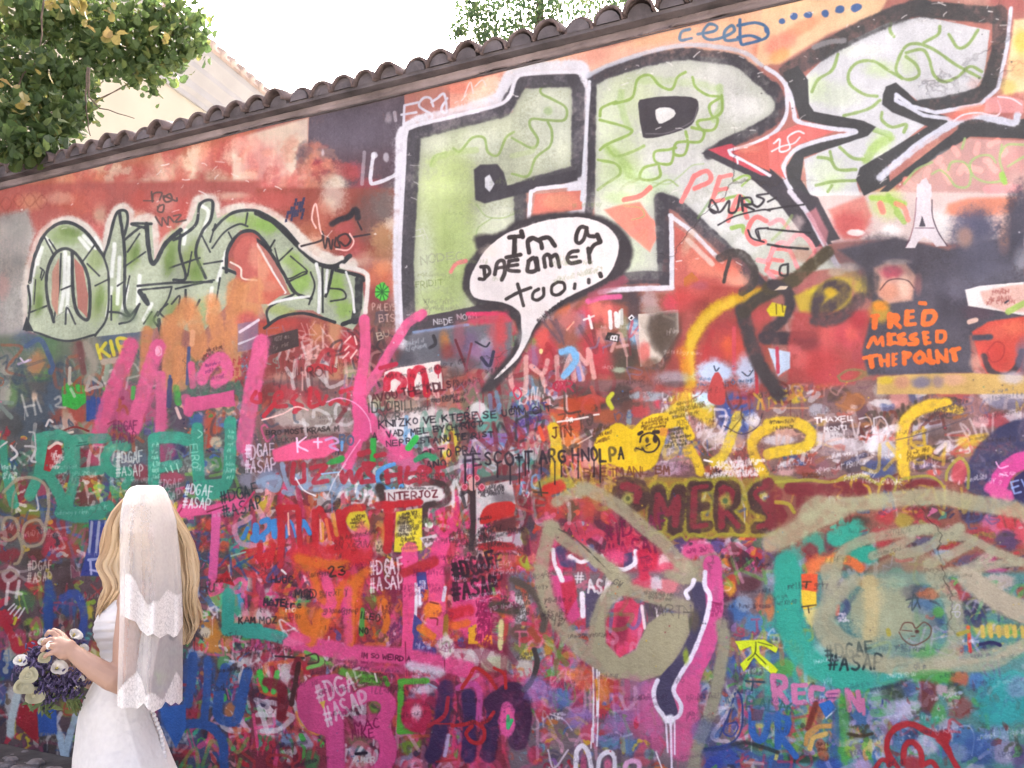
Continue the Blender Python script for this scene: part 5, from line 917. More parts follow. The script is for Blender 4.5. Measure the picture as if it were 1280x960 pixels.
# ------------------------------------------------------------------ lowest band of the wall
# crop (0,3), behind the bride
C4(0, 2)
dabs(480, 500, 960, 980, 120, '3a8a70 9a3040 305088 c8b0a8 d0609c 4a4440 c8b83c 6a3050', (10, 30), (20, 90), op=(.5, .95), soft=(4, 10))
C4(0, 3)
dabs(380, 0, 980, 960, 160, '305088 8c2c38 c8c8b8 4a3838 c8b83c 7ab850 3a66a8 a04060', (10, 30), (20, 90), op=(.5, .95), soft=(4, 10))
F('5c4a4c', '-500,-40 1300,-40 1300,1000 -500,1000', soft=60, mott=.3)
many([('8c2c38', 40, 30, 60, 50), ('c03040', 40, 220, 60, 50), ('b03040', 110, 330, 60, 60), ('8aa83c', 170, 250, 50, 40), ('7ab850', 180, 290, 50, 30), ('305088', 250, 160, 40, 120), ('2f4c80', 340, 150, 50, 60), ('c8b83c', 430, 180, 40, 40), ('4a3838', 330, 60, 60, 60), ('8a3830', 180, 60, 50, 60), ('4a6a48', 120, 120, 60, 50), ('2f4a80', 30, 430, 40, 90), ('a8a898', 70, 390, 40, 60), ('303850', 120, 480, 60, 80), ('3a6aa0', 10, 590, 30, 50), ('c8c8c0', 60, 640, 30, 90), ('a02c38', 130, 730, 56, 100), ('305090', 240, 720, 50, 80), ('8a8a3c', 350, 640, 50, 60), ('5a5048', 420, 540, 60, 60), ('48403c', 330, 560, 80, 60), ('504840', 250, 820, 60, 60), ('6a5a58', 90, 800, 60, 60), ('3c4c6c', 440, 420, 40, 90), ('b8b050', 470, 380, 40, 60), ('4a5078', 420, 300, 40, 60), ('5ca090', 440, 300, 30, 20), ('783038', 300, 250, 50, 40), ('504a48', 340, 900, 80, 60), ('4a4240', 100, 900, 90, 40)])
many([('d8903c', 1080, 330, 90, 70), ('d08a38', 1050, 250, 50, 60), ('8ab868', 1090, 130, 50, 50), ('d0d0c0', 1030, 280, 30, 30), ('b83038', 1130, 30, 60, 40), ('e0d8c0', 1240, 60, 40, 60), ('3a2c38', 1260, 120, 30, 60), ('4ab890', 1160, 150, 60, 120), ('4a90b8', 1210, 100, 20, 60), ('e0c0b0', 1250, 200, 40, 40), ('3c9a78', 1190, 260, 80, 36), ('48b848', 1190, 520, 40, 50), ('58a060', 1120, 430, 30, 60), ('d0c8c4', 1230, 400, 50, 60), ('7a2c3c', 1230, 380, 30, 30), ('c8b8b8', 980, 380, 40, 30), ('3c5c98', 960, 500, 50, 120), ('3a5a90', 1040, 500, 40, 110), ('7a3848', 1010, 560, 26, 100), ('8ab0d0', 1060, 610, 40, 50), ('d0d8e0', 1080, 670, 20, 30), ('3a5a94', 1180, 600, 70, 130), ('c87840', 1150, 680, 30, 50), ('3a66a8', 860, 700, 60, 120), ('c0384a', 970, 690, 40, 30), ('4a5a78', 960, 860, 100, 90), ('a83848', 940, 880, 40, 30), ('a82c38', 1200, 780, 60, 50), ('8c2c34', 1240, 600, 30, 90), ('6a3a38', 1200, 880, 70, 70), ('3a5088', 1090, 850, 50, 90), ('503038', 1060, 790, 50, 40), ('6a2c30', 890, 930, 40, 50)])
dabs(-400, 0, 500, 860, 220, '8c2c38 305088 8aa83c c03040 4a3838 c8c8b8 c8b83c 303850 7ab850 6a5a48 a8a898 4a6a48', (8, 26), (20, 90), (30, 150), op=(.5, .95), soft=(3, 9))
dabs(920, 0, 1280, 960, 120, 'd8903c 3c5c98 e0d8d0 b83038 4ab890 48b848 303848 d08a8a 7a2c3c 8ab0d0', (8, 24), (20, 70), (40, 140), op=(.5, .95), soft=(3, 8))
S('3a9a88', 60, '1150,90 1140,270 1230,260 1290,265', soft=6, sm=False); F('a8242c', '1120,30 1180,50 1140,-30 1080,30', soft=4)
S('2f4c84', 44, '240,40 240,220 235,420', soft=8); S('3a5090', 40, '310,110 380,90 420,200 400,330', soft=8); S('b02c3c', 36, '0,190 60,300 90,370 170,340', soft=6); S('c8b83c', 14, '80,210 70,240', soft=4)
for p in ['50,190 80,150', '70,200 100,160', '90,210 120,160', '40,170 70,140']: S('d8d0d0', 8, p)
PART('painted_stroke', 'pale blue V stroke near the ground beside the gown'); S('a9bcc4', 34, '300,790 330,900 340,840 380,700', soft=6); PART()
F('a42c36', '90,640 190,620 200,840 130,780 90,740', soft=8); F('3a5a98', '190,680 280,650 290,790 200,800', soft=10); S('c4cec8', 40, '90,600 60,720 55,790', soft=10)
scrib(180, 780, 300, 840, 2, '8a8078', 14, 5)
for p, w in [('965,400 960,500 940,640', 44), ('1040,420 1035,560 1020,720', 40), ('1130,460 1100,560 1090,690 1140,730 1190,700 1220,560 1240,480', 50), ('930,740 1000,740 1060,760 1110,830 1120,960', 46)]: S('3a5c96', w, p, soft=6, mott=.25)
F('3a66a8', '800,660 930,640 930,760 880,860 830,760', soft=6)
T('HU', 1010, 40, 40, '3a3038', 7, 0, .7)
# crop (1,3)
C4(1, 3)
F('8a3a48', '-20,-40 1300,-40 1300,1000 -20,1000', soft=60, mott=.3)
many([('6a3a50', 60, 60, 60, 50), ('d0c0c0', 60, 100, 50, 40), ('b0305a', 20, 90, 30, 60), ('e0d8d4', 40, 200, 50, 40), ('48b060', 230, 120, 40, 50), ('a8a8a0', 210, 90, 40, 30), ('c84058', 270, 50, 50, 60), ('e05a9a', 340, 40, 50, 60), ('d86a2c', 420, 60, 60, 60), ('c87830', 300, 190, 90, 50), ('c83c3c', 160, 210, 50, 60), ('cc6a2c', 290, 270, 70, 60), ('b83c38', 370, 280, 60, 60), ('d8408a', 450, 160, 40, 60), ('d84a8a', 340, 100, 50, 50), ('d8642c', 500, 170, 40, 80), ('c03838', 480, 290, 40, 60), ('7a6a38', 570, 120, 40, 60), ('68a850', 530, 250, 20, 60), ('9a5a48', 580, 250, 40, 70), ('d8702c', 640, 130, 40, 60), ('d8608a', 660, 200, 50, 50), ('b85a8a', 690, 270, 50, 60), ('8a5070', 700, 80, 30, 70), ('485090', 820, 60, 30, 60), ('e0d8e0', 815, 120, 20, 40), ('d89040', 840, 270, 40, 40), ('e07a30', 880, 190, 50, 50), ('e05090', 900, 250, 50, 50), ('e4a03c', 820, 290, 30, 30), ('50508a', 810, 330, 40, 50), ('c83c44', 1030, 170, 60, 40), ('d84a30', 1000, 250, 50, 40), ('d86a9a', 1010, 290, 50, 40), ('d09a38', 1090, 270, 30, 60), ('d8d0c0', 1110, 130, 30, 40), ('e08a30', 1140, 320, 50, 40), ('c8506a', 1200, 90, 50, 40), ('4a4238', 1230, 190, 60, 40), ('7a7030', 1230, 270, 40, 60), ('8a7a90', 1200, 290, 30, 50), ('d8d0d0', 940, 350, 50, 50), ('a87a3c', 930, 240, 30, 60)])
many([('e0d8d0', 1100, 400, 120, 40), ('c8d0a8', 1200, 440, 80, 40), ('d8d8d4', 860, 470, 90, 30), ('c0c0d0', 850, 520, 70, 50), ('58a038', 560, 520, 80, 40), ('8ab860', 400, 420, 100, 40), ('c0384a', 640, 470, 60, 40), ('4a6a40', 240, 400, 60, 40), ('d0c8c0', 60, 420, 60, 60), ('604060', 60, 380, 40, 50), ('48b848', 30, 520, 40, 50), ('4ac050', 110, 500, 40, 60), ('c82c38', 90, 470, 30, 50), ('d0b8b0', 170, 470, 50, 50), ('b83038', 240, 470, 30, 50), ('503038', 30, 600, 60, 60), ('802c38', 160, 560, 60, 80), ('6a2c38', 110, 660, 80, 70), ('3a4060', 30, 640, 40, 30), ('d8c4c0', 80, 770, 70, 50), ('b83848', 50, 840, 70, 40), ('7aa0c0', 170, 820, 50, 40), ('b8b8c8', 250, 820, 60, 40), ('a83440', 130, 900, 70, 50), ('488a50', 280, 920, 40, 50), ('7a3040', 190, 900, 50, 40), ('c85068', 300, 770, 40, 40)])
many([('6ab0c0', 500, 880, 40, 40), ('504048', 520, 900, 40, 30), ('c8a898', 520, 930, 40, 30), ('7a3848', 500, 670, 50, 60), ('903040', 640, 760, 60, 50), ('7a6a50', 520, 820, 60, 40), ('68a838', 600, 650, 40, 40), ('c03050', 790, 690, 70, 70), ('e0a0b0', 800, 680, 30, 30), ('8a8098', 830, 600, 60, 40), ('60a848', 740, 740, 40, 40), ('78a838', 770, 850, 60, 50), ('a05848', 760, 800, 60, 30), ('3f3050', 920, 700, 60, 140), ('48385c', 1060, 650, 50, 90), ('3f3050', 1000, 760, 40, 90), ('c8b0c8', 950, 860, 40, 60), ('402c48', 1160, 760, 60, 120), ('d050a0', 1110, 560, 60, 60), ('a04070', 1110, 900, 60, 60), ('c04848', 960, 930, 70, 50), ('9a90a8', 740, 930, 50, 30), ('50283c', 1230, 640, 50, 70), ('38284a', 1060, 860, 50, 80), ('603048', 860, 870, 40, 80), ('d84a90', 1250, 560, 40, 40)])
dabs(0, 0, 1280, 400, 210, 'd8642c e05a9a c83c3c d8408a d09038 68a850 8a2a44 50508a e08a9a a83038 f0c0d0 7a5038', (8, 28), (20, 90), (50, 130), op=(.5, .95), soft=(3, 9))
dabs(0, 380, 360, 960, 110, 'd0b8b0 b83038 48b848 503038 802c38 7aa0c0 d8c8c8 3a3050 488a50', (8, 26), (20, 90), (50, 130), op=(.5, .95), soft=(3, 9))
dabs(700, 560, 1280, 960, 90, '3f3050 c03050 68a838 8a8098 402c48 c8b0c8 a04070 d050a0 c04040', (10, 28), (20, 90), (40, 140), op=(.4, .85), soft=(5, 12))
S('3f9c8a', 60, '-40,280 60,290 130,310', soft=8)
T('MOD', 190, 70, 38, '3a2c30', 7, 2, .6); T('MOJE', 40, 120, 26, '3a2c40', 6, 0, .7); T('KAM MOZ', -80, 205, 30, '2a2428', 7, 0, .7, .2); T('HUG', 80, 5, 30, '3a2c40', 7, 0, .7); T('rak', 150, 150, 28, 'e8e0dc', 6, 0, .8)
S('d87a2c', 60, '220,180 240,250 290,300 330,260 340,180', soft=16, op=.9); S('e06a2c', 50, '380,180 430,60 480,20', soft=12, op=.8); S('d85a34', 44, '520,20 500,160 470,330', soft=12, op=.85); S('e058a0', 40, '350,40 380,130 340,150', soft=8); B('e050a8', 460, 160, 30, 50, .9); S('e058a0', 34, '480,260 460,330', soft=8)
S('5a9a48', 24, '530,170 525,290', soft=8); T('ILEO', 525, 180, 34, '302c24', 6, 8, .7); T('NO', 515, 260, 30, '2c3024', 6); S('d8742c', 34, '640,130 650,240 640,270', soft=8); scrib(630, 150, 690, 210, 4, '6a2a30', 16, 5, -30); scrib(650, 240, 730, 330, 6, '6a2a58', 20, 6, -36)
TAG(530, -60, 0.1, 0, 'f0e0e4', part=False)
PART('painted_strokes', 'tall bright magenta stroke with white edge in the lower middle')
S('e8569e', 64, '770,-40 765,120 760,330 750,400', soft=6, mott=.1); PART()
S('f0e8ec', 14, '800,40 800,150 790,260', soft=5); F('484a88', '800,-20 850,-20 860,70 810,60', soft=5); scrib(810, 20, 850, 60, 3, 'e0e0e8', 12, 6); S('f0e8f0', 14, '815,60 820,140', soft=4); F('54508c', '790,190 830,230 800,330 780,280', soft=4); F('54508c', '790,300 850,350 900,360 900,400 780,370', soft=8); scrib(790, 330, 890, 370, 2, 'b0b0d0', 16, 5)
F('e45a9e', '870,-30 940,-30 950,180 930,330 850,300 860,120', soft=12, op=.9); B('e8862c', 880, 170, 46, 40, .95, .4); S('e07a2c', 40, '820,260 880,300', soft=8); S('7a2c30', 6, '870,130 910,140'); S('7a2c30', 6, '870,210 905,215 905,245'); S('d8d0d8', 20, '945,60 935,120', soft=6); S('a07030', 24, '950,200 945,290', soft=8)
F('e05098', '980,40 1160,20 1180,320 1100,340 1040,300 980,220', soft=10, op=.9); S('c8303c', 60, '990,190 1060,170', soft=18); S('e06a34', 40, '990,250 1050,235', soft=14); S('c02c80', 5, '1000,100 1020,80 1040,100 1030,125 1005,120 1000,100'); F('e0a030', '1060,260 1100,240 1110,340 1060,340', soft=6); F('e88a34', '1130,330 1175,250 1180,340', soft=8)
scrib(1095, 70, 1180, 330, 16, '8a1c58', 24, 7, 0, .95); T('TINSTAPO', 1165, 300, 40, '8a1c58', 6, -88, .5, op=.8)
S('544a40', 60, '1190,150 1290,170', soft=20); scrib(1210, 90, 1280, 140, 3, '4a3a3a', 16, 6); S('d8cc90', 26, '1225,230 1220,360', soft=10)
PART('painted_strokes', 'long sagging magenta bar across the lower middle of the wall')
S('d8569c', 84, '200,330 350,360 520,390 700,400 900,430 1060,470', soft=16, mott=.2); S('d050a0', 40, '400,430 560,460 740,470', soft=16, op=.7); PART()
S('e070ac', 50, '160,330 220,320', soft=14); T('IM SO WEIRD A', 525, 385, 24, '5a1838', 6, 4, .7, .2); scrib(320, 410, 600, 460, 2, '7a2450', 18, 4, 3, .7); scrib(420, 450, 760, 500, 2, '5a3050', 16, 4, 3, .6); S('8a2848', 5, '745,330 750,500'); S('8a2848', 5, '940,360 945,520')
S('d8d4dc', 46, '770,450 850,465 920,480', soft=20, op=.9); B('dcd8d0', 950, 350, 40, 56, .9, .3); S('a09888', 10, '930,340 960,330 970,380', soft=5)
S('62a83c', 40, '430,480 520,500 600,530', soft=16); S('7ab85c', 20, '250,380 330,430 260,460', soft=8); S('5a9838', 22, '640,510 655,545', soft=8); scrib(480, 470, 660, 550, 3, '4a4030', 18, 5, 4); S('d8d0c0', 10, '590,490 600,530')
S('3a2c30', 10, '100,400 240,410', soft=6); S('4a3a30', 8, '250,400 300,390 310,430 260,440'); S('58c058', 26, '110,480 90,580', soft=6); S('48b848', 30, '20,480 50,570', soft=8); for_l = [('d8ccc8', 150, 500, 26, 44), ('d8c0b8', 200, 460, 18, 40)]
many(for_l)
S('802c38', 36, '190,480 210,420', soft=8); S('4a2828', 24, '180,640 215,440', soft=8); S('7a2430', 50, '60,530 130,560 130,700', soft=10)
S('e8a048', 12, '205,680 230,740 300,790 330,780', soft=5, op=.9); S('e0705a', 10, '200,690 220,750 280,790', soft=5, op=.7)
PART('painted_letter', 'big magenta numeral or letter P with a stencil inside its bowl')
F('c84f92', '205,620 220,540 300,500 400,490 470,520 490,600 470,680 440,700 450,1000 360,1000 350,800 260,770 215,700', soft=12, mott=.14, sm=False); S('d455a0', 70, '400,650 400,800 405,980', soft=8)
PART()
PART('painted_letter', 'big magenta figure three beside the letter P')
S('dc55a2', 76, '520,610 560,590 630,600 660,660 620,740 580,770', soft=8); S('dc55a2', 84, '580,770 640,800 660,880 630,960 560,1010', soft=8); PART()
F('e058a8', '480,700 600,690 610,800 500,800', soft=14, op=.6)
TAG(285, 555, 90, -22, 'e6e2dc', 'white stencil inside the bowl of the magenta P'); F('d4c83c', '320,630 350,620 340,670', soft=5, op=.8)
T('MAC', 490, 735, 40, '7a1848', 7, -10, .8); T('MIKE', 480, 775, 40, '7a1848', 7, -6, .6); T('AMOR', 500, 905, 26, 'd8d0c8', 6, 2, .8); S('2c2030', 14, '500,890 550,885', soft=4)
PART('painted_strokes', 'green square spiral sprayed beside the magenta three')
S('5aa83c', 30, '850,525 720,530 720,640 715,780 800,775', soft=8, sm=False); PART()
S('b82c50', 50, '770,640 830,650 850,700 820,760 760,740 750,670 790,650', soft=12); B('e8c0c8', 800, 680, 26, 34, .9); S('98a0b0', 10, '860,540 900,560'); B('d8d0d8', 830, 570, 60, 20, .8); S('a03050', 40, '870,620 890,640', soft=12)
PART('painted_letter', 'dark purple letters outlined in magenta at the bottom centre')
S('453058', 80, '950,560 930,700 900,850 880,900', soft=16); S('45305a', 70, '1060,600 1070,720 1060,900', soft=14); S('402c50', 70, '1190,620 1180,760 1160,900', soft=14); S('c858b0', 30, '1010,560 1090,540 1120,600 1110,740', soft=8, op=.9); S('4a2848', 100, '1190,640 1290,580 1330,700 1310,820', soft=10); PART()
S('c8b0d0', 20, '960,800 940,900', soft=10); S('b83038', 8, '880,740 980,740'); B('e060b0', 1255, 720, 40, 90, .95, .2); S('40c070', 16, '1260,700 1260,760 1280,720', soft=4)
PART('painted_strokes', 'red line drawing with loops at the bottom centre')
S('b83030', 18, '1030,560 1070,500 1100,460 1160,500 1200,560', soft=5); S('b83030', 16, '1190,460 1240,490 1250,560', soft=5); S('b03040', 22, '860,750 940,700 960,610', soft=6); S('b83038', 20, '980,750 1050,740 1090,730 1140,770 1130,830 1080,830 1050,790 1080,750', soft=5); S('b83038', 18, '1120,740 1160,720 1190,680', soft=5); PART()
S('b8303a', 12, '900,930 1000,920', op=.8)
# crop (2,2) bottom: olive lettering and the tan eye
C4(2, 2)
F('a04a58', '-20,480 1000,480 1300,480 1300,1000 -20,1000', soft=30, mott=.3)
many([('8a3038', 40, 620, 60, 60), ('7a2c38', 120, 600, 50, 60), ('c84034', 170, 560, 60, 90), ('d05a40', 200, 510, 60, 40), ('b83c38', 240, 620, 60, 60), ('d8a090', 320, 480, 40, 30), ('9a5048', 300, 560, 50, 60), ('5a4a30', 300, 640, 40, 60), ('b8483c', 420, 620, 70, 70), ('504858', 70, 740, 60, 50), ('d0c8d0', 30, 780, 40, 40), ('a8c838', 65, 760, 20, 50), ('c85a30', 60, 900, 70, 60), ('9ac03c', 80, 890, 40, 40), ('b84038', 20, 940, 40, 40), ('4a4048', 110, 690, 40, 40), ('c84878', 380, 750, 70, 50), ('d85a98', 420, 800, 60, 40), ('a8b0c0', 340, 700, 40, 14), ('c03050', 560, 790, 100, 60), ('e06a90', 640, 830, 60, 50), ('d84a70', 700, 900, 60, 50), ('5a4060', 240, 840, 40, 70), ('d04060', 260, 900, 60, 50), ('f0e0e4', 290, 880, 30, 26), ('e05a90', 500, 880, 50, 40), ('5a4a78', 580, 880, 30, 50), ('f0e8f0', 620, 870, 16, 50), ('c83048', 680, 880, 50, 70), ('d0c8c8', 400, 830, 30, 40), ('f0d0d0', 760, 890, 30, 40), ('d8506a', 780, 930, 60, 40)])
many([('504a78', 830, 810, 60, 50), ('7a3038', 760, 790, 30, 30), ('d05aa0', 920, 830, 70, 50), ('505090', 1020, 810, 50, 40), ('c84a98', 1010, 930, 40, 60), ('d89038', 1060, 880, 30, 40), ('e8842c', 1075, 930, 30, 40), ('5a2c38', 1140, 900, 60, 80), ('4a3040', 1200, 870, 50, 60), ('4a7058', 1240, 800, 40, 40), ('e08a40', 1170, 770, 40, 30), ('c8c0d0', 1100, 800, 40, 40), ('c83c40', 1230, 850, 40, 30), ('6a3038', 1100, 830, 40, 40), ('7a2c34', 1250, 930, 50, 50)])
dabs(0, 480, 640, 960, 90, '8a3038 c84034 d85a98 c03050 d05a40 5a4060 e06a90 a04048 f0d8dc 504858', (8, 26), (20, 90), op=(.4, .9), soft=(4, 10))
dabs(820, 760, 1280, 960, 70, '5a2c38 d05aa0 d89038 504a78 c83c40 c8c0d0 4a7058 3a3040', (8, 22), (20, 70), op=(.5, .95), soft=(3, 9))
F('9a8a30', '100,490 300,470 480,480 700,465 960,470 1290,470 1290,770 700,760 560,640 300,560 100,560', soft=20, op=.75, grain=.5)
PART('painted_letters', 'row of dark red capitals with yellow green halo across the wall')
CW_ = CUR
S('b0a83c', 46, '150,500 220,480 290,500', soft=14, op=.8)
for w, p in [(86, '730,540 720,640 720,700'), (70, '730,540 780,640 830,540'), (84, '835,540 825,640 815,720'), (84, '910,520 905,620 910,720'), (60, '910,520 980,510'), (54, '910,620 970,610'), (64, '910,720 980,710'), (80, '1050,520 1040,620 1050,720'), (70, '1050,510 1110,520 1110,590 1060,620'), (66, '1060,630 1140,720'), (70, '1280,500 1210,540 1220,610 1290,640 1290,710 1220,720')]: S('a8a434', w+26, p, soft=20, op=.7)
for w, p in [(80, '560,500 640,520 640,590 560,600 540,540'), (80, '730,540 720,640 720,700'), (60, '730,540 780,640 830,540'), (80, '835,540 825,640 815,720'), (76, '910,520 905,620 910,720'), (54, '910,520 980,510'), (46, '910,620 970,610'), (58, '910,720 980,710'), (74, '1050,520 1040,620 1050,720'), (60, '1050,510 1110,520 1110,590 1060,620'), (60, '1060,630 1140,720'), (60, '1280,500 1210,540 1220,610 1290,640 1290,710 1220,720')]: S('4c3432', w, p, soft=10, grain=.5)
for w, p in [(40, '560,510 630,530 620,580'), (34, '730,560 720,690'), (30, '740,570 780,650 820,570'), (34, '830,570 815,700'), (34, '910,530 905,710'), (24, '915,520 970,512'), (26, '915,715 970,706'), (34, '1050,530 1045,710'), (26, '1060,515 1100,540 1090,590'), (28, '1075,645 1130,710'), (24, '1270,510 1215,550 1270,620 1290,690 1230,715')]: S('87303c', w, p, soft=10, grain=.55, mott=.3)
PART()
B('b0b05a', 580, 575, 26, 32, .9); B('5a5a30', 580, 572, 10, 12, 1); B('b0a850', 1065, 585, 30, 36, .9); B('506a48', 1065, 585, 12, 14, .9); S('c84034', 60, '180,530 240,510', soft=14)
S('a8a038', 14, '690,760 740,740 780,780 840,750 870,780 900,750 990,770 1050,750 1180,760', soft=5, op=.85); S('4a4030', 8, '110,540 180,545'); S('4a4030', 8, '140,490 150,560')
S('9a9048', 24, '410,570 430,620 470,620', soft=10, op=.8); B('b85040', 400, 600, 50, 80, .6)
TAG(455, 710, 80, -12, '7a2048', 'dark stencil on pink under the tan roof stroke', sx=.5, a='IDGAF', b='ASAP')
F('d04878', '440,830 620,800 600,860 460,860', soft=14, op=.6)
# pink mask with white eyes below the tan lines
S('f0e4e8', 22, '205,830 215,900 240,960', soft=6); S('f0e4e8', 20, '290,860 340,890 380,880', soft=6); S('54486c', 40, '240,830 260,890 300,900', soft=12); F('54486c', '560,850 600,840 605,900 560,920', soft=8); S('f0e8ee', 24, '620,840 620,890 570,925 520,925', soft=5); S('f0e8ee', 18, '450,860 470,900', soft=5); B('e05a98', 520, 870, 50, 36, .9); S('c83050', 50, '650,850 660,960', soft=14); S('8a2c58', 6, '640,870 680,860'); scrib(640, 860, 700, 940, 5, '8a2c58', 14, 4, -14)
S('d85aa0', 60, '880,840 930,830 980,830', soft=14); scrib(860, 820, 990, 860, 1, '8a2c68', 20, 6, -8)
PART('painted_roof', 'tan spray lines like a pitched roof or arrow over the pink mask')
TA = 'a9a283'
S(TA, 51, '225,590 300,550 380,525', soft=13, op=.88); S(TA, 65, '360,520 450,560 560,630 660,720 760,800 830,880 900,930', soft=15, op=.88); S(TA, 86, '850,930 930,920 1000,890', soft=20, op=.88)
S(TA, 68, '190,730 165,820 150,900 150,1000', soft=15, op=.88); S(TA, 60, '200,720 290,800 400,860 500,940', soft=15, op=.88); B(TA, 200, 720, 50, 40, .9, .4); S('a9a284', 60, '420,880 500,930 540,980', soft=18)
TAN = CUR
PART()
scrib(230, 730, 490, 760, 0, '4a4038', 10, 4); S('4a463c', 5, '235,725 300,760 380,830 450,900 500,950', op=.8, wob=2); 
# crop (2,3)
C4(2, 3)
F('7a6a70', '-20,-20 1300,-20 1300,1000 -20,1000', soft=40, mott=.3)
many([('d8d4d0', 40, 150, 50, 90), ('54484c', 60, 50, 60, 40), ('6a4a40', 40, 280, 60, 40), ('c85040', 130, 290, 50, 60), ('8a8a48', 60, 360, 60, 30), ('d0c038', 80, 390, 40, 30), ('d8d0c0', 60, 480, 60, 60), ('c89030', 190, 370, 30, 60), ('68a048', 200, 480, 40, 60), ('6aa0c0', 210, 430, 20, 60), ('c8843c', 270, 430, 60, 60), ('7888b0', 300, 440, 30, 30), ('d88070', 290, 500, 60, 40), ('d87838', 380, 530, 60, 50), ('8c7cb0', 130, 570, 70, 60), ('6078b0', 240, 610, 70, 50), ('c83c40', 150, 680, 40, 50), ('c84a38', 480, 540, 60, 50), ('d88a38', 440, 600, 40, 50), ('c85a48', 520, 600, 50, 50), ('7aa858', 560, 620, 30, 40), ('c03040', 470, 660, 60, 60), ('9a6ab0', 340, 700, 60, 60), ('504860', 330, 650, 40, 40), ('a86aa8', 560, 690, 80, 80), ('9a7ab8', 660, 600, 50, 80), ('c86aa8', 670, 720, 70, 90), ('c05a98', 700, 840, 60, 70), ('b83c48', 440, 800, 60, 60), ('5a90b0', 480, 830, 60, 40), ('4a78a8', 590, 840, 40, 60), ('a85a88', 590, 780, 50, 40), ('c86080', 660, 900, 50, 50), ('6a98a0', 690, 890, 30, 30), ('d86a98', 200, 800, 60, 50), ('7a6a68', 240, 770, 70, 70), ('8a7a78', 220, 880, 60, 60), ('d0506a', 380, 780, 40, 60), ('6a9ab0', 150, 870, 30, 30), ('c03c58', 120, 900, 40, 50)])
many([('d85090', 220, 100, 50, 80), ('c03848', 280, 60, 40, 60), ('e05a9a', 290, 180, 40, 60), ('c84048', 320, 260, 50, 40), ('5a5068', 400, 160, 50, 80), ('e0506a', 660, 40, 60, 50), ('e888a0', 780, 50, 60, 40), ('d8d0d8', 720, 40, 30, 40), ('4a4458', 930, 100, 50, 40), ('6a2c40', 1080, 60, 50, 60), ('c85038', 1100, 20, 40, 30), ('e8a838', 1090, 60, 30, 40), ('5a3038', 1180, 40, 60, 40), ('3a6aa8', 1130, 180, 50, 60), ('4a88b8', 1220, 240, 60, 50), ('e07a50', 1260, 140, 40, 60), ('8a9ab0', 1160, 140, 40, 40), ('4a3c58', 1070, 230, 40, 60), ('586048', 910, 240, 30, 50), ('8a7a50', 920, 200, 20, 50), ('c86aa8', 960, 330, 50, 50), ('a0b838', 870, 400, 20, 40), ('6a5a78', 1010, 400, 40, 70), ('9aa850', 970, 480, 40, 60), ('6a88b0', 950, 580, 50, 60), ('a05a78', 980, 640, 40, 60), ('506a98', 1100, 450, 60, 60), ('4a6aa0', 1180, 440, 40, 70), ('58a050', 1220, 500, 60, 40), ('b05a50', 1220, 530, 50, 20), ('4a6a88', 1100, 620, 60, 80), ('5a60a0', 1100, 720, 50, 60), ('3a508a', 1180, 620, 50, 60), ('88a0c0', 1050, 640, 20, 60), ('3c5aa8', 1100, 900, 100, 60), ('3c6098', 1240, 880, 60, 60), ('404a48', 1180, 850, 60, 20), ('607858', 1240, 850, 40, 30), ('585878', 1000, 850, 40, 50), ('3848a0', 1010, 940, 50, 40), ('7a6a88', 1080, 560, 40, 40), ('5a8a60', 1240, 640, 40, 30), ('8a4a48', 1230, 690, 30, 20)])
dabs(0, 240, 720, 960, 170, 'c84a38 8c7cb0 6078b0 d87838 9a6ab0 68a048 c03040 e0a0b0 504860 d0c8d0 d8b838 6a98a0', (8, 26), (20, 80), op=(.4, .9), soft=(4, 10))
dabs(940, 260, 1280, 960, 120, '4a6aa0 3a508a 58a050 6a5a78 b05a50 9aa850 88a0c0 403c50 5a8a60 8a6a98', (8, 24), (20, 80), op=(.5, .95), soft=(3, 9))
S('60544c', 34, '0,20 80,60 140,140 160,220 150,270', soft=12); scrib(0, 80, 90, 230, 8, '4a4440', 16, 5); S('4a4240', 26, '110,370 125,430 100,520 60,570', soft=8); S('a05038', 30, '90,270 130,320', soft=10); scrib(10, 380, 100, 420, 2, '4a4440', 14, 5)
F('d05098', '200,0 300,0 340,200 300,240 250,170', soft=10); F('c03040', '240,40 310,20 330,100 270,200', soft=14, op=.8); S('f0e4ea', 26, '350,90 355,200', soft=6); F('5a5068', '370,60 450,80 420,240 370,260', soft=10); S('f0d8dc', 20, '490,30 450,110', soft=6); S('f0e8e8', 24, '230,-30 250,20', soft=6)
PART('stencil_tag', 'white stencil letters on the dark cheek of the pink mask'); T('ASA', 380, 20, 70, 'ece4e4', 12, -2, .42, .3); PART()
Z(640, 660, 4); T('#', 320, 225, 50, 'ece4e4', 9, 0, .6); C4(2, 3)
F('d84a78', '470,220 520,130 600,110 660,170 660,270 620,360 520,420 470,340', soft=12); B('8a2c48', 550, 260, 30, 80, .8); B('c02c48', 490, 300, 30, 60, .6); B('e060a0', 620, 250, 30, 60, .6); S('f0d8dc', 16, '650,150 665,260', soft=6); F('5a4a58', '660,130 730,140 720,200 680,200', soft=10); S('f0e0e4', 10, '720,160 730,210')
RESUME(TAN)
S(TA, 77, '140,-20 180,130 250,260 340,360 430,430 520,480', soft=18, op=.88); S(TA, 77, '500,-20 560,40 480,110 430,230 420,330', soft=18, op=.88); F(TA, '400,380 420,240 460,140 470,330 540,410 620,370 680,240 760,180 880,190 890,280 850,380 760,490 640,530 500,500', soft=14, sm=False, mott=.1); S(TA, 68, '540,60 660,90 760,120 880,160', soft=18, op=.88); S(TA, 43, '780,-10 860,20 950,20', soft=15, op=.88)
PART()
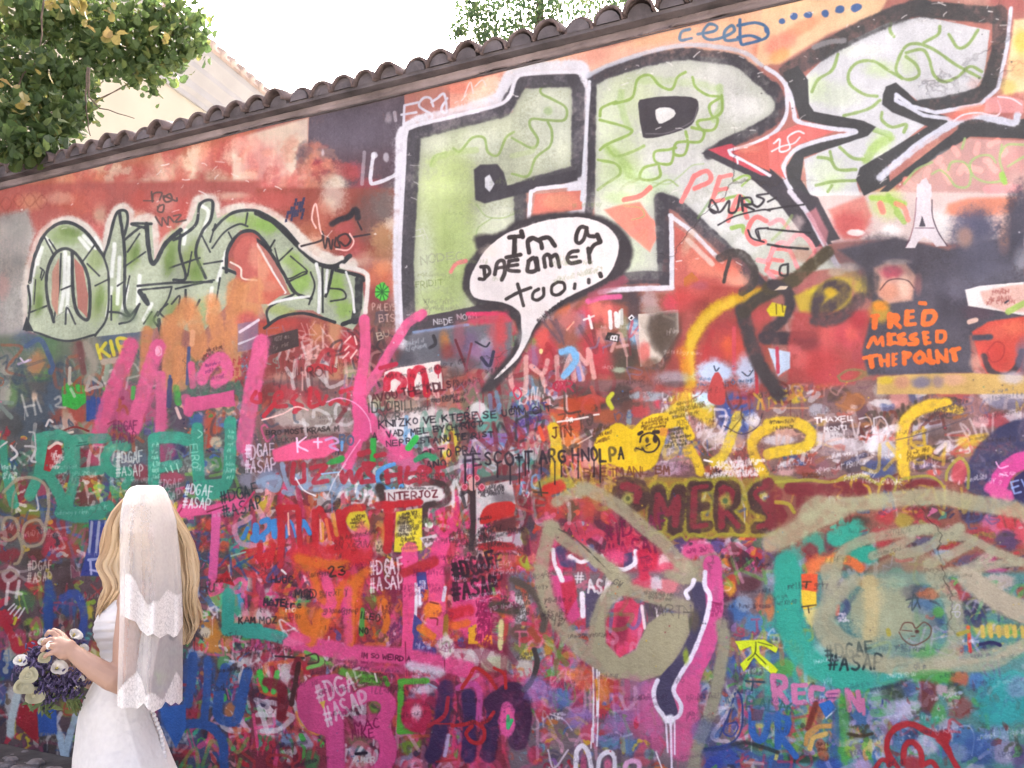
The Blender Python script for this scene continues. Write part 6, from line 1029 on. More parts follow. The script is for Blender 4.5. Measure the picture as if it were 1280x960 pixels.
scrib(640, 70, 840, 110, 2, '6a6458', 18, 5, 6, .8); T('NARTN', 690, 145, 56, '5a544c', 5, 2, .6, .2, op=.8); S('5a544c', 5, '860,180 960,185'); T('GW', 520, 10, 30, '5a544c', 5, 30)
PART('painted_strokes', 'long magenta band with a white edge curving down like a tear')
S('d45aa8', 90, '1000,-60 1010,60 1010,170 980,330 930,440 880,560', soft=8, mott=.08); S('d662a8', 130, '880,560 870,640 880,740 850,860', soft=20, mott=.1); S('c86ab0', 90, '700,560 680,660 720,760', soft=26, op=.8)
S('4e4862', 60, '930,60 940,160 925,280 880,370 830,460', soft=10); F('4e4862', '720,560 760,480 850,400 880,420 830,520 800,570 820,630 830,690 780,700 740,660', soft=6, sm=True); B('6a6050', 915, 220, 24, 50, .8)
S('efe8f2', 22, '880,110 870,80 900,50 910,20', soft=6); S('efe8f4', 24, '965,-20 965,50 990,100 980,180 950,280 900,400 840,500 810,570 845,640 840,690 800,720', soft=5); S('efe8f2', 22, '730,520 710,580 725,650 770,710', soft=6); B('f4f0f6', 790, 715, 30, 26, 1, .4)
S('f0e4f0', 10, '770,720 780,880', soft=5); S('f0e4f0', 12, '795,720 800,960', soft=5); S('f0e4f0', 8, '815,720 815,890', soft=4)
PART()
B('a0b838', 870, 400, 14, 40, .8); S('8a2c68', 5, '1000,130 1050,140'); scrib(990, 130, 1050, 200, 4, '8a2c68', 16, 5)
PART('painted_strokes', 'soft tan line hanging down beside the magenta band')
S('9c9880', 60, '1050,240 1060,330 1040,480 1010,620 970,740 930,850 900,1000', soft=18); PART()
S('f0e8ec', 9, '405,460 408,600 405,830', sm=False); S('f0e8e8', 9, '425,470 425,700', sm=False); S('e8b83c', 10, '420,520 430,620'); S('f0e8f0', 8, '436,480 432,640 425,850', sm=False); S('f0e8f0', 7, '400,760 395,860')
PART('painted_letters', 'white outlined bubble letters at the bottom edge of the wall')
S('f0e8ee', 26, '320,960 325,880 350,850 380,880 400,970', soft=6); S('f0e8ee', 24, '430,970 440,910 480,880 510,900 515,970', soft=6); S('e8b0d0', 26, '560,980 580,930 630,930 640,980', soft=8); B('e070a8', 480, 940, 20, 30, .9); B('d05a90', 360, 940, 16, 50, .8); PART()
S('d8c8d0', 9, '180,870 210,960 280,870', soft=4); S('f0e0e0', 7, '190,690 260,720 300,770', op=.8); scrib(190, 680, 270, 720, 2, 'f0e8e8', 14, 5); S('e8c8d8', 9, '520,780 560,800 600,790'); S('6a5a60', 5, '440,720 600,730', op=.7); T('ILLE', 455, 690, 24, '5a4a58', 5, 0, .8); S('f0e8ec', 7, '720,880 750,960')
S('38487a', 9, '1040,800 1090,680 1120,580 1150,620 1150,750 1100,830 970,865', soft=3); S('3c4890', 8, '1070,730 1060,780 1100,800 1130,760 1120,730 1080,740'); scrib(1050, 620, 1130, 690, 3, 'c8c0a8', 16, 5, -50)
PART('painted_figure', 'bright yellow green stick figure mark on the blue ground')
F('d2e02c', '1115,325 1190,320 1260,318 1330,360 1320,385 1260,350 1235,350 1240,390 1300,440 1330,470 1310,500 1230,430 1210,405 1160,480 1140,440 1200,385 1195,350 1140,375', soft=3, mott=.1); S('4a5a20', 6, '1220,330 1215,385 1180,420'); S('4a5a20', 6, '1215,385 1270,440'); S('4a5a20', 5, '1230,330 1300,350')
PART()
T('PALAK', 1180, 610, 60, '3a6a60', 9, 4, .6, .25); S('2c4a58', 10, '1170,525 1260,530'); S('2c4a58', 10, '1205,530 1200,570')
PART('painted_letters', 'blue letters U and R low on the right side')
S('3a6ab0', 34, '1200,690 1205,780 1240,820 1270,780 1280,700', soft=5); S('3a6ab0', 34, '1330,690 1330,850', soft=5); S('3a6ab0', 30, '1330,700 1380,720 1370,780 1340,790 1420,900', soft=5); PART()
B('d8c860', 1240, 745, 20, 12, .9); F('8a3a38', '1195,660 1260,670 1250,720 1200,720', soft=6); S('2c3038', 20, '970,865 1060,860 1150,830 1240,850 1330,880', soft=10, op=.8)
# crop (3,2) bottom and (3,3): teal oval eye with tan lines
C4(3, 2)
F('8a5a58', '-20,480 1300,480 1300,1000 -20,1000', soft=30, mott=.3)
many([('98943c', 60, 490, 100, 30), ('6a2c34', 30, 640, 60, 60), ('a03c44', 160, 530, 60, 30), ('6a5a50', 320, 510, 60, 30), ('a04048', 460, 520, 36, 40), ('8a4a48', 600, 500, 20, 30), ('8a6a64', 760, 500, 70, 30), ('384068', 1150, 560, 100, 60), ('5a4a78', 1080, 640, 60, 50), ('c86aa8', 1120, 700, 60, 60), ('c83c48', 1200, 680, 70, 60), ('a83c48', 1060, 760, 70, 50), ('50406a', 1200, 780, 60, 50), ('c85070', 1270, 740, 40, 50), ('3e3a58', 1020, 660, 60, 40), ('4a3840', 850, 640, 60, 40), ('8a3038', 730, 640, 60, 40), ('a89a3c', 680, 680, 50, 40), ('a83c40', 590, 660, 50, 40), ('4a4038', 450, 690, 60, 30), ('a02c38', 800, 700, 60, 30), ('b03c44', 560, 770, 60, 50), ('38a890', 420, 740, 80, 60), ('30a088', 490, 850, 70, 60), ('3aa088', 230, 800, 60, 60), ('8a3038', 210, 840, 40, 50), ('6a4048', 310, 790, 30, 50), ('50a898', 120, 890, 60, 80), ('5a4858', 40, 900, 50, 60), ('d86a68', 20, 800, 40, 40), ('e07a48', 240, 920, 60, 60), ('e8a048', 360, 880, 50, 40), ('c85048', 440, 910, 50, 40), ('5a7068', 400, 940, 50, 40), ('5a5a68', 620, 930, 60, 40), ('3a9a88', 640, 950, 50, 30), ('50587a', 780, 800, 70, 40), ('a83840', 920, 820, 60, 40), ('a8a0a8', 880, 850, 60, 24), ('584a6a', 1030, 890, 80, 40), ('c84aa0', 1100, 880, 40, 40), ('c04aa0', 1140, 930, 60, 20), ('403848', 1190, 910, 40, 14)])
dabs(300, 560, 1280, 960, 110, '8a3038 38a890 a89a3c 4a3840 c83c48 3e3a58 50587a a83c40 c86aa8 b8a0a0', (8, 24), (20, 80), (-20, 60), op=(.4, .9), soft=(4, 10))
PART('painted_letters', 'last letters of the halo lettering fading under the tan oval')
for w, p in [(60, '0,500 40,560 0,620'), (70, '30,620 60,660 20,700'), (60, '110,520 230,530'), (44, '170,540 160,600'), (70, '280,530 340,510 390,540'), (50, '450,510 470,540'), (40, '600,500 600,520'), (30, '700,510 760,490 840,500')]: S('7a3238', w, p, soft=12, grain=.55)
S('a8a640', 16, '40,490 200,480 300,490 400,470 470,460 550,500', soft=6, op=.8); S('a8a640', 14, '640,490 700,470 800,460 860,490 880,520', soft=6, op=.8); S('a8a640', 14, '560,500 600,460 640,490 630,540', soft=5, op=.8); S('a8a640', 16, '890,480 900,430 960,370 1000,420 1000,520', soft=6, op=.8); S('b0ae38', 20, '40,590 100,600 130,640', soft=8, op=.8)
PART()
S('3aa890', 130, '110,960 100,1060', soft=20); S('3aa58e', 90, '420,740 340,770', soft=20); S('38a68e', 90, '500,850 430,840', soft=20)
S('e07a48', 44, '210,960 240,910 320,880 400,880 460,920', soft=12); S('e8a84c', 30, '300,885 380,875', soft=10)
PART('painted_eye', 'large tan oval eye with lashes sprayed over teal at the right')
EYE = CUR
TE2 = 'a8a886'
S(TE2, 103, '20,790 90,760 200,700 330,640', soft=26, op=.88); S(TE2, 94, '200,640 260,600', soft=26, op=.88); S(TE2, 77, '330,600 460,600 560,580', soft=20, op=.88); S(TE2, 82, '540,590 700,570 860,565 1000,590 1130,610 1290,640 1420,690', soft=20, op=.88); S(TE2, 51, '300,680 420,620', soft=18, op=.88)
S('a4a688', 51, '340,960 360,860 430,800 560,760 700,740 800,730', soft=13, op=.88); S('a4a688', 51, '720,730 810,720 850,745 900,760 960,720', soft=18, op=.88)
S('a6a58a', 43, '520,860 620,820 720,770', soft=13, op=.88); S('a6a58a', 51, '660,850 760,830 860,780 950,720', soft=13, op=.88); S('a6a58a', 43, '880,760 1000,770 1120,830 1290,900', soft=15, op=.88); S('a6a58a', 51, '800,900 900,860 1010,800', soft=15, op=.88); S('a6a58a', 48, '900,940 1010,920 1110,850', soft=15, op=.88); S('a6a58a', 43, '1000,960 1100,910 1250,890', soft=15, op=.88)
F('a9a888', '470,960 520,900 640,850 800,850 880,930 900,1000 480,1000', soft=30, op=.55)
PART()
# crop (3,3)
C4(3, 3)
F('5a8a88', '-20,-20 1300,-20 1300,1000 -20,1000', soft=40, mott=.3)
many([('3aa890', 90, 60, 70, 90), ('38a892', 110, 200, 80, 90), ('3aa894', 150, 330, 80, 80), ('3ca896', 220, 440, 120, 70), ('44a898', 400, 510, 120, 50), ('9ac0b8', 300, 400, 100, 60), ('a0b8a8', 480, 440, 120, 50), ('50a8a0', 620, 500, 60, 40), ('8a8a98', 20, 40, 30, 40), ('e07a48', 10, 160, 26, 60), ('e0583c', 210, 50, 40, 60), ('e8c03c', 200, 110, 40, 50), ('d8cc80', 215, 190, 36, 50), ('4a90c0', 10, 290, 30, 30), ('50505a', 30, 350, 50, 40), ('4a6a90', 60, 420, 50, 40), ('58a048', 80, 460, 50, 50), ('c87868', 160, 470, 20, 40), ('8a9a68', 200, 520, 50, 30)])
many([('8a7a7c', 340, 60, 60, 60), ('c89a60', 500, 30, 60, 30), ('6ab0a0', 640, 30, 50, 30), ('a8aa88', 580, 180, 180, 140), ('c0b890', 530, 120, 60, 60), ('50505e', 730, 80, 60, 40), ('c8704a', 800, 90, 60, 30), ('5a78a0', 770, 150, 60, 40), ('3a5078', 840, 220, 40, 50), ('58a048', 850, 180, 30, 30), ('a83c40', 920, 60, 60, 40), ('b84048', 960, 100, 60, 30), ('40384c', 1040, 150, 80, 50), ('3c3a58', 1010, 200, 60, 50), ('c8b0a8', 1150, 30, 90, 40), ('b0a890', 1200, 150, 70, 60), ('a83c44', 1270, 80, 30, 30), ('c8b858', 1080, 260, 60, 40), ('c8a858', 1200, 270, 70, 30), ('4a6898', 1000, 340, 60, 40), ('30305a', 1100, 350, 60, 24), ('a84848', 940, 370, 40, 30), ('70a868', 780, 380, 60, 40), ('588a58', 900, 390, 50, 30), ('3c4060', 1060, 220, 40, 40)])
many([('38a0a0', 1180, 620, 130, 130), ('4aa8a4', 1230, 520, 70, 50), ('c08ac0', 1240, 560, 50, 60), ('4aa040', 850, 500, 130, 40), ('c06048', 960, 510, 50, 40), ('5078b8', 1040, 520, 40, 40), ('484a3c', 650, 570, 80, 60), ('486090', 700, 570, 40, 40), ('7a3838', 800, 600, 50, 90), ('58a058', 850, 690, 36, 60), ('384838', 930, 590, 50, 60), ('8a5058', 960, 660, 60, 60), ('c8a8b0', 870, 570, 30, 30), ('b8b8a8', 920, 610, 30, 50), ('b0a8c0', 640, 690, 80, 60), ('c8c0d0', 720, 660, 60, 40), ('c8c4d0', 820, 820, 70, 60), ('5878a8', 660, 800, 50, 80), ('384c78', 720, 800, 40, 60), ('c8c0d0', 740, 880, 40, 30), ('4a70a8', 980, 800, 70, 60), ('3c5088', 1060, 880, 90, 80), ('88a0c0', 1140, 800, 60, 60), ('b0a8c0', 900, 760, 50, 40), ('9a90b0', 1190, 880, 70, 60), ('604a78', 1260, 900, 40, 60), ('5a68a0', 880, 860, 40, 50), ('a8a0b8', 600, 760, 40, 60)])
many([('3a68a8', 90, 640, 60, 40), ('58a040', 110, 700, 60, 30), ('3a68b0', 30, 690, 40, 40), ('88b060', 200, 700, 40, 60), ('58a848', 370, 700, 40, 100), ('4a70a8', 460, 700, 60, 60), ('48a048', 560, 660, 40, 40), ('c88a50', 230, 720, 40, 60), ('b05a3c', 250, 660, 40, 50), ('3a5a98', 340, 840, 30, 120), ('50a040', 380, 880, 50, 60), ('98b048', 420, 850, 40, 60), ('4a4a38', 450, 790, 50, 30), ('7a6a88', 460, 880, 50, 50), ('d0c870', 500, 860, 30, 50), ('3a68a8', 60, 800, 80, 70), ('d8a050', 30, 760, 20, 30), ('c88a60', 130, 800, 30, 50), ('7aa848', 170, 850, 40, 60), ('3c4c88', 60, 930, 90, 40), ('c8a0c8', 470, 950, 50, 30), ('2c4030', 180, 910, 80, 26), ('3a50a0', 300, 940, 70, 30), ('90a8a0', 560, 600, 40, 50), ('c0b8d0', 560, 870, 40, 60)])
dabs(0, 560, 620, 960, 100, '3a68a8 58a040 98b048 c88a50 3c4c88 d0c870 c8a0c8 4a4a38 48a048', (8, 24), (20, 80), (40, 140), op=(.5, .95), soft=(3, 9))
dabs(600, 520, 1280, 960, 110, 'b0a8c0 5878a8 384c78 c8c4d0 88a0c0 58a058 7a3838 484a3c 604a78', (8, 26), (20, 80), op=(.4, .85), soft=(4, 12))
dabs(700, 40, 1280, 400, 70, '40384c a83c40 c8b858 4a6898 5a78a0 58a048 b0a890 3c3a58 c8c0b8', (6, 18), (20, 70), (-20, 60), op=(.5, .9), soft=(3, 8))
PART('painted_strokes', 'broad teal band sweeping under the tan eye')
S('3aa58f', 120, '90,-60 95,100 110,260 180,400 320,490 460,520', soft=24, mott=.14); S('3fa594', 70, '440,520 580,520 650,490', soft=24, op=.8); PART()
F('e0603c', '165,-10 250,-10 240,80 170,70', soft=6); F('e8c440', '165,70 240,80 245,150 175,170', soft=5); F('d8cc84', '175,170 250,170 220,260', soft=8); S('4a4030', 7, '175,30 215,30'); S('4a4030', 7, '195,30 190,60'); S('4a4030', 7, '170,155 240,145'); S('4a4030', 6, '200,155 205,185')
S('4a5878', 30, '370,110 400,160 360,210', soft=10); S('c86a60', 20, '350,150 345,190', soft=8); scrib(340, 180, 400, 230, 3, 'e0d8e0', 14, 5); S('5ab0b0', 24, '310,210 340,240', soft=8)
RESUME(EYE)
TE3 = 'a8a68a'
S(TE3, 77, '300,-30 310,90 260,230 300,320 420,400 560,440', soft=20, op=.88); S(TE3, 68, '430,20 360,90 310,170 310,240 380,320 460,350', soft=20, op=.88); S(TE3, 86, '560,430 700,450 830,440 920,360 940,220 900,90 830,0', soft=20, op=.88); S(TE3, 60, '720,470 900,450 1100,440 1220,380 1300,320', soft=18, op=.88); S('b2a890', 60, '860,430 1060,400 1250,360', soft=20, op=.8)
F('adab8c', '430,90 520,20 620,0 730,40 690,130 820,180 860,260 840,340 700,400 540,390 440,300 400,200', soft=40, op=.45); S('c4b584', 70, '510,30 520,200 510,300', soft=24, op=.8); S('b4aa94', 110, '1000,10 1140,110 1290,190', soft=24)
PART()
S('3c4a4c', 7, '690,120 750,110 720,170 730,90 760,160', op=.8); S('a8a048', 24, '600,270 605,290', soft=6); B('60a860', 800, 370, 40, 26, .6)
PART('painted_face', 'small brown heart shaped scribble inside the tan eye'); S('6a4a40', 6, '660,270 680,235 720,235 740,260 780,230 815,260 800,310 730,345 680,320 655,280'); B('5a3c34', 745, 275, 10, 8, 1); S('6a4a40', 5, '670,270 720,275'); S('6a4a40', 5, '715,300 735,300'); PART()
PART('stencil_tag', 'black stencil half covered by the tan eye at the right'); Z(960, 720, 4)
T('#DGAF', 285, 350, 70, '3a4a4a', 11, -6, .5, .3, .01, 0, .75); T('#ASAP', 300, 400, 72, '26343a', 12, -2, .55, .32, .01, .1, .95); PART()
S('a8a68a', 60, '300,330 420,395 560,435', soft=16, op=.75); F('a8a68a', '540,400 640,420 620,500 545,470', soft=14, op=.8)
for x in range(6): S('c8b05c', 22, [(1070+x*40, 255), (1075+x*40, 300)], soft=6)
S('d86a40', 18, '1000,255 1010,370', soft=5); S('c03c48', 10, '1005,310 1012,380'); T('SP', 960, 140, 40, 'c0bcc8', 6, 90, .7); S('303058', 16, '1060,340 1120,330 1160,345', soft=5); S('a8a048', 20, '950,290 1000,275', soft=8); scrib(950, 310, 1060, 340, 1, 'c8c8d8', 14, 5)
PART('painted_letters', 'pink capitals on blue and green at the lower right')
PK = 'c77cb8'
for w, p in [(30, '25,500 30,560 40,630'), (28, '30,500 80,510 85,550 40,570'), (28, '50,575 95,630'), (30, '130,550 135,630'), (22, '130,548 190,545'), (22, '135,588 180,585'), (24, '140,635 185,630'), (30, '270,565 225,560 215,600 230,630 280,630'), (32, '300,590 350,580'), (26, '310,620 350,600'), (28, '395,570 405,670'), (24, '400,575 460,670'), (28, '450,580 460,670'), (20, '475,620 480,690')]: S(PK, w, p, soft=5, mott=.12)
PART()
S('7a4a80', 6, '300,590 350,588'); S('7a4a80', 6, '300,610 345,608'); S('8a4a80', 5, '35,530 60,540 45,555'); F('3a70b8', '250,640 310,620 340,660 290,710', soft=5); S('e0e0e8', 6, '290,712 340,665'); S('7a3a30', 30, '240,640 215,720 200,760', soft=10)
S('c89a58', 24, '190,840 200,790 250,755 320,750', soft=6); S('d8b468', 26, '210,860 230,810 290,790', soft=6); S('a8583c', 50, '260,840 280,900', soft=10); scrib(240, 830, 300, 880, 2, '5a3028', 14, 5); S('4a4030', 16, '400,790 460,800 520,790', soft=8); scrib(390, 740, 510, 770, 1, '4a4838', 16, 5)
S('c89a60', 12, '190,830 210,800 250,770')
PART('painted_strokes', 'red outline of a looping flower shape at the bottom right')
S('b0343c', 26, '650,960 600,880 600,810 650,750 720,740 790,770 850,810 880,850 950,960', soft=5); S('b0343c', 26, '680,900 690,840 730,830 760,870 770,940', soft=5); B('b0343c', 870, 800, 34, 30, 1, .3); S('b0343c', 24, '530,970 570,920 620,940', soft=5); S('b0343c', 24, '770,950 820,930 850,970', soft=5); B('b0343c', 720, 940, 50, 40, .9, .4); PART()
S('a8b8d0', 6, '930,760 1000,750 1030,800 1020,900', op=.8); F('c48ac4', '1200,540 1290,500 1290,600 1220,600', soft=10, op=.8); scrib(1200, 530, 1280, 590, 3, '7a4a80', 18, 5, -30)
# ------------------------------------------------------------------ later coats over the lower middle
Z(320, 580, 3.735); PRI = 1
PART('painted_letters', 'tall hot red letters with orange and pink centres low in the middle of the wall')
for w, p in [(30, '278,225 276,300 280,375'), (30, '300,210 345,290 392,380'), (28, '388,225 392,300 398,372'), (34, '500,200 430,215 400,280 440,340 520,390'), (28, '600,192 690,186 765,178'), (38, '628,200 622,300 615,400'), (34, '115,205 120,330 115,470'), (26, '110,205 190,200'), (28, '20,380 25,450 60,470 85,380'), (26, '200,215 205,380')]: S('bf2c34', w, p, soft=7, grain=.35)
for w, p in [(60, '190,430 260,400 340,420'), (56, '420,400 470,360 520,430 430,450'), (44, '230,440 330,480 420,520')]: S('d0343c', w, p, soft=14, op=.85)
PART()
S('e8704a', 16, '330,260 345,350', soft=6); S('e8a040', 20, '360,240 380,330', soft=8, op=.8); S('f0b0a0', 9, '150,230 155,330', soft=4); S('f0a8a0', 8, '300,260 305,350', soft=3)
PART('painted_strokes', 'orange strokes like a large letter N over the pink in the lower middle')
for w, p in [(40, '270,520 290,600 330,640 400,590'), (44, '440,640 480,540 520,500'), (36, '450,560 445,700 440,830'), (40, '210,690 240,780 260,830 290,700'), (44, '200,440 330,470 420,470')]: S('d8742a', w, p, soft=16, op=.88, grain=.35)
PART()
for w, p in [(44, '330,540 350,640 330,700'), (40, '430,590 425,700 430,820'), (34, '180,800 240,820')]: S('e05a96', w, p, soft=12, op=.9)
B('e05a96', 500, 340, 40, 60, .9); T('23', 335, 480, 44, '33241f', 9, -6, .7)
S('b03038', 44, '690,510 760,480 830,450', soft=10)
PART('stencil_tag', 'black stencil on pink left of the mask like tan drawing'); T('#DGAF', 905, 470, 74, '35202c', 14, -18, .38, .3, .02, .05); T('#ASAP', 908, 560, 76, '35202c', 14, -10, .4, .3, .02, .05); PART()
T('LUC', 95, 520, 32, '2c2430', 7, 4, .7); T('MOD', 185, 585, 38, '2e2630', 8, 2, .7); T('MAJE', 40, 628, 28, '2c2430', 7, 3, .7); T('tre', 140, 640, 34, '2c2430', 7, 0, .6)
# soft patches at the bottom middle
Z(640, 780, 3.735)
many([('8a78b0', 110, 300, 60, 60), ('6078b0', 220, 350, 60, 50), ('a083b8', 300, 440, 70, 50), ('d86a3c', 330, 250, 50, 60), ('d8803c', 420, 300, 40, 50), ('9a80b4', 480, 480, 60, 60), ('b06aa0', 560, 330, 60, 90), ('7a98b8', 540, 560, 30, 60), ('5a6a98', 900, 500, 60, 60), ('3c50a0', 980, 600, 90, 40), ('4a70a0', 1180, 420, 60, 50)], .6)
Z(940, 780, 3.735)
many([('3aa0a0', 1180, 330, 120, 110), ('3aa0a0', 1120, 420, 90, 60), ('4a9c50', 820, 240, 110, 24), ('b8b8d0', 680, 400, 60, 50), ('c0b8d0', 820, 560, 60, 50), ('6a3a3c', 820, 340, 36, 70), ('3f5f98', 1060, 560, 70, 60), ('3a4a40', 660, 320, 60, 40), ('4a9848', 420, 440, 34, 120), ('3a5a98', 390, 500, 18, 130), ('8a98c0', 960, 600, 50, 40)], .65)
S('b0343c', 24, '640,660 630,560 660,500 740,470 820,510 890,540 950,660', soft=5); S('b0343c', 24, '705,650 710,580 750,555 790,600 790,650', soft=5); B('b0343c', 895, 530, 34, 32, 1, .3)
# ------------------------------------------------------------------ generations of half covered tags between the coats
Z(0, 0, 1)
HOLD = True; PRI = 0
KEYS = [k for k in FONT if k.isalpha()]
def oldtags(x0, y0, x1, y1, n, cols, h=(12, 34), w=(.09, .2), op=(.35, .85), ang=(-14, 6), soft=(.8, 2.4)):
    cols = cols.split()
    for i in range(n):
        x, y = rng.uniform(x0, x1), rng.uniform(y0, y1); hh = rng.uniform(*h); a = math.radians(rng.uniform(*ang)); col = cols[rng.integers(len(cols))]
        ww = hh*rng.uniform(*w); o = rng.uniform(*op); sf = rng.uniform(*soft); sq = rng.uniform(.45, .95); ln = rng.uniform(-.3, .3)
        for k in range(rng.integers(1, 5)):
            gl = FONT[KEYS[rng.integers(len(KEYS))]]; fl = -1 if rng.random() < .3 else 1
            for pl in gl:
                P = []
                for (u, v) in pl:
                    u = (u-.5)*fl+.5+rng.normal(0, .13)+ln*(1-v); v = v+rng.normal(0, .1)
                    px, py = u*hh*sq, v*hh
                    P.append((x+px*math.cos(a)-py*math.sin(a), y+px*math.sin(a)+py*math.cos(a)))
                S(col, ww, P, soft=sf, op=o, grain=.35, wob=ww*.3, mott=.25)
                if rng.random() < .12: S(col, ww*.35, [P[-1], (P[-1][0], P[-1][1]+rng.uniform(6, 26))], op=o, sm=False)
            x += hh*(sq+.3)*math.cos(a); y += hh*(sq+.3)*math.sin(a)
LOW = 'e8569e d8408a c83c44 e8a8c0 e0d8d8 d86a38 5a2c40 8a2c48 e878b0 e05a9a a03048 d8709a 403040 d84a60 b83a6a'
oldtags(230, 600, 700, 980, 150, LOW, h=(14, 48))
oldtags(-100, 560, 240, 980, 130, '8c2c38 3a8a70 305088 c8c0b8 d8b83c 303038 a84a78 7ab850 e0d8d0 b03a3c 4a6a9a')
oldtags(640, 660, 960, 980, 60, 'e8569e c83c58 8c7cb0 e8d8e4 d87838 6078b0 503a58 e8a8c0 68a048 f0e8ee', h=(14, 44), op=(.25, .65))
oldtags(920, 660, 1360, 980, 75, '3a68b0 58a868 b0a8d0 3aa894 d8d8e4 404870 c83c48 98b048 88b8d0 6a4a80 e0c8d8', h=(14, 44), op=(.25, .65))
oldtags(320, 470, 700, 640, 90, 'a83c44 d8d0cc 3a3438 6a9ac0 d85a9c 8a8078 5a8a78 e8e4e2 7a3038')
oldtags(640, 480, 1340, 640, 120, '6a3a34 e0d8dc d8b43c 4a4038 b8544c d8c8c8 8a6a70 4a5a88 c8a090')
oldtags(300, 400, 860, 480, 60, '8c3038 c8c0bc 3a3438 b8505c 7a6a80 d8a8a0')
oldtags(840, 360, 1340, 480, 50, '8a3838 c86058 d8a098 4a4040 e0c8c0', op=(.3, .6))
oldtags(-120, 430, 330, 570, 70, '4a6a58 7a8a80 38485a c8c4b8 a05038 5a5a58 4f8a4c')
oldtags(-160, 960, 1500, 1290, 160, LOW+' 3a68b0 58a868')
oldtags(1290, 330, 2050, 1250, 240, LOW+' 3a68b0 3aa894 d8d8e4 404870')
oldtags(-320, 420, -60, 1200, 90, '8c2c38 3a8a70 305088 c8c0b8 303038 a84a78')
HOLD = False; PRI = 1
# scratches and flaked specks on the dark outlines high on the wall
for (x0, y0, x1, y1, n) in [(980, 10, 1130, 90, 16), (1130, 0, 1260, 40, 16), (1235, 20, 1262, 110, 7), (780, 62, 960, 100, 14), (745, 80, 790, 120, 6), (900, 150, 960, 190, 5), (1070, 190, 1130, 235, 7), (830, 240, 850, 350, 6), (980, 90, 1010, 160, 5), (505, 170, 517, 410, 8), (790, 160, 860, 175, 4), (560, 140, 720, 110, 6), (850, 250, 960, 350, 6), (20, 240, 480, 300, 12), (150, 190, 380, 240, 16)]:
    for i in range(n):
        x, y = rng.uniform(x0, x1), rng.uniform(min(y0, y1), max(y0, y1)); a = rng.uniform(-.9, .5); L_ = rng.choice([1.5, 3, 8])*rng.uniform(.6, 1.4)
        S('dcd8d4', rng.uniform(.7, 1.5), [(x, y), (x+L_*math.cos(a)*.5+rng.normal(0, .8), y+L_*math.sin(a)*.5), (x+L_*math.cos(a), y+L_*math.sin(a)+rng.normal(0, .8))], op=rng.uniform(.5, .95), wob=.5)
T('FESCO+T ARG HNOLPA', 581, 568, 15, '241e28', 2.9, -2.5, .55, .3, drip=26)
# visitors' pens: tiny writing over everything
for (x0, y0, x1, y1, n, col, h, o) in [(330, 640, 640, 700, 16, '3a2428', 7, .55), (240, 700, 420, 820, 14, '2e2428', 7, .55), (420, 690, 640, 820, 22, '7a1848', 7, .5), (640, 700, 700, 800, 8, '2e2428', 6, .5), (250, 810, 330, 860, 6, '342428', 6, .6), (330, 440, 620, 480, 8, '302428', 7, .5), (640, 470, 1000, 500, 8, '402a2c', 7, .4),
        (780, 510, 1270, 590, 26, '3c3034', 6, .45), (900, 560, 1260, 600, 12, 'f0ecec', 6, .6), (880, 690, 1000, 760, 10, '2c2430', 6, .5), (960, 660, 1270, 760, 14, '4a4a40', 6, .4), (900, 800, 1280, 950, 26, '283450', 7, .45), (900, 820, 1270, 940, 12, 'e8ecf4', 7, .5), (640, 840, 860, 950, 16, '3c2a40', 7, .4), (20, 560, 320, 640, 14, 'd0e4da', 6, .35), (0, 640, 130, 800, 12, 'e0d8d0', 6, .4),
        (330, 820, 640, 950, 18, '3a2030', 7, .45), (520, 650, 620, 690, 8, '2c2428', 6, .6), (480, 460, 610, 500, 6, '282428', 6, .6), (560, 700, 640, 760, 8, 'f4e4ec', 6, .5), (640, 390, 860, 470, 10, 'e8dcd8', 6, .35), (300, 100, 500, 240, 5, '8a6a64', 8, .3), (520, 160, 720, 400, 10, '7c8a5c', 7, .4)]:
    for i in range(n):
        xx, yy = rng.uniform(x0, x1), rng.uniform(y0, y1); scrib(xx, yy, xx+rng.uniform(20, 70), yy+h*1.2, 1, col, h*rng.uniform(.7, 1.2), rng.uniform(.8, 1.4), rng.uniform(-14, 3), o)
run_queue()
CAN -= .5; CAN *= 1.06; CAN += .485       # a little more contrast between coats

# ------------------------------------------------------------------ the wall frame: s metres along it (to the right), z up
w_far = ray(0, 932); w_far = w_far*(EYE_H/-w_far[2])
W0 = np.array([w_far[0], w_far[1], 0.])
WA = math.atan2(2250*math.cos(PITCH), 1000.)
WU = np.array([math.sin(WA), -math.cos(WA), 0.]); WN = np.array([-math.cos(WA), -math.sin(WA), 0.])   # WN points at the street
S0, S1, ZT = -3.0, 7.4, 3.85
def wallp(s, z, out=0.):
    s = np.asarray(s, float); z = np.asarray(z, float)
    return W0+WU*s[..., None]+np.array([0, 0, 1.])*z[..., None]+WN*np.asarray(out, float)[..., None]
# lay the paint on the wall: one cell of colour per 2.4 mm
PXM = 420.
tw, th = int((S1-S0)*PXM), int(ZT*PXM)
ss = S0+(np.arange(tw)+.5)/PXM
TEX = np.ones((th, tw, 4), np.float32)
for j0 in range(0, th, 128):
    zz = (np.arange(j0, min(th, j0+128))+.5)/PXM
    SS, ZZ = np.meshgrid(ss, zz)
    px, py = project(wallp(SS, ZZ))
    gx = np.clip((px-CX0)*CS, 1, CW-3).astype(np.float32); gy = np.clip((py-CY0)*CS, 1, CH-3).astype(np.float32)
    xi = gx.astype(int); yi = gy.astype(int); fx = (gx-xi)[..., None]; fy = (gy-yi)[..., None]
    TEX[j0:j0+len(zz), :, :3] = ((CAN[yi, xi]*(1-fx)+CAN[yi, xi+1]*fx)*(1-fy)+(CAN[yi+1, xi]*(1-fx)+CAN[yi+1, xi+1]*fx)*fy)
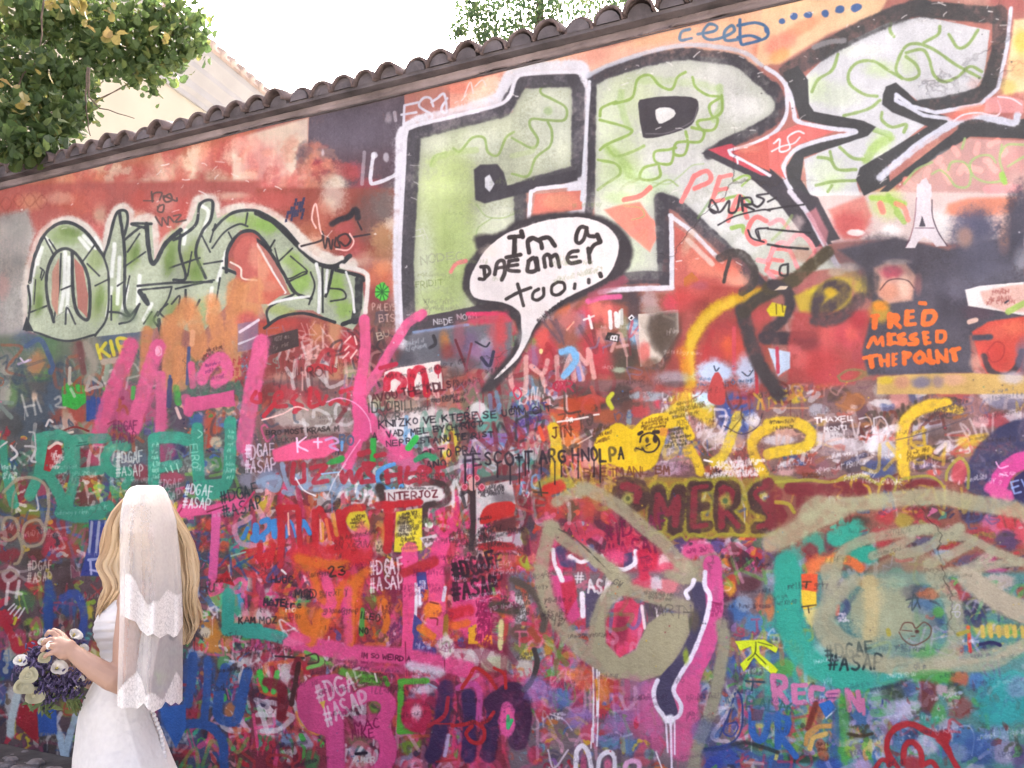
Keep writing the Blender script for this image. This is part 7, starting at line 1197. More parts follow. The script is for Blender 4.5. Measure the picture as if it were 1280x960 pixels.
TEX = np.clip(TEX, 0, 1)
img = bpy.data.images.new('wall_paint', tw, th, alpha=False, float_buffer=False)
img.colorspace_settings.name = 'sRGB'
img.pixels.foreach_set(TEX.ravel()); img.update(); img.pack()

def paint_material():
    m = bpy.data.materials.new('painted_plaster'); m.use_nodes = True; N, L = m.node_tree.nodes, m.node_tree.links
    b = N['Principled BSDF']; b.inputs['Specular IOR Level'].default_value = .35
    uv = N.new('ShaderNodeUVMap'); uv.uv_map = 'wall'
    im = N.new('ShaderNodeTexImage'); im.image = img; im.extension = 'EXTEND'; im.interpolation = 'Cubic'
    L.new(uv.outputs[0], im.inputs[0])
    tc = N.new('ShaderNodeMapping'); tc.inputs['Scale'].default_value = (S1-S0, ZT, 1); L.new(uv.outputs[0], tc.inputs[0])
    def nz(sc, det=6, rough=.6):
        n = N.new('ShaderNodeTexNoise'); n.inputs['Scale'].default_value = sc; n.inputs['Detail'].default_value = det; n.inputs['Roughness'].default_value = rough
        L.new(tc.outputs[0], n.inputs['Vector']); return n
    # grime and wear over the paint: blotches, streaks that run down, fine speckle
    g1 = nz(1.6, 8, .65)
    mp = N.new('ShaderNodeMapping'); mp.inputs['Scale'].default_value = (26, 1.2, 1); L.new(tc.outputs[0], mp.inputs[0])
    g2 = N.new('ShaderNodeTexNoise'); g2.inputs['Scale'].default_value = 1.; g2.inputs['Detail'].default_value = 5; L.new(mp.outputs[0], g2.inputs['Vector'])
    g3 = nz(160, 3, .7)
    def mr(sock, a, b_, c, d):
        r = N.new('ShaderNodeMapRange'); r.inputs[1].default_value = a; r.inputs[2].default_value = b_; r.inputs[3].default_value = c; r.inputs[4].default_value = d
        L.new(sock, r.inputs[0]); return r.outputs[0]
    def mul(a, b_):
        r = N.new('ShaderNodeMath'); r.operation = 'MULTIPLY'; L.new(a, r.inputs[0]); L.new(b_, r.inputs[1]); return r.outputs[0]
    k = mul(mul(mr(g1.outputs[0], .3, .7, .88, 1.08), mr(g2.outputs[0], .3, .7, .93, 1.05)), mr(g3.outputs[0], .3, .7, .9, 1.1))
    vm = N.new('ShaderNodeVectorMath'); vm.operation = 'SCALE'; L.new(im.outputs[0], vm.inputs[0]); L.new(k, vm.inputs['Scale'])
    # flaked chips of pale plaster, mostly high on the wall
    ch = nz(34, 4, .75); ch2 = nz(2.2, 3, .5)
    a1 = mr(ch.outputs[0], .70, .735, 0, 1); a2 = mr(ch2.outputs[0], .5, .62, 0, .75)
    sx = N.new('ShaderNodeSeparateXYZ'); L.new(uv.outputs[0], sx.inputs[0]); a3 = mr(sx.outputs[1], .45, .85, .25, 1)
    ca = mul(mul(a1, a2), a3)
    mx = N.new('ShaderNodeMix'); mx.data_type = 'RGBA'; mx.inputs[7].default_value = (.62, .57, .52, 1)
    # hairline cracks in the plaster
    wq = N.new('ShaderNodeMix'); wq.data_type = 'VECTOR'; wq.inputs[0].default_value = .22; L.new(tc.outputs[0], wq.inputs[4]); L.new(nz(3., 5).outputs['Color'], wq.inputs[5])
    vo = N.new('ShaderNodeTexVoronoi'); vo.feature = 'DISTANCE_TO_EDGE'; vo.inputs['Scale'].default_value = 1.15; L.new(wq.outputs[1], vo.inputs['Vector'])
    ck = mul(mr(vo.outputs['Distance'], .0, .006, 1, 0), mr(nz(1.1, 3).outputs[0], .56, .66, 0, .6))
    m2 = N.new('ShaderNodeMix'); m2.data_type = 'RGBA'; m2.inputs[7].default_value = (.06, .05, .05, 1); L.new(ck, m2.inputs[0]); L.new(vm.outputs[0], m2.inputs[6])
    L.new(ca, mx.inputs[0]); L.new(m2.outputs[2], mx.inputs[6]); L.new(mx.outputs[2], b.inputs['Base Color'])
    L.new(mr(nz(7, 4).outputs[0], .3, .7, .5, .85), b.inputs['Roughness'])
    # relief: trowelled plaster, thick brush ridges, chips sunk in
    bw = N.new('ShaderNodeRGBToBW'); L.new(im.outputs[0], bw.inputs[0])
    h1 = nz(9, 6, .6); h2 = nz(70, 5, .65)
    ad = N.new('ShaderNodeMath'); ad.operation = 'MULTIPLY_ADD'; L.new(h2.outputs[0], ad.inputs[0]); ad.inputs[1].default_value = .35; L.new(h1.outputs[0], ad.inputs[2])
    a5 = N.new('ShaderNodeMath'); a5.operation = 'MULTIPLY_ADD'; L.new(bw.outputs[0], a5.inputs[0]); a5.inputs[1].default_value = .10; L.new(ad.outputs[0], a5.inputs[2])
    sb = N.new('ShaderNodeMath'); sb.operation = 'MULTIPLY_ADD'; L.new(ca, sb.inputs[0]); sb.inputs[1].default_value = -.25; L.new(a5.outputs[0], sb.inputs[2])
    bp = N.new('ShaderNodeBump'); bp.inputs['Strength'].default_value = .8; bp.inputs['Distance'].default_value = .016
    s2 = N.new('ShaderNodeMath'); s2.operation = 'MULTIPLY_ADD'; L.new(ck, s2.inputs[0]); s2.inputs[1].default_value = -.5; L.new(sb.outputs[0], s2.inputs[2])
    L.new(s2.outputs[0], bp.inputs['Height']); L.new(bp.outputs[0], b.inputs['Normal'])
    return m
M_PAINT = paint_material()

def und(s, z):
    """gentle unevenness of the old plaster"""
    return .006*np.sin(s*2.3+.7*np.sin(z*2.1))*np.cos(z*1.9+s*.6)+.003*np.sin(s*5.1+z*4.3)
def wall_uv(me, s, z):
    u = me.uv_layers.new(name='wall')
    idx = np.empty(len(me.loops), int); me.loops.foreach_get('vertex_index', idx)
    a = np.stack([(s[idx]-S0)/(S1-S0), z[idx]/ZT], 1).astype(np.float32)
    u.data.foreach_set('uv', a.ravel())

wall = empty('wall', W0)
tag(wall, 'long garden wall covered in layers of graffiti under a tiled coping', 'wall')
inv = Vector(-W0)
def wlink(name, me, m, parent=None, smooth=False):
    o = link(name, me, m, parent or wall, smooth)
    return o
def rel(P): return np.asarray(P)-W0
gs = np.linspace(S0, S1, 180); gz = np.linspace(-.3, ZT, 66)
GS, GZ = np.meshgrid(gs, gz)
V = rel(wallp(GS, GZ, und(GS, GZ))).reshape(-1, 3)
nf = len(gs); F_ = [(j*nf+i, j*nf+i+1, (j+1)*nf+i+1, (j+1)*nf+i) for j in range(len(gz)-1) for i in range(nf-1)]
me = mesh('painted_face', V, F_); wall_uv(me, GS.ravel(), GZ.ravel())
wlink('painted_face', me, M_PAINT, smooth=True)
M_PLASTER = mat('grey_plaster', (.30, .27, .26), .9, .25, 5, .4, 50)
core = MB()
def wbox(mb, s0, s1, o0, o1, z0, z1):
    c = [rel(wallp(np.array(a), np.array(z), np.array(o))) for z in (z0, z1) for a, o in ((s0, o0), (s1, o0), (s1, o1), (s0, o1))]
    return mb.add(c, [(0, 1, 2, 3), (7, 6, 5, 4), (4, 5, 1, 0), (5, 6, 2, 1), (6, 7, 3, 2), (7, 4, 0, 3)])
wbox(core, S0+.01, S1-.01, -.42, -.02, -.3, ZT); core.build('wall_core', M_PLASTER, wall)

# ---- painted pieces as thin coats of paint, each a part of the wall
def coat(layer, k):
    bits = layer['bits']
    if not bits: return None
    x0 = min(b[0] for b in bits); y0 = min(b[1] for b in bits); x1 = max(b[0]+b[2].shape[1] for b in bits); y1 = max(b[1]+b[2].shape[0] for b in bits)
    A = np.zeros((y1-y0, x1-x0), np.float32)
    for (bx, by, a) in bits:
        v = A[by-y0:by-y0+a.shape[0], bx-x0:bx-x0+a.shape[1]]; np.maximum(v, a.astype(np.float32), out=v)
    # extent on the wall
    cx = np.array([x0, x1, x1, x0])/CS+CX0; cy = np.array([y0, y0, y1, y1])/CS+CY0
    sz = []
    for a, b in zip(cx, cy):
        d = ray(a, b); t = np.dot(W0-np.array([0, 0, EYE_H]), WN)/np.dot(d, WN); p = d*t+np.array([0, 0, EYE_H])-W0
        sz.append((np.dot(p, WU), p[2]))
    sz = np.array(sz); sa, sb = max(S0, sz[:, 0].min()-.02), min(S1, sz[:, 0].max()+.02); za, zb = max(0, sz[:, 1].min()-.02), min(ZT-.005, sz[:, 1].max()+.02)
    h = .014 if (sb-sa)*(zb-za) > .12 else .007
    n, m = int((sb-sa)/h)+2, int((zb-za)/h)+2
    s = sa+np.arange(n)*h; z = np.minimum(za+np.arange(m)*h, ZT-.004)
    SS, ZZ = np.meshgrid(s, z); px, py = project(wallp(SS, ZZ))
    ix = ((px-CX0)*CS-x0).round().astype(int); iy = ((py-CY0)*CS-y0).round().astype(int)
    ok = (ix >= 0) & (iy >= 0) & (ix < A.shape[1]) & (iy < A.shape[0])
    val = np.where(ok, A[np.clip(iy, 0, A.shape[0]-1), np.clip(ix, 0, A.shape[1]-1)], 0)
    # outline by marching squares
    vs = []; key = {}; fs = []
    def corner(i, j):
        q = (i, j)
        if q not in key: key[q] = len(vs); vs.append((s[i], z[j]))
        return key[q]
    def edge(i, j, i2, j2):
        q = (i, j, i2, j2) if (i, j) < (i2, j2) else (i2, j2, i, j)
        if q not in key:
            i, j, i2, j2 = q; a, b = val[j, i], val[j2, i2]; t = (.5-a)/(b-a)
            key[q] = len(vs); vs.append((s[i]+(s[i2]-s[i])*t, z[j]+(z[j2]-z[j])*t))
        return key[q]
    inside = val > .5
    any4 = inside[:-1, :-1] | inside[1:, :-1] | inside[:-1, 1:] | inside[1:, 1:]
    for j, i in zip(*np.nonzero(any4)):
        cs = [(i, j), (i+1, j), (i+1, j+1), (i, j+1)]; poly = []
        for q in range(4):
            a, b = cs[q], cs[(q+1) % 4]; ia, ib = inside[a[1], a[0]], inside[b[1], b[0]]
            if ia: poly.append(corner(*a))
            if ia != ib: poly.append(edge(*a, *b))
        if len(poly) > 2: fs.append(poly)
    if not fs: return None
    vs = np.array(vs); out = und(vs[:, 0], vs[:, 1])+.0004+.00003*k
    me = mesh(layer['name'], rel(wallp(vs[:, 0], vs[:, 1], out)), fs); wall_uv(me, vs[:, 0], vs[:, 1])
    o = wlink(layer['name'], me, M_PAINT, smooth=True)
    if layer['label']: o['label'] = layer['label']
    layer['obj'] = o
    return o
for k, ly in enumerate(LAYERS): coat(ly, k)
for ly in LAYERS:
    if ly['parent'] is not None and ly.get('obj') and ly['parent'].get('obj'): ly['obj'].parent = ly['parent']['obj']

# ---- coping: a plaster ledge, a mortar bed and a row of barrel tiles
led = MB(); ls = np.linspace(S0, S1, 420); prof = [(-.45, .0), (.004, .0), (.013, .006), (.015, .018), (.010, .032), (.022, .038), (-.45, .040)]
lv_ = []
for i, a in enumerate(ls):
    for j, (o, h) in enumerate(prof):
        k = .007*mnoise.noise((a*3.1, j*.7, 0))+.006*mnoise.noise((a*11., j*1.3, 5)) if 0 < j < 5 else 0
        lv_.append(rel(wallp(np.array(a), np.array(ZT+.002+h+(1.3*k if j < 4 else 0)), np.array(o+k*1.2))))
np_ = len(prof)
led.add(lv_, [(i*np_+j, (i+1)*np_+j, (i+1)*np_+j+1, i*np_+j+1) for i in range(len(ls)-1) for j in range(np_-1)])
M_LEDGE = mat('worn_ledge', (.21, .17, .17), .9, .6, 2.6, .9, 34)
led.build('ledge', M_LEDGE, wall, True)
lip = MB(); wbox(lip, S0, S1, -.02, .009, ZT-.010, ZT-.002); lip.build('shadow_strip', mat('shadow_line_dark', (.10, .085, .085), .95, .3, 9, .4, 60), wall)  # thin dark strip, a painted stand-in for the shadow line under the ledge
M_MORTAR = mat('bedding_mortar', (.115, .10, .105), .95, .4, 7, .6, 45)
M_TILE = mat('weathered_clay_tile', (.135, .10, .095), .85, .75, 9, .8, 45)
TR, TP, TL, SL = .077, .158, .44, R(17)
bed = MB(); zb0 = ZT+.043
cs_, sn_ = math.cos(SL), math.sin(SL)
bv = [(-.46, 0), (.075, 0), (.075, .022), (.075-TL*cs_, .022+TL*sn_), (-.46, .10)]
P = [rel(wallp(np.array(a), np.array(zb0+h), np.array(o))) for a in (S0, S1) for (o, h) in bv]
bed.add(P, [(0, 1, 2, 3, 4), (9, 8, 7, 6, 5)]+[(i, i+5, (i+1) % 5+5, (i+1) % 5) for i in range(5)])
nt = int((S1-S0)/TP)
for i in range(nt):       # rounded mortar filling the mouth of each tile
    sc = S0+(i+.5)*TP; q = []
    for a in range(9):
        t = math.pi*a/8; q.append((sc+.06*math.cos(t), zb0+.018+.064*math.sin(t)))
    n0 = [rel(wallp(np.array(a), np.array(b), np.array(.084+.004*math.sin(i*3.1)))) for a, b in q]; n1 = [rel(wallp(np.array(a), np.array(b+.06), np.array(-.12))) for a, b in q]
    bed.add(n0+n1, [tuple(range(9))]+[(a, a+9, a+10, a+1) for a in range(8)])
bed.build('mortar_bed', M_MORTAR, wall)
def tile_mesh(k):
    g = np.random.default_rng(k); v = []; f = []; n = 12; m = 6
    for lay, r in ((0, TR), (1, TR-.014)):
        for j in range(m):
            t = j/(m-1); o = .105-TL*cs_*t; h = TL*sn_*t; rr = r*(1-.12*t)+g.normal(0, .0008)
            for i in range(n):
                a = math.pi*i/(n-1)
                v.append(WU*(rr*math.cos(a))+WN*(o+g.normal(0, .0015))+np.array([0, 0, h+rr*math.sin(a)*1.1+g.normal(0, .0006)]))
    q = n*m
    for j in range(m-1):
        for i in range(n-1):
            a = j*n+i; f += [(a, a+1, a+n+1, a+n), (q+a+n, q+a+n+1, q+a+1, q+a)]
    for i in range(n-1): f += [(i, q+i, q+i+1, i+1), ((m-1)*n+i+1, q+(m-1)*n+i+1, q+(m-1)*n+i, (m-1)*n+i)]
    for j in range(m-1): f += [(j*n, (j+1)*n, q+(j+1)*n, q+j*n), (j*n+n-1, q+j*n+n-1, q+(j+1)*n+n-1, (j+1)*n+n-1)]
    me = mesh('roof_tile', v, f); me.materials.append(M_TILE)
    me.polygons.foreach_set('use_smooth', [True]*len(me.polygons)); return me
TM = [tile_mesh(k) for k in range(4)]
grr = np.random.default_rng(5)
for i in range(nt):
    o = link('roof_tile', TM[grr.integers(4)], None, wall)
    o.location = rel(wallp(np.array(S0+(i+.5)*TP+grr.normal(0, .004)), np.array(zb0+.016+grr.normal(0, .007)), np.array(grr.normal(0, .014))))
    o.rotation_euler = (0, 0, grr.normal(0, .05))
rdg = MB()
rdg.tube([rel(wallp(np.array(a), np.array(zb0+.16), np.array(-.33))) for a in np.linspace(S0, S1, 40)], .08, 10); rdg.build('ridge', M_TILE, wall, True)
# ------------------------------------------------------------------ ground
def ground():
    n = 60; g = np.linspace(-1, 1, n); xs = np.sign(g)*np.abs(g)**3*150
    v = [(x, y, .012*mnoise.noise((x*1.7, y*1.7, 0))*(abs(x) < 12 and abs(y) < 12)) for y in xs for x in xs]
    f = [(j*n+i, j*n+i+1, (j+1)*n+i+1, (j+1)*n+i) for j in range(n-1) for i in range(n-1)]
    return tag(link('ground', mesh('ground', v, f), mat('pale_bounce_ground', (.30, .288, .275), .95, .3, 3, .8, 18)), kind='structure')  # unseen ground made pale so it bounces light onto the lower wall
GROUND = ground()
M_STONE = mat('paving_stone', (.22, .20, .195), .85, .35, 9, .6, 40)
pav = tag(empty('pavement', W0), kind='structure')
sl = MB(); wbox(sl, S0, S1, .0, 2.25, -.05, .014); sl.build('soil', mat('dark_soil', (.10, .088, .08), .95, .4, 6, .8, 30), pav)
def stone_mesh(k):
    g = np.random.default_rng(100+k); n = 9; ring = []
    for i in range(n):
        a = 2*math.pi*i/n; r = 1+g.normal(0, .1); c, s = math.cos(a), math.sin(a)
        e = (abs(c)**3.2+abs(s)**3.2)**(-1/3.2); ring.append((c*e*r, s*e*r))
    v = [(x*.5, y*.5, -.06) for x, y in ring]+[(x*.5, y*.5, .010) for x, y in ring]+[(x*.41, y*.41, .03+g.normal(0, .003)) for x, y in ring]+[(0, 0, .036)]
    f = [(i, (i+1) % n, n+(i+1) % n, n+i) for i in range(n)]+[(n+i, n+(i+1) % n, 2*n+(i+1) % n, 2*n+i) for i in range(n)]+[(2*n+i, 2*n+(i+1) % n, 3*n) for i in range(n)]
    me = mesh('paving_stone', v, f); me.materials.append(M_STONE); me.polygons.foreach_set('use_smooth', [True]*len(me.polygons)); return me
SM = [stone_mesh(k) for k in range(6)]
g = np.random.default_rng(9)
row = 0; o_ = .22
while o_ < 2.3:
    s = -1.6+g.uniform(0, .15); dz = .12*g.uniform(.9, 1.2)
    while s < 1.9:
        L_ = g.uniform(.13, .24)
        ob = link('paving_stone', SM[g.integers(6)], None, pav)
        ob.location = rel(wallp(np.array(s+L_/2), np.array(g.normal(.0, .004)), np.array(o_+dz/2)))
        ob.scale = (L_*.97, dz*1.0, 1); ob.rotation_euler = (g.normal(0, .03), g.normal(0, .03), math.atan2(WU[1], WU[0])+g.normal(0, .06))
        s += L_
    o_ += dz
rub = MB()
for i in range(60):
    a, b = g.uniform(-1.2, 1.4), g.uniform(.03, .4); r = g.uniform(.012, .045)
    rub.ball(rel(wallp(np.array(a), np.array(r*.5), np.array(b))), (r*1.3, r, r*.7), 7, 5)
ro = rub.build('rubble', mat('rubble_stone', (.26, .22, .20), .9, .5, 14, .5, 40), pav); ro['kind'] = 'stuff'

# ------------------------------------------------------------------ house behind the wall, top left
HV = np.array([math.sin(R(15.8)), math.cos(R(15.8)), 0]); HN = np.array([HV[1], -HV[0], 0])
HC = np.array(at_depth(200, 97, 13.)); H0 = np.array([HC[0], HC[1], 0.]); HZ = HC[2]
house = empty('house', H0)
tag(house, 'cream house with a moulded cornice rising behind the tiled wall', 'house')
def hp(t, o, z): return tuple(HV*t+HN*o+np.array([0, 0, z]))
def extr(mb, prof, t0, t1):
    n = len(prof); v = [hp(t, o, z) for t in (t0, t1) for o, z in prof]
    mb.add(v, [tuple(range(n)), tuple(range(2*n-1, n-1, -1))]+[(i, i+n, (i+1) % n+n, (i+1) % n) for i in range(n)])
b = MB(); extr(b, [(0, 0), (0, HZ), (-7, HZ), (-7, 0)], -9, 12); b.build('house_wall', mat('cream_render', (.45, .41, .325), .9, .05, 1.5, .15, 30), house)
b = MB(); extr(b, [(0.002, HZ-.04), (.05, HZ-.04), (.05, HZ+.06), (.12, HZ+.13), (.12, HZ+.28), (.26, HZ+.44), (.26, HZ+.55), (.42, HZ+.73), (.42, HZ+.86), (.0, HZ+.86)], -9.05, 12.05)
b.build('cornice', mat('stone_grey_paint', (.35, .34, .335), .85, .06, 2, .2, 30), house)
M_HR = mat('pale_clay_roof', (.46, .37, .33), .85, .2, 4, .3, 30)
b = MB(); extr(b, [(.5, HZ+.865), (.5, HZ+.92), (-3.5, HZ+3.6), (-7.5, HZ+.92), (-7.5, HZ+.865)], -9.3, 12.3); rf = b.build('roof', M_HR, house)
b = MB()
for t in np.arange(-9.2, 12.2, .3):
    b.tube([hp(t, .53, HZ+.90), hp(t, -3.5, HZ+3.62)], .085, 6)
bt = b.build('roof_tiles', M_HR, rf, True); bt['kind'] = 'stuff'
for t in (-4.5, -1.6, 1.3, 4.2, 7.1):
    fr = MB(); pn = MB(); z0 = 2.2
    for (a, c, e, h) in ((t-.55, t-.47, z0, z0+1.7), (t+.47, t+.55, z0, z0+1.7), (t-.47, t+.47, z0, z0+.09), (t-.47, t+.47, z0+1.61, z0+1.7), (t-.03, t+.03, z0+.09, z0+1.61)):
        fr.add([hp(q, o, w) for q in (a, c) for o in (.003, .06) for w in (e, h)], [(0, 1, 3, 2), (4, 6, 7, 5), (0, 4, 5, 1), (2, 3, 7, 6), (1, 5, 7, 3), (0, 2, 6, 4)])
    w = fr.build('window', mat('window_frame', (.7, .68, .62), .6, .05), house)
    pn.add([hp(t-.47, .02, z0+.09), hp(t+.47, .02, z0+.09), hp(t+.47, .02, z0+1.61), hp(t-.47, .02, z0+1.61)], [(0, 1, 2, 3)])
    pn.build('pane', mat('dark_glass', (.05, .06, .07), .1, .1, spec=.6), w)

# ------------------------------------------------------------------ trees
def leaf_shape(kind):
    if kind == 'broad':     # toothed heart shape, folded along the rib
        o = [(0, -.5), (.24, -.46), (.44, -.2), (.36, .02), (.42, .16), (.2, .3), (0, .62), (-.2, .3), (-.4, .16), (-.36, .02), (-.46, -.2), (-.24, -.46)]
    else: o = [(0, -.5), (.3, -.2), (.26, .2), (0, .5), (-.26, .2), (-.3, -.2)]
    v = [(x, y, abs(x)*.28-.12*y*y) for x, y in o]+[(0, -.05, 0.)]
    n = len(o); return np.array(v), [(i, (i+1) % n, n) for i in range(n)]
def crown(name, clumps, size, kind, m, seed, parent):
    """clumps: (centre, radii, leaf count)"""
    g = np.random.default_rng(seed); lv, lf = leaf_shape(kind); VV = []; FF = []; k = 0
    for c, rad, cnt in clumps:
        for _ in range(cnt):
            d = g.normal(0, 1, 3); d /= np.linalg.norm(d); d *= g.uniform(.0, 1.)**.45
            p = np.array(c)+d*np.array(rad)+g.normal(0, .03, 3)
            Mx = np.array((Matrix.Rotation(g.uniform(0, 6.28), 3, 'Z') @ Matrix.Rotation(g.normal(.9, .55), 3, 'X') @ Matrix.Rotation(g.normal(0, .5), 3, 'Y')))
            s_ = size*g.uniform(.6, 1.25)
            VV.append((lv*s_) @ Mx.T+p); FF += [tuple(i+k for i in t) for t in lf]; k += len(lv)
    return link(name, mesh(name, np.vstack(VV), FF), m, parent)
def limb(mb, pts_, r0, r1, seed):
    g = np.random.default_rng(seed); P = [Vector(p) for p in pts_]; Q = []
    for i in range(len(P)-1):
        for t in (0, .25, .5, .75): Q.append(P[i].lerp(P[i+1], t)+Vector(g.normal(0, .035, 3))*(P[i+1]-P[i]).length*.5*(i+t > 0))
    Q.append(P[-1]); mb.tube(Q, list(np.linspace(r0, r1, len(Q))), 7)
GREEN = [(0, (.05, .085, .032)), (.35, (.075, .12, .042)), (.7, (.10, .155, .048)), (.93, (.15, .19, .055)), (1, (.22, .20, .07))]
M_LEAF = mat('green_leaf', (.05, .085, .03), .55, .3, 20, 0, trans=.42, island=GREEN)
M_YLEAF = mat('yellow_leaf', (.28, .22, .08), .6, .25, 20, 0, trans=.2, island=[(0, (.17, .16, .045)), (.5, (.24, .20, .06)), (1, (.23, .16, .07))])
M_BARK = mat('grey_bark', (.12, .09, .07), .9, .4, 14, .8, 30)
tl = empty('leafy_tree', (-6.2, 7.2, 0)); TL0 = np.array(tl.location)
tag(tl, 'broad leaved tree with yellowing leaves hanging over the tiled wall at the left', 'tree')
cl = []; yl = []; tips = []
for x, y, Y, rp, n in [(-40, 40, 6.6, 60, 230), (20, 30, 6.0, 46, 210), (70, 40, 6.2, 46, 210), (120, 30, 6.4, 46, 210), (165, 30, 6.6, 40, 170), (205, 20, 6.8, 36, 120), (240, 25, 7.0, 30, 60), (30, 90, 5.8, 44, 200), (-20, 120, 5.6, 44, 170), (75, 95, 6.0, 34, 140), (120, 72, 6.3, 34, 130),
                        (165, 72, 6.6, 30, 110), (205, 66, 6.9, 28, 80), (240, 62, 7.0, 22, 34), (20, 145, 5.5, 36, 130), (65, 138, 5.7, 26, 80), (100, 128, 5.8, 16, 34), (20, 182, 5.3, 26, 90), (60, 172, 5.5, 22, 60), (86, 184, 5.4, 8, 8), (112, 142, 5.8, 8, 12), (215, 85, 6.8, 22, 50), (180, 92, 6.6, 20, 50), (100, 110, 6.0, 24, 70), (95, 150, 5.7, 18, 50), (75, 160, 5.6, 20, 60), (40, 190, 5.3, 22, 60), (225, 45, 6.8, 34, 110),  (190, 108, 6.5, 6, 5), (194, 124, 6.5, 5, 3), (160, 100, 6.4, 12, 12), (133, 90, 6.3, 12, 18), (100, -60, 6.6, 120, 500), (-120, 30, 6.8, 90, 350), (-100, 130, 6.4, 70, 260), (-190, 80, 7., 90, 320), (-150, -80, 7, 110, 350), (250, -50, 7.0, 50, 120)]:
    c = np.array(at_depth(x, y, Y))-TL0; r = rp/FPX*Y; cl.append((c, (r, r*1.3, r*.9), n)); tips.append((c, r))
for x, y, Y, rp, n in [(72, 8, 5.6, 16, 16), (92, 4, 5.6, 12, 12), (105, 26, 5.6, 9, 8), (134, 45, 5.8, 8, 6), (148, 57, 5.8, 5, 4), (205, 44, 5.9, 6, 6), (204, 30, 5.9, 3, 2), (144, 12, 5.8, 6, 5), (60, 88, 5.3, 6, 4), (30, 135, 5.1, 14, 8), (5, 110, 5.1, 10, 8)]:
    c = np.array(at_depth(x, y, Y))-TL0; r = rp/FPX*Y; yl.append((c, (r*1.2, r, r), max(2, int(n*.7))))
cl = [(c, r, int(n*1.35)) for c, r, n in cl]
crown('crown', cl, .076, 'broad', M_LEAF, 3, tl)
crown('yellow_leaves', yl, .075, 'broad', M_YLEAF, 4, tl)
tb = MB(); limb(tb, [(0, 0, -.2), (.1, -.1, 2.2), (.15, -.2, 4.2)], .2, .14, 1); limb(tb, [(.15, -.2, 4.2), (.5, -.5, 6.2), (1.2, -.6, 8.2)], .14, .04, 2); tb.build('trunk', M_BARK, tl, True)
lb = MB()
for i, (c, r) in enumerate(tips):
    if r < .11: continue
    st = Vector((.12, -.15, 3.0+.1*(i % 9))) if i % 3 else Vector((.4, -.4, 5.4)); e = Vector(c); md = st.lerp(e, .55)+Vector((0, 0, .25)); limb(lb, [st, md, e], .012 if i > 5 else .02, .003, 20+i)
for p in [[(0, 140), (40, 80), (55, 74)], [(110, 84), (107, 128), (113, 170)], [(112, 85), (111, 120), (125, 135), (168, 148)], [(55, 0), (50, 80)]]:
    limb(lb, [np.array(at_depth(x, y, 5.7))-TL0 for x, y in p], .008, .003, 77)
lb.build('branches', M_BARK, tl, True)
tm = empty('distant_tree', (.1, 12., 0)); TM0 = np.array(tm.location)
tag(tm, 'tree with small sunlit leaves showing above the coping at the top centre', 'tree')
cl = []; tips = []
for x, y, Y, rp, n in [(590, 20, 11.5, 28, 420), (572, 42, 11.3, 14, 130), (620, 20, 11.6, 38, 620), (660, 10, 11.8, 38, 560), (606, 50, 11.4, 18, 220), (640, 45, 11.6, 20, 200), (690, 20, 12, 36, 420), (735, 8, 12.2, 32, 420), (775, -4, 12.4, 30, 320), (810, -14, 12.5, 26, 200), (700, 0, 12, 30, 200), (650, -60, 12, 90, 900), (760, -60, 12.4, 60, 400)]:
    c = np.array(at_depth(x, y, Y))-TM0; r = rp/FPX*Y; cl.append((c, (r, r*1.5, r), n)); tips.append(c)
crown('crown', cl, .075, 'oval', mat('small_leaf', (.06, .10, .045), .5, .3, 20, 0, trans=.35, island=[(0, (.04, .075, .04)), (.5, (.06, .11, .05)), (1, (.13, .18, .06))]), 11, tm)
tb = MB(); limb(tb, [(0, 0, -.2), (.1, 0, 4), (.3, .1, 8.5), (.5, 0, 11)], .22, .03, 3)
for i, c in enumerate(tips): limb(tb, [(.15, 0, 5+.3*(i % 6)), Vector((.15, 0, 6)).lerp(Vector(c), .5), c], .04, .006, 50+i)
tb.build('trunk', M_BARK, tm, True)

# ------------------------------------------------------------------ the bride
PB = 2.9
bd = ray(165, 800); bdir = np.array([bd[0], bd[1], 0]); bdir /= np.linalg.norm(bdir); BA = np.array([bdir[1], -bdir[0], 0])
G = bdir*PB
def bp(x, y, d=0.):
    """a point of the bride: photo pixel and metres behind (+) or before (-) the plane she stands in"""
    r = ray(x, y); t = (PB+d)/np.dot(r, bdir); return Vector(r*t+np.array([0, 0, EYE_H])-G)
br = empty('person', G)
tag(br, 'bride with long blonde hair in a white strapless gown and short veil, seen from behind', 'person')
M_SKIN = mat('skin', (.40, .25, .185), .5, .06, 14, .08, 220, spec=.35)
def capsule(mb, P, rad, flat=None):
    P = [Vector(p) for p in P]
    mb.tube(P, rad, 12)
    for p, r in zip(P, rad): mb.ball(p, r, 12, 8)
bo = MB()
capsule(bo, [bp(148, 915), bp(147, 880), bp(157, 846), bp(160, 815), bp(161, 787), bp(170, 758)], [.09, .085, .068, .075, .085, .07])
bo.ball(bp(143, 788, -.05), .05); bo.ball(bp(145, 788, .07), .05)
capsule(bo, [bp(168, 752, -.15), bp(176, 745), bp(181, 750, .17)], [.05, .065, .05])
capsule(bo, [bp(177, 745), bp(181, 715), bp(183, 690)], [.06, .05, .052])
bo.ball(bp(186, 655), (.085, .095, .115)); bo.ball(bp(176, 675), (.07, .065, .075))
capsule(bo, [bp(164, 668), bp(159, 676)], [.016, .013]); bo.ball(bp(170, 690), (.03, .03, .022)); bo.ball(bp(166, 682), (.017, .024, .008))
for q in (-.036, .036): bo.ball(bp(167, 661, q), .014)
for q in (-.088, .088): bo.ball(bp(190, 664, q), (.02, .012, .03))
capsule(bo, [bp(166, 752, -.17), bp(158, 803, -.21), bp(154, 854, -.22)], [.041, .037, .031])
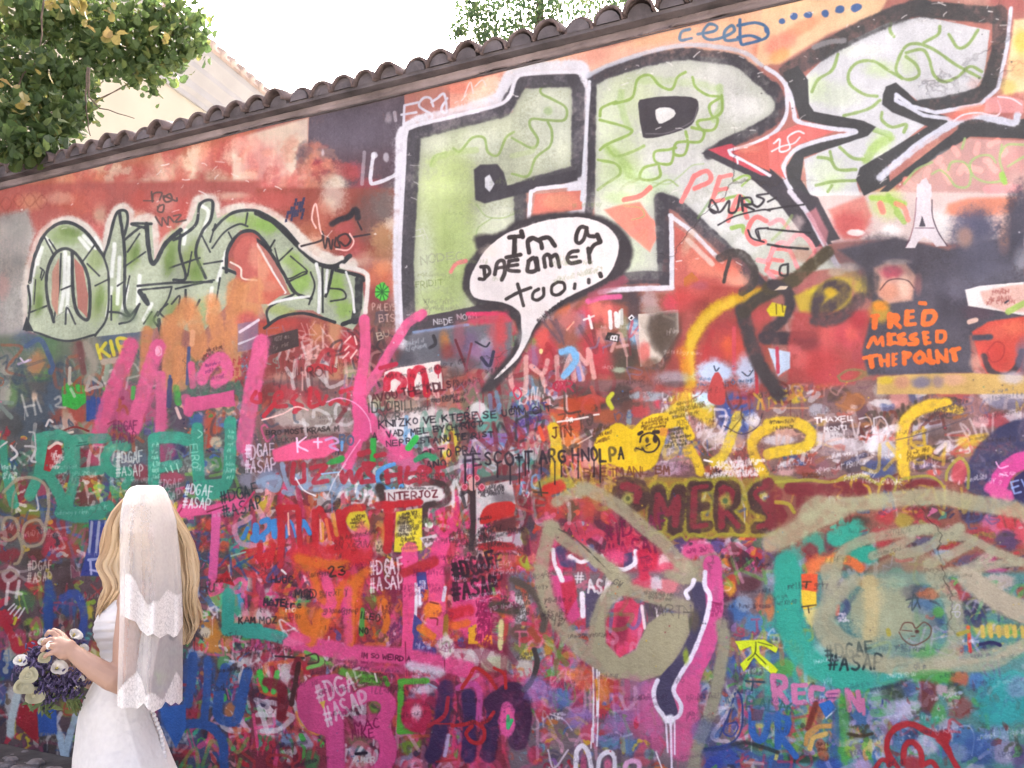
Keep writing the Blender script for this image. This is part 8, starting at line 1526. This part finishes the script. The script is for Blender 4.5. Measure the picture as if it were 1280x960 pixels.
capsule(bo, [bp(156, 856, -.22), bp(140, 848, -.23), bp(120, 836, -.22), bp(100, 822, -.20), bp(93, 816, -.19)], [.031, .034, .031, .0245, .022])
# near hand: palm and five fingers over the bouquet
capsule(bo, [bp(92, 816, -.19), bp(84, 810, -.185), bp(76, 806, -.175)], [.022, .025, .023])
capsule(bo, [bp(80, 816, -.19), bp(74, 812, -.185)], [.02, .019])
def fing(P, r0): capsule(bo, [bp(*p) for p in P], list(np.linspace(r0, r0*.72, len(P))))
fing([(74, 798, -.165), (66, 791, -.16), (61, 790, -.145), (58, 794, -.13)], .0088)
fing([(72, 803, -.178), (63, 799, -.178), (57, 801, -.165), (54, 805, -.15)], .009)
fing([(72, 808, -.19), (63, 807, -.194), (56, 809, -.18), (53, 813, -.165)], .0088)
fing([(75, 814, -.198), (66, 816, -.203), (59, 818, -.192), (56, 821, -.178)], .008)
fing([(84, 803, -.165), (78, 795, -.145), (72, 790, -.13), (67, 788, -.12)], .0108)
# far arm to the stems
capsule(bo, [bp(181, 752, .18), bp(165, 805, .21), bp(146, 850, .2)], [.046, .038, .033])
capsule(bo, [bp(146, 850, .2), bp(115, 848, .1), bp(96, 842, .0)], [.035, .033, .025])
capsule(bo, [bp(94, 842, .0), bp(84, 838, -.03)], [.026, .025])
for k_, (dy, dd) in enumerate([(-9, .0), (-4, -.015), (2, -.025), (7, -.03)]): fing([(82, 838+dy*.6, -.03+dd), (75, 838+dy, -.045+dd), (72, 842+dy, -.06+dd)], .0098)
fing([(88, 832, -.02), (82, 826, -.05), (78, 826, -.07)], .0105)
# legs under the gown
for q in (-.09, .09): capsule(bo, [bp(150, 925, q*.8), bp(155, 1060, q), bp(162, 1200, q)], [.07, .055, .04])
for q in (-.09, .09): capsule(bo, [bp(162, 1205, q), bp(140, 1216, q)], [.036, .028])
body = bo.build('body', M_SKIN, br)
rm = body.modifiers.new('one_surface', 'REMESH'); rm.mode = 'VOXEL'; rm.voxel_size = .0034; rm.use_smooth_shade = True
sm_ = body.modifiers.new('soften', 'SMOOTH'); sm_.factor = .5; sm_.iterations = 1
ring = MB(); ring.ball(bp(60, 807, -.205), .006, 8, 6)
c_ = bp(62.5, 806.5, -.19)
ring.tube([c_+Vector((.011*math.cos(a)*.3, .011*math.cos(a), .011*math.sin(a))) for a in np.linspace(0, 6.28, 13)], .0018, 5); ring.build('ring', mat('silver', (.8, .8, .78), .15, .02, spec=.9), br, True)

def loft(rows, n=160, fold=None, seed=0, close_top=False):
    """rows: y, x left, x right, half depth, depth centre"""
    v = []; f = []; T_ = np.linspace(0, 1, 44); ys = [r[0] for r in rows]
    def ip(k, y): return np.interp(y, ys, [r[k] for r in rows])
    Y_ = np.concatenate([np.linspace(ys[0], min(ys[-1], 980), 90), np.linspace(981, ys[-1], 30)]) if ys[-1] > 980 else np.linspace(ys[0], ys[-1], 70)
    for j, y in enumerate(Y_):
        xl, xr, hd, dc = (ip(k, y) for k in (1, 2, 3, 4)); cx = (xl+xr)/2; hw = (xr-xl)/2
        for i in range(n):
            a = 2*math.pi*i/n; e = 1.
            w = 1+(fold(a, y) if fold else 0)
            v.append(bp(cx+hw*math.cos(a)*w, y, dc+hd*math.sin(a)*w))
    m_ = len(Y_)
    f = [(j*n+i, (j+1)*n+i, (j+1)*n+(i+1) % n, j*n+(i+1) % n) for j in range(m_-1) for i in range(n)]
    return v, f
M_SATIN = mat('white_satin', (.67, .655, .645), .55, .02, 5, .1, 90, spec=.4)
M_LACE = mat('white_lace_gown', (.66, .645, .63), .8, .05, 60, .35, 110)
def lace_relief(m):
    N, L = m.node_tree.nodes, m.node_tree.links; tc = N.new('ShaderNodeTexCoord'); nz = N.new('ShaderNodeTexNoise'); nz.inputs['Scale'].default_value = 16; L.new(tc.outputs['Object'], nz.inputs['Vector'])
    mx = N.new('ShaderNodeMix'); mx.data_type = 'VECTOR'; mx.inputs[0].default_value = .08; L.new(tc.outputs['Object'], mx.inputs[4]); L.new(nz.outputs['Color'], mx.inputs[5])
    vo = N.new('ShaderNodeTexVoronoi'); vo.inputs['Scale'].default_value = 34; L.new(mx.outputs[1], vo.inputs['Vector'])
    bp_ = N.new('ShaderNodeBump'); bp_.inputs['Strength'].default_value = .5; bp_.inputs['Distance'].default_value = .006; L.new(vo.outputs['Distance'], bp_.inputs['Height']); L.new(bp_.outputs[0], N['Principled BSDF'].inputs['Normal'])
lace_relief(M_LACE)
gown = empty('gown'); gown.parent = br
v, f = loft([(750, 136, 192, .135, .0), (757, 131, 196, .15, .0), (772, 120, 200, .165, .0), (785, 116, 200, .165, .0), (797, 117, 200, .155, 0), (812, 124, 197, .135, 0), (826, 126, 194, .125, 0), (842, 123, 192, .125, 0), (850, 119, 191, .13, 0)],
            fold=lambda a, y: (.012*math.sin(y*.62+1.2*math.sin(a*1.3)+2.*math.cos(a))+.006*math.sin(y*1.1+3*math.sin(a*2)))*(1 if y > 765 else .3))
link('bodice', mesh('bodice', v, f), M_SATIN, gown, True)
v, f = loft([(846, 120, 190, .13, 0), (856, 114, 190, .145, 0), (870, 107, 190, .165, 0), (884, 101, 191, .18, 0), (897, 97.5, 195, .185, 0), (917, 94.5, 204, .19, 0), (940, 92, 213, .2, .0), (965, 89, 224, .22, 0), (1030, 84, 258, .27, 0), (1120, 78, 300, .36, 0), (1243, 66, 370, .5, 0)],
            fold=lambda a, y: max(0, (y-880)/360)*.05*math.sin(a*9+.6*math.sin(y*.02))+.006*math.sin(a*4+y*.05)+.010*max(0, math.sin(a*3+y*.085+1.5*math.sin(a*2)))**3*min(1, max(0, (y-850)/20))+.012*math.exp(-((a-4.9-(y-850)*.0012)/.03)**2))
link('skirt', mesh('skirt', v, f), M_LACE, gown, True)
bm_ = MB(); bm_.ball((0, 0, 0), .0075, 8, 6); bme = mesh('button', bm_.v, bm_.f); bme.materials.append(M_SATIN); bme.polygons.foreach_set('use_smooth', [True]*len(bme.polygons))
for k_ in range(14):
    y = 889+k_*5.2; o = link('button', bme, None, gown); o.location = bp(np.interp(y, [889, 917, 940, 965], [190.5, 201, 205, 208]), y, -.085-.0005*(y-889))

# hair: a mass on the head, two waving curtains and fine strands that follow them
M_HAIR = mat('blonde_hair', (.44, .30, .17), .42, .3, 30, .2, 160, island=[(0, (.34, .22, .12)), (.35, (.44, .30, .17)), (.75, (.54, .40, .24)), (1, (.62, .48, .31))])
hr = MB(); g = np.random.default_rng(21)
hr.ball(bp(184, 655, -.005), (.080, .098, .118), 20, 14); hr.ball(bp(184, 700, -.005), (.07, .075, .13), 16, 12)
CUR_L = dict(y=[612, 625, 640, 659, 680, 695, 707, 716, 724, 735, 747, 757, 768, 776], o=[172, 154, 143, 134, 131, 129, 124, 126, 132, 134, 130, 127, 124, 123], i=[186, 182, 178, 172, 168, 166, 164, 162, 161, 160, 156, 149, 139, 130])
CUR_R = dict(y=[616, 632, 650, 668, 685, 702, 720, 738, 752, 766, 782, 796, 806], o=[205, 214, 222, 233, 241, 245, 244, 241, 245, 248, 244, 238, 234], i=[188, 194, 198, 201, 204, 206, 208, 209, 211, 216, 222, 226, 230])
def curtain(c, dn, df, n, r0, r1, fly=0.):
    for k_ in range(n):
        u = g.uniform(0, 1)**.8; w = g.uniform(0, 1); y0, y1 = c['y'][0]+g.uniform(0, 14), c['y'][-1]-abs(g.normal(0, 20)); ph = g.uniform(0, 6.28); P = []; m = 26
        a_ = g.normal(0, .06); fl = abs(g.normal(0, fly))
        for i in range(m):
            t = i/(m-1); y = y0+(y1-y0)*t; ys = y+6*a_*math.sin(y*.06)
            o, i_ = np.interp(ys, c['y'], c['o']), np.interp(ys, c['y'], c['i']); uu = u+a_*math.sin(t*5+ph)
            sg = 1 if o > i_ else -1
            P.append(bp(i_+(o-i_)*uu+3.6*t*math.sin(y*.105+w*3.5+a_*8)+sg*fl*t*math.sin(t*7+ph)*.5+sg*fl*t, y, dn+(df-dn)*w+.022*math.sin(y*.075+w*2)*t))
        r = g.uniform(r0, r1); hr.tube(P, [r*min(1, .35+i*.12)*(1-.75*max(0, (i/(m-1)-.7)/.3)) for i in range(m)], 5)
curtain(CUR_L, -.085, .05, 170, .006, .011); curtain(CUR_L, -.09, .04, 260, .0016, .0035, 1.2)
curtain(CUR_R, -.03, .10, 170, .006, .011); curtain(CUR_R, -.04, .10, 260, .0016, .0035, 1.2)
hr.build('hair', M_HAIR, br, True)

# veil: two tiers of tulle with lace hems
def veil_material():
    m = bpy.data.materials.new('tulle'); m.use_nodes = True; N, L = m.node_tree.nodes, m.node_tree.links
    b = N['Principled BSDF']; b.inputs['Roughness'].default_value = .8; b.inputs['Base Color'].default_value = (.80, .775, .75, 1); b.inputs['Specular IOR Level'].default_value = .2
    uv = N.new('ShaderNodeUVMap'); uv.uv_map = 'cloth'; sx = N.new('ShaderNodeSeparateXYZ'); L.new(uv.outputs[0], sx.inputs[0])
    mp = N.new('ShaderNodeMapping'); mp.inputs['Scale'].default_value = (30, 40, 1); L.new(uv.outputs[0], mp.inputs[0])
    vo = N.new('ShaderNodeTexVoronoi'); vo.feature = 'DISTANCE_TO_EDGE'; vo.inputs['Scale'].default_value = 1.3; L.new(mp.outputs[0], vo.inputs['Vector'])
    no = N.new('ShaderNodeTexNoise'); no.inputs['Scale'].default_value = 1.1; no.inputs['Detail'].default_value = 5; L.new(mp.outputs[0], no.inputs['Vector'])
    def mr(s, a, b_, c, d):
        r = N.new('ShaderNodeMapRange'); r.inputs[1].default_value = a; r.inputs[2].default_value = b_; r.inputs[3].default_value = c; r.inputs[4].default_value = d; L.new(s, r.inputs[0]); return r.outputs[0]
    def ma(op, a, b_):
        r = N.new('ShaderNodeMath'); r.operation = op
        for i, q in enumerate((a, b_)):
            if isinstance(q, (int, float)): r.inputs[i].default_value = q
            else: L.new(q, r.inputs[i])
        return r.outputs[0]
    ed = mr(vo.outputs['Distance'], .02, .12, .78, 1.); nn = mr(no.outputs[0], .36, .52, .8, 1)
    lace = ma('MULTIPLY', ed, nn)
    at = N.new('ShaderNodeAttribute'); at.attribute_name = 'lace'
    lw = N.new('ShaderNodeLayerWeight'); lw.inputs[0].default_value = .35
    al = ma('MAXIMUM', ma('MULTIPLY', ma('MULTIPLY', lace, .97), at.outputs['Fac']), ma('ADD', mr(no.outputs[0], .3, .7, .20, .28), ma('MULTIPLY', lw.outputs['Facing'], .42)))
    L.new(al, b.inputs['Alpha'])
    bp_ = N.new('ShaderNodeBump'); bp_.inputs['Strength'].default_value = .35; bp_.inputs['Distance'].default_value = .004; L.new(lace, bp_.inputs['Height']); L.new(bp_.outputs[0], b.inputs['Normal'])
    return m
M_VEIL = veil_material()
def tier(name, parent, outline, hem, lace_fn, d0, nf, ph):
    """outline: y, x left, x right, belly towards the camera"""
    nu, nv = 90, 80; v = []; la = []; uvs = []; ys = [o[0] for o in outline]
    for j in range(nv):
        for i in range(nu):
            u = i/(nu-1); t = j/(nv-1); yb = hem(u); y = outline[0][0]+(yb-outline[0][0])*t
            xl, xr, be = (np.interp(y, ys, [o[k] for o in outline]) for k in (1, 2, 3)); q = min(1, t*1.6)
            d = -be*(max(0, math.sin(math.pi*min(1, u*.8+.2)))**.45)-d0-.085*min(1, (y-606)/60)*(1-u)+.026*q*math.sin(u*nf*6.28+ph+t*1.2+.8*math.sin(u*4))*(.45+.55*t)+.0025*q*math.sin(u*nf*14+ph+t*2)
            v.append(bp(xl+(xr-xl)*u+1.2*q*math.sin(u*nf*6.28+ph+1), y, d)); la.append(lace_fn(u, y, yb)); uvs.append((u, t))
    f = [(j*nu+i, j*nu+i+1, (j+1)*nu+i+1, (j+1)*nu+i) for j in range(nv-1) for i in range(nu-1)]
    me = mesh(name, v, f); a = me.attributes.new('lace', 'FLOAT', 'POINT'); a.data.foreach_set('value', np.array(la, np.float32))
    ul = me.uv_layers.new(name='cloth'); idx = np.empty(len(me.loops), int); me.loops.foreach_get('vertex_index', idx); ul.data.foreach_set('uv', np.array(uvs, np.float32)[idx].ravel())
    return link(name, me, M_VEIL, parent, True)
veil = empty('veil'); veil.parent = br
OUT = [(606.5, 172, 196, .0), (609, 163, 204, .085), (616, 157, 209, .13), (631, 152, 215, .155), (651, 149.5, 221.5, .165), (692, 149.5, 226, .178), (732, 149.5, 229, .19), (785, 149, 230, .215), (845, 147, 229.5, .25), (890, 146, 229, .26)]
def sstep(a, b_, x): t = min(1, max(0, (x-a)/(b_-a))); return t*t*(3-2*t)
UX = lambda u: 149+80*u
def pw(x, xs, ys): return float(np.interp(x, xs, ys))
tier('upper_tier', veil, OUT, lambda u: pw(UX(u), [149, 160, 170, 175, 183, 192, 200, 208, 215, 222, 229], [769, 773, 777, 788, 795, 792, 798, 792, 797, 794, 781]), lambda u, y, yb: sstep(yb-52-9*math.sin(u*10), yb-44-9*math.sin(u*10), y), .012, 2.6, .4)
tier('lower_tier', veil, OUT, lambda u: pw(UX(u), [149, 157, 165, 173, 180, 186, 195, 203, 207, 213, 219, 224, 229], [882, 886, 884, 886, 879, 886, 890, 885, 877, 882, 878, 881, 876]),
     lambda u, y, yb: (lambda t: sstep(t-2, t+3, y))(pw(UX(u), [149, 157, 165, 172, 178, 183, 194, 204, 210, 219, 224, 229], [862, 855, 845, 838, 850, 868, 864, 873, 858, 838, 842, 852])), -.004, 2.2, 2.)

# ------------------------------------------------------------------ bouquet
bq = empty('bouquet', Vector(G)+bp(62, 838, -.08)); BQ = Vector(bq.location)-Vector(G)
tag(bq, 'bridal bouquet of purple lavender, white calla lilies and cream roses held by the bride', 'bouquet')
def q_(x, y, d): return bp(x, y, d)-BQ
M_PURP = mat('lavender_purple', (.07, .055, .12), .8, .3, 40, 0, island=[(0, (.03, .026, .05)), (.5, (.065, .05, .12)), (1, (.15, .12, .24))])
M_STEM = mat('stem_green', (.09, .13, .045), .6, .3, 20, 0, island=[(0, (.05, .08, .03)), (1, (.14, .18, .07))])
M_CREAM = mat('cream_petal', (.46, .44, .30), .6, .08, 30, 0, trans=.2)
M_WHITE = mat('white_petal', (.68, .665, .63), .5, .03, 30, 0, trans=.2)
g = np.random.default_rng(33)
stems = MB()
for x, y, d, n, rx, ry in [(45, 816, -.10, 60, 8, 7), (48, 834, -.12, 70, 9, 8), (36, 825, -.10, 40, 7, 6), (27, 840, -.07, 40, 9, 8), (84, 846, -.12, 70, 12, 10), (96, 852, -.09, 60, 10, 9), (62, 853, -.13, 60, 11, 9), (50, 862, -.13, 60, 12, 8), (76, 864, -.11, 60, 13, 8), (88, 868, -.09, 40, 9, 6), (100, 800, -.02, 34, 7, 5), (104, 838, -.06, 30, 6, 8), (58, 876, -.10, 40, 10, 6), (40, 852, -.11, 30, 8, 6), (72, 850, -.08, 50, 16, 12), (55, 845, -.07, 50, 16, 14)]:
    sp = MB()
    for _ in range(n):
        c = q_(x+g.normal(0, rx*.6), y+g.normal(0, ry*.6), d+g.normal(0, .022)); e = Euler_ = Matrix.Rotation(g.uniform(0, 6.28), 3, 'Z') @ Matrix.Rotation(g.normal(.7, .4), 3, 'Y')
        sp.ball(c, (.0032, .0032, g.uniform(.005, .012)), 6, 5, e)
    tag(sp.build('lavender_sprig', M_PURP, bq, True), kind='stuff')
    for _ in range(3): stems.tube([q_(x+g.normal(0, 3), y, d+.01), q_(78+g.normal(0, 5), 850+g.normal(0, 4), -.06)], .0018, 5)
for _ in range(26): a = g.normal(0, 6); stems.tube([q_(76+a*.5, 848, -.06), q_(96+a, 885+g.normal(0, 5), -.04)], .0026, 5)
stems.build('stems', M_STEM, bq, True)
def petal_cup(mb, c, ax, r, h, n=14, flare=.5, spiral=0.):
    ax = Vector(ax).normalized(); M3 = ax.to_track_quat('Z', 'Y').to_matrix(); v = []; m = 8
    for j in range(m):
        t = j/(m-1)
        for i in range(n):
            a = 2*math.pi*i/n; lip = 1+spiral*max(0, math.cos(a))*t**2; rr = r*(.12+.88*t**1.5)*lip*(1+.06*math.sin(a*3+t*3)); zz = h*t-flare*h*t**5*(.6+.4*math.cos(a))
            v.append(Vector(c)+M3 @ Vector((rr*math.cos(a), rr*math.sin(a), zz)))
    mb.add(v, [(j*n+i, j*n+(i+1) % n, (j+1)*n+(i+1) % n, (j+1)*n+i) for j in range(m-1) for i in range(n)])
to_cam = Vector(-bdir)
for x, y, d, r, ax in [(70, 836, -.17, .0185, (.25, 0, .35)), (27, 827, -.12, .015, (-.3, 0, .5)), (90, 797, -.08, .017, (.5, 0, .9)), (54, 804, -.13, .011, (-.2, 0, .6)), (102, 812, -.04, .012, (.3, 0, .6)), (99, 849, -.12, .009, (.2, 0, .3)), (94, 859, -.12, .008, (.2, 0, -.1))]:
    mb = MB(); A_ = to_cam+Vector(BA)*ax[0]+Vector((0, 0, ax[2])); petal_cup(mb, q_(x, y, d+.02), A_, r, r*1.7, 16, .55, .6)
    o = mb.build('calla_lily', M_WHITE, bq, True); sp = MB(); A_.normalize(); c = q_(x, y, d+.02); sp.tube([c, c+A_*r*1.2], [.0035, .0025], 6); sp.build('spadix', mat('spadix', (.55, .45, .12), .7), o, True)
for x, y, d, r in [(36, 844, -.16, .021), (43, 870, -.15, .021), (27, 858, -.13, .019), (55, 822, -.16, .014), (34, 861, -.17, .014)]:
    ro = MB(); c = q_(x, y, d)
    for k_, (rr, hh, sh) in enumerate([(1.0, .55, -.25), (.86, .65, -.15), (.66, .72, -.05), (.46, .75, .05), (.26, .72, .14)]):
        A_ = to_cam+Vector(BA)*(-.25+g.normal(0, .15))+Vector((0, 0, .25+g.normal(0, .15))); A_.normalize(); petal_cup(ro, c+A_*r*sh, A_, r*rr*1.1, r*hh*1.1, 15, .18, .22)
    ro.ball(c, r*.7, 9, 7); ro.build('cream_rose', M_CREAM, bq, True)
lf_ = MB(); lv, lfc = leaf_shape('oval')
for k_ in range(22):
    x, y = [(62, 880), (70, 874), (52, 884), (80, 872), (58, 890), (66, 886), (90, 874), (100, 858), (46, 880), (36, 880)][k_ % 10]
    M3 = Matrix.Rotation(g.uniform(0, 6.28), 3, 'Y') @ Matrix.Rotation(g.normal(0, .7), 3, 'X')
    p = q_(x+g.normal(0, 3), y+g.normal(0, 2), -.08+g.normal(0, .02)); lf_.add([p+M3 @ Vector((a*.022, c_2*.25*.1, b_*.05)) for a, b_, c_2 in lv], lfc)
lf_.build('leaves', M_STEM, bq)
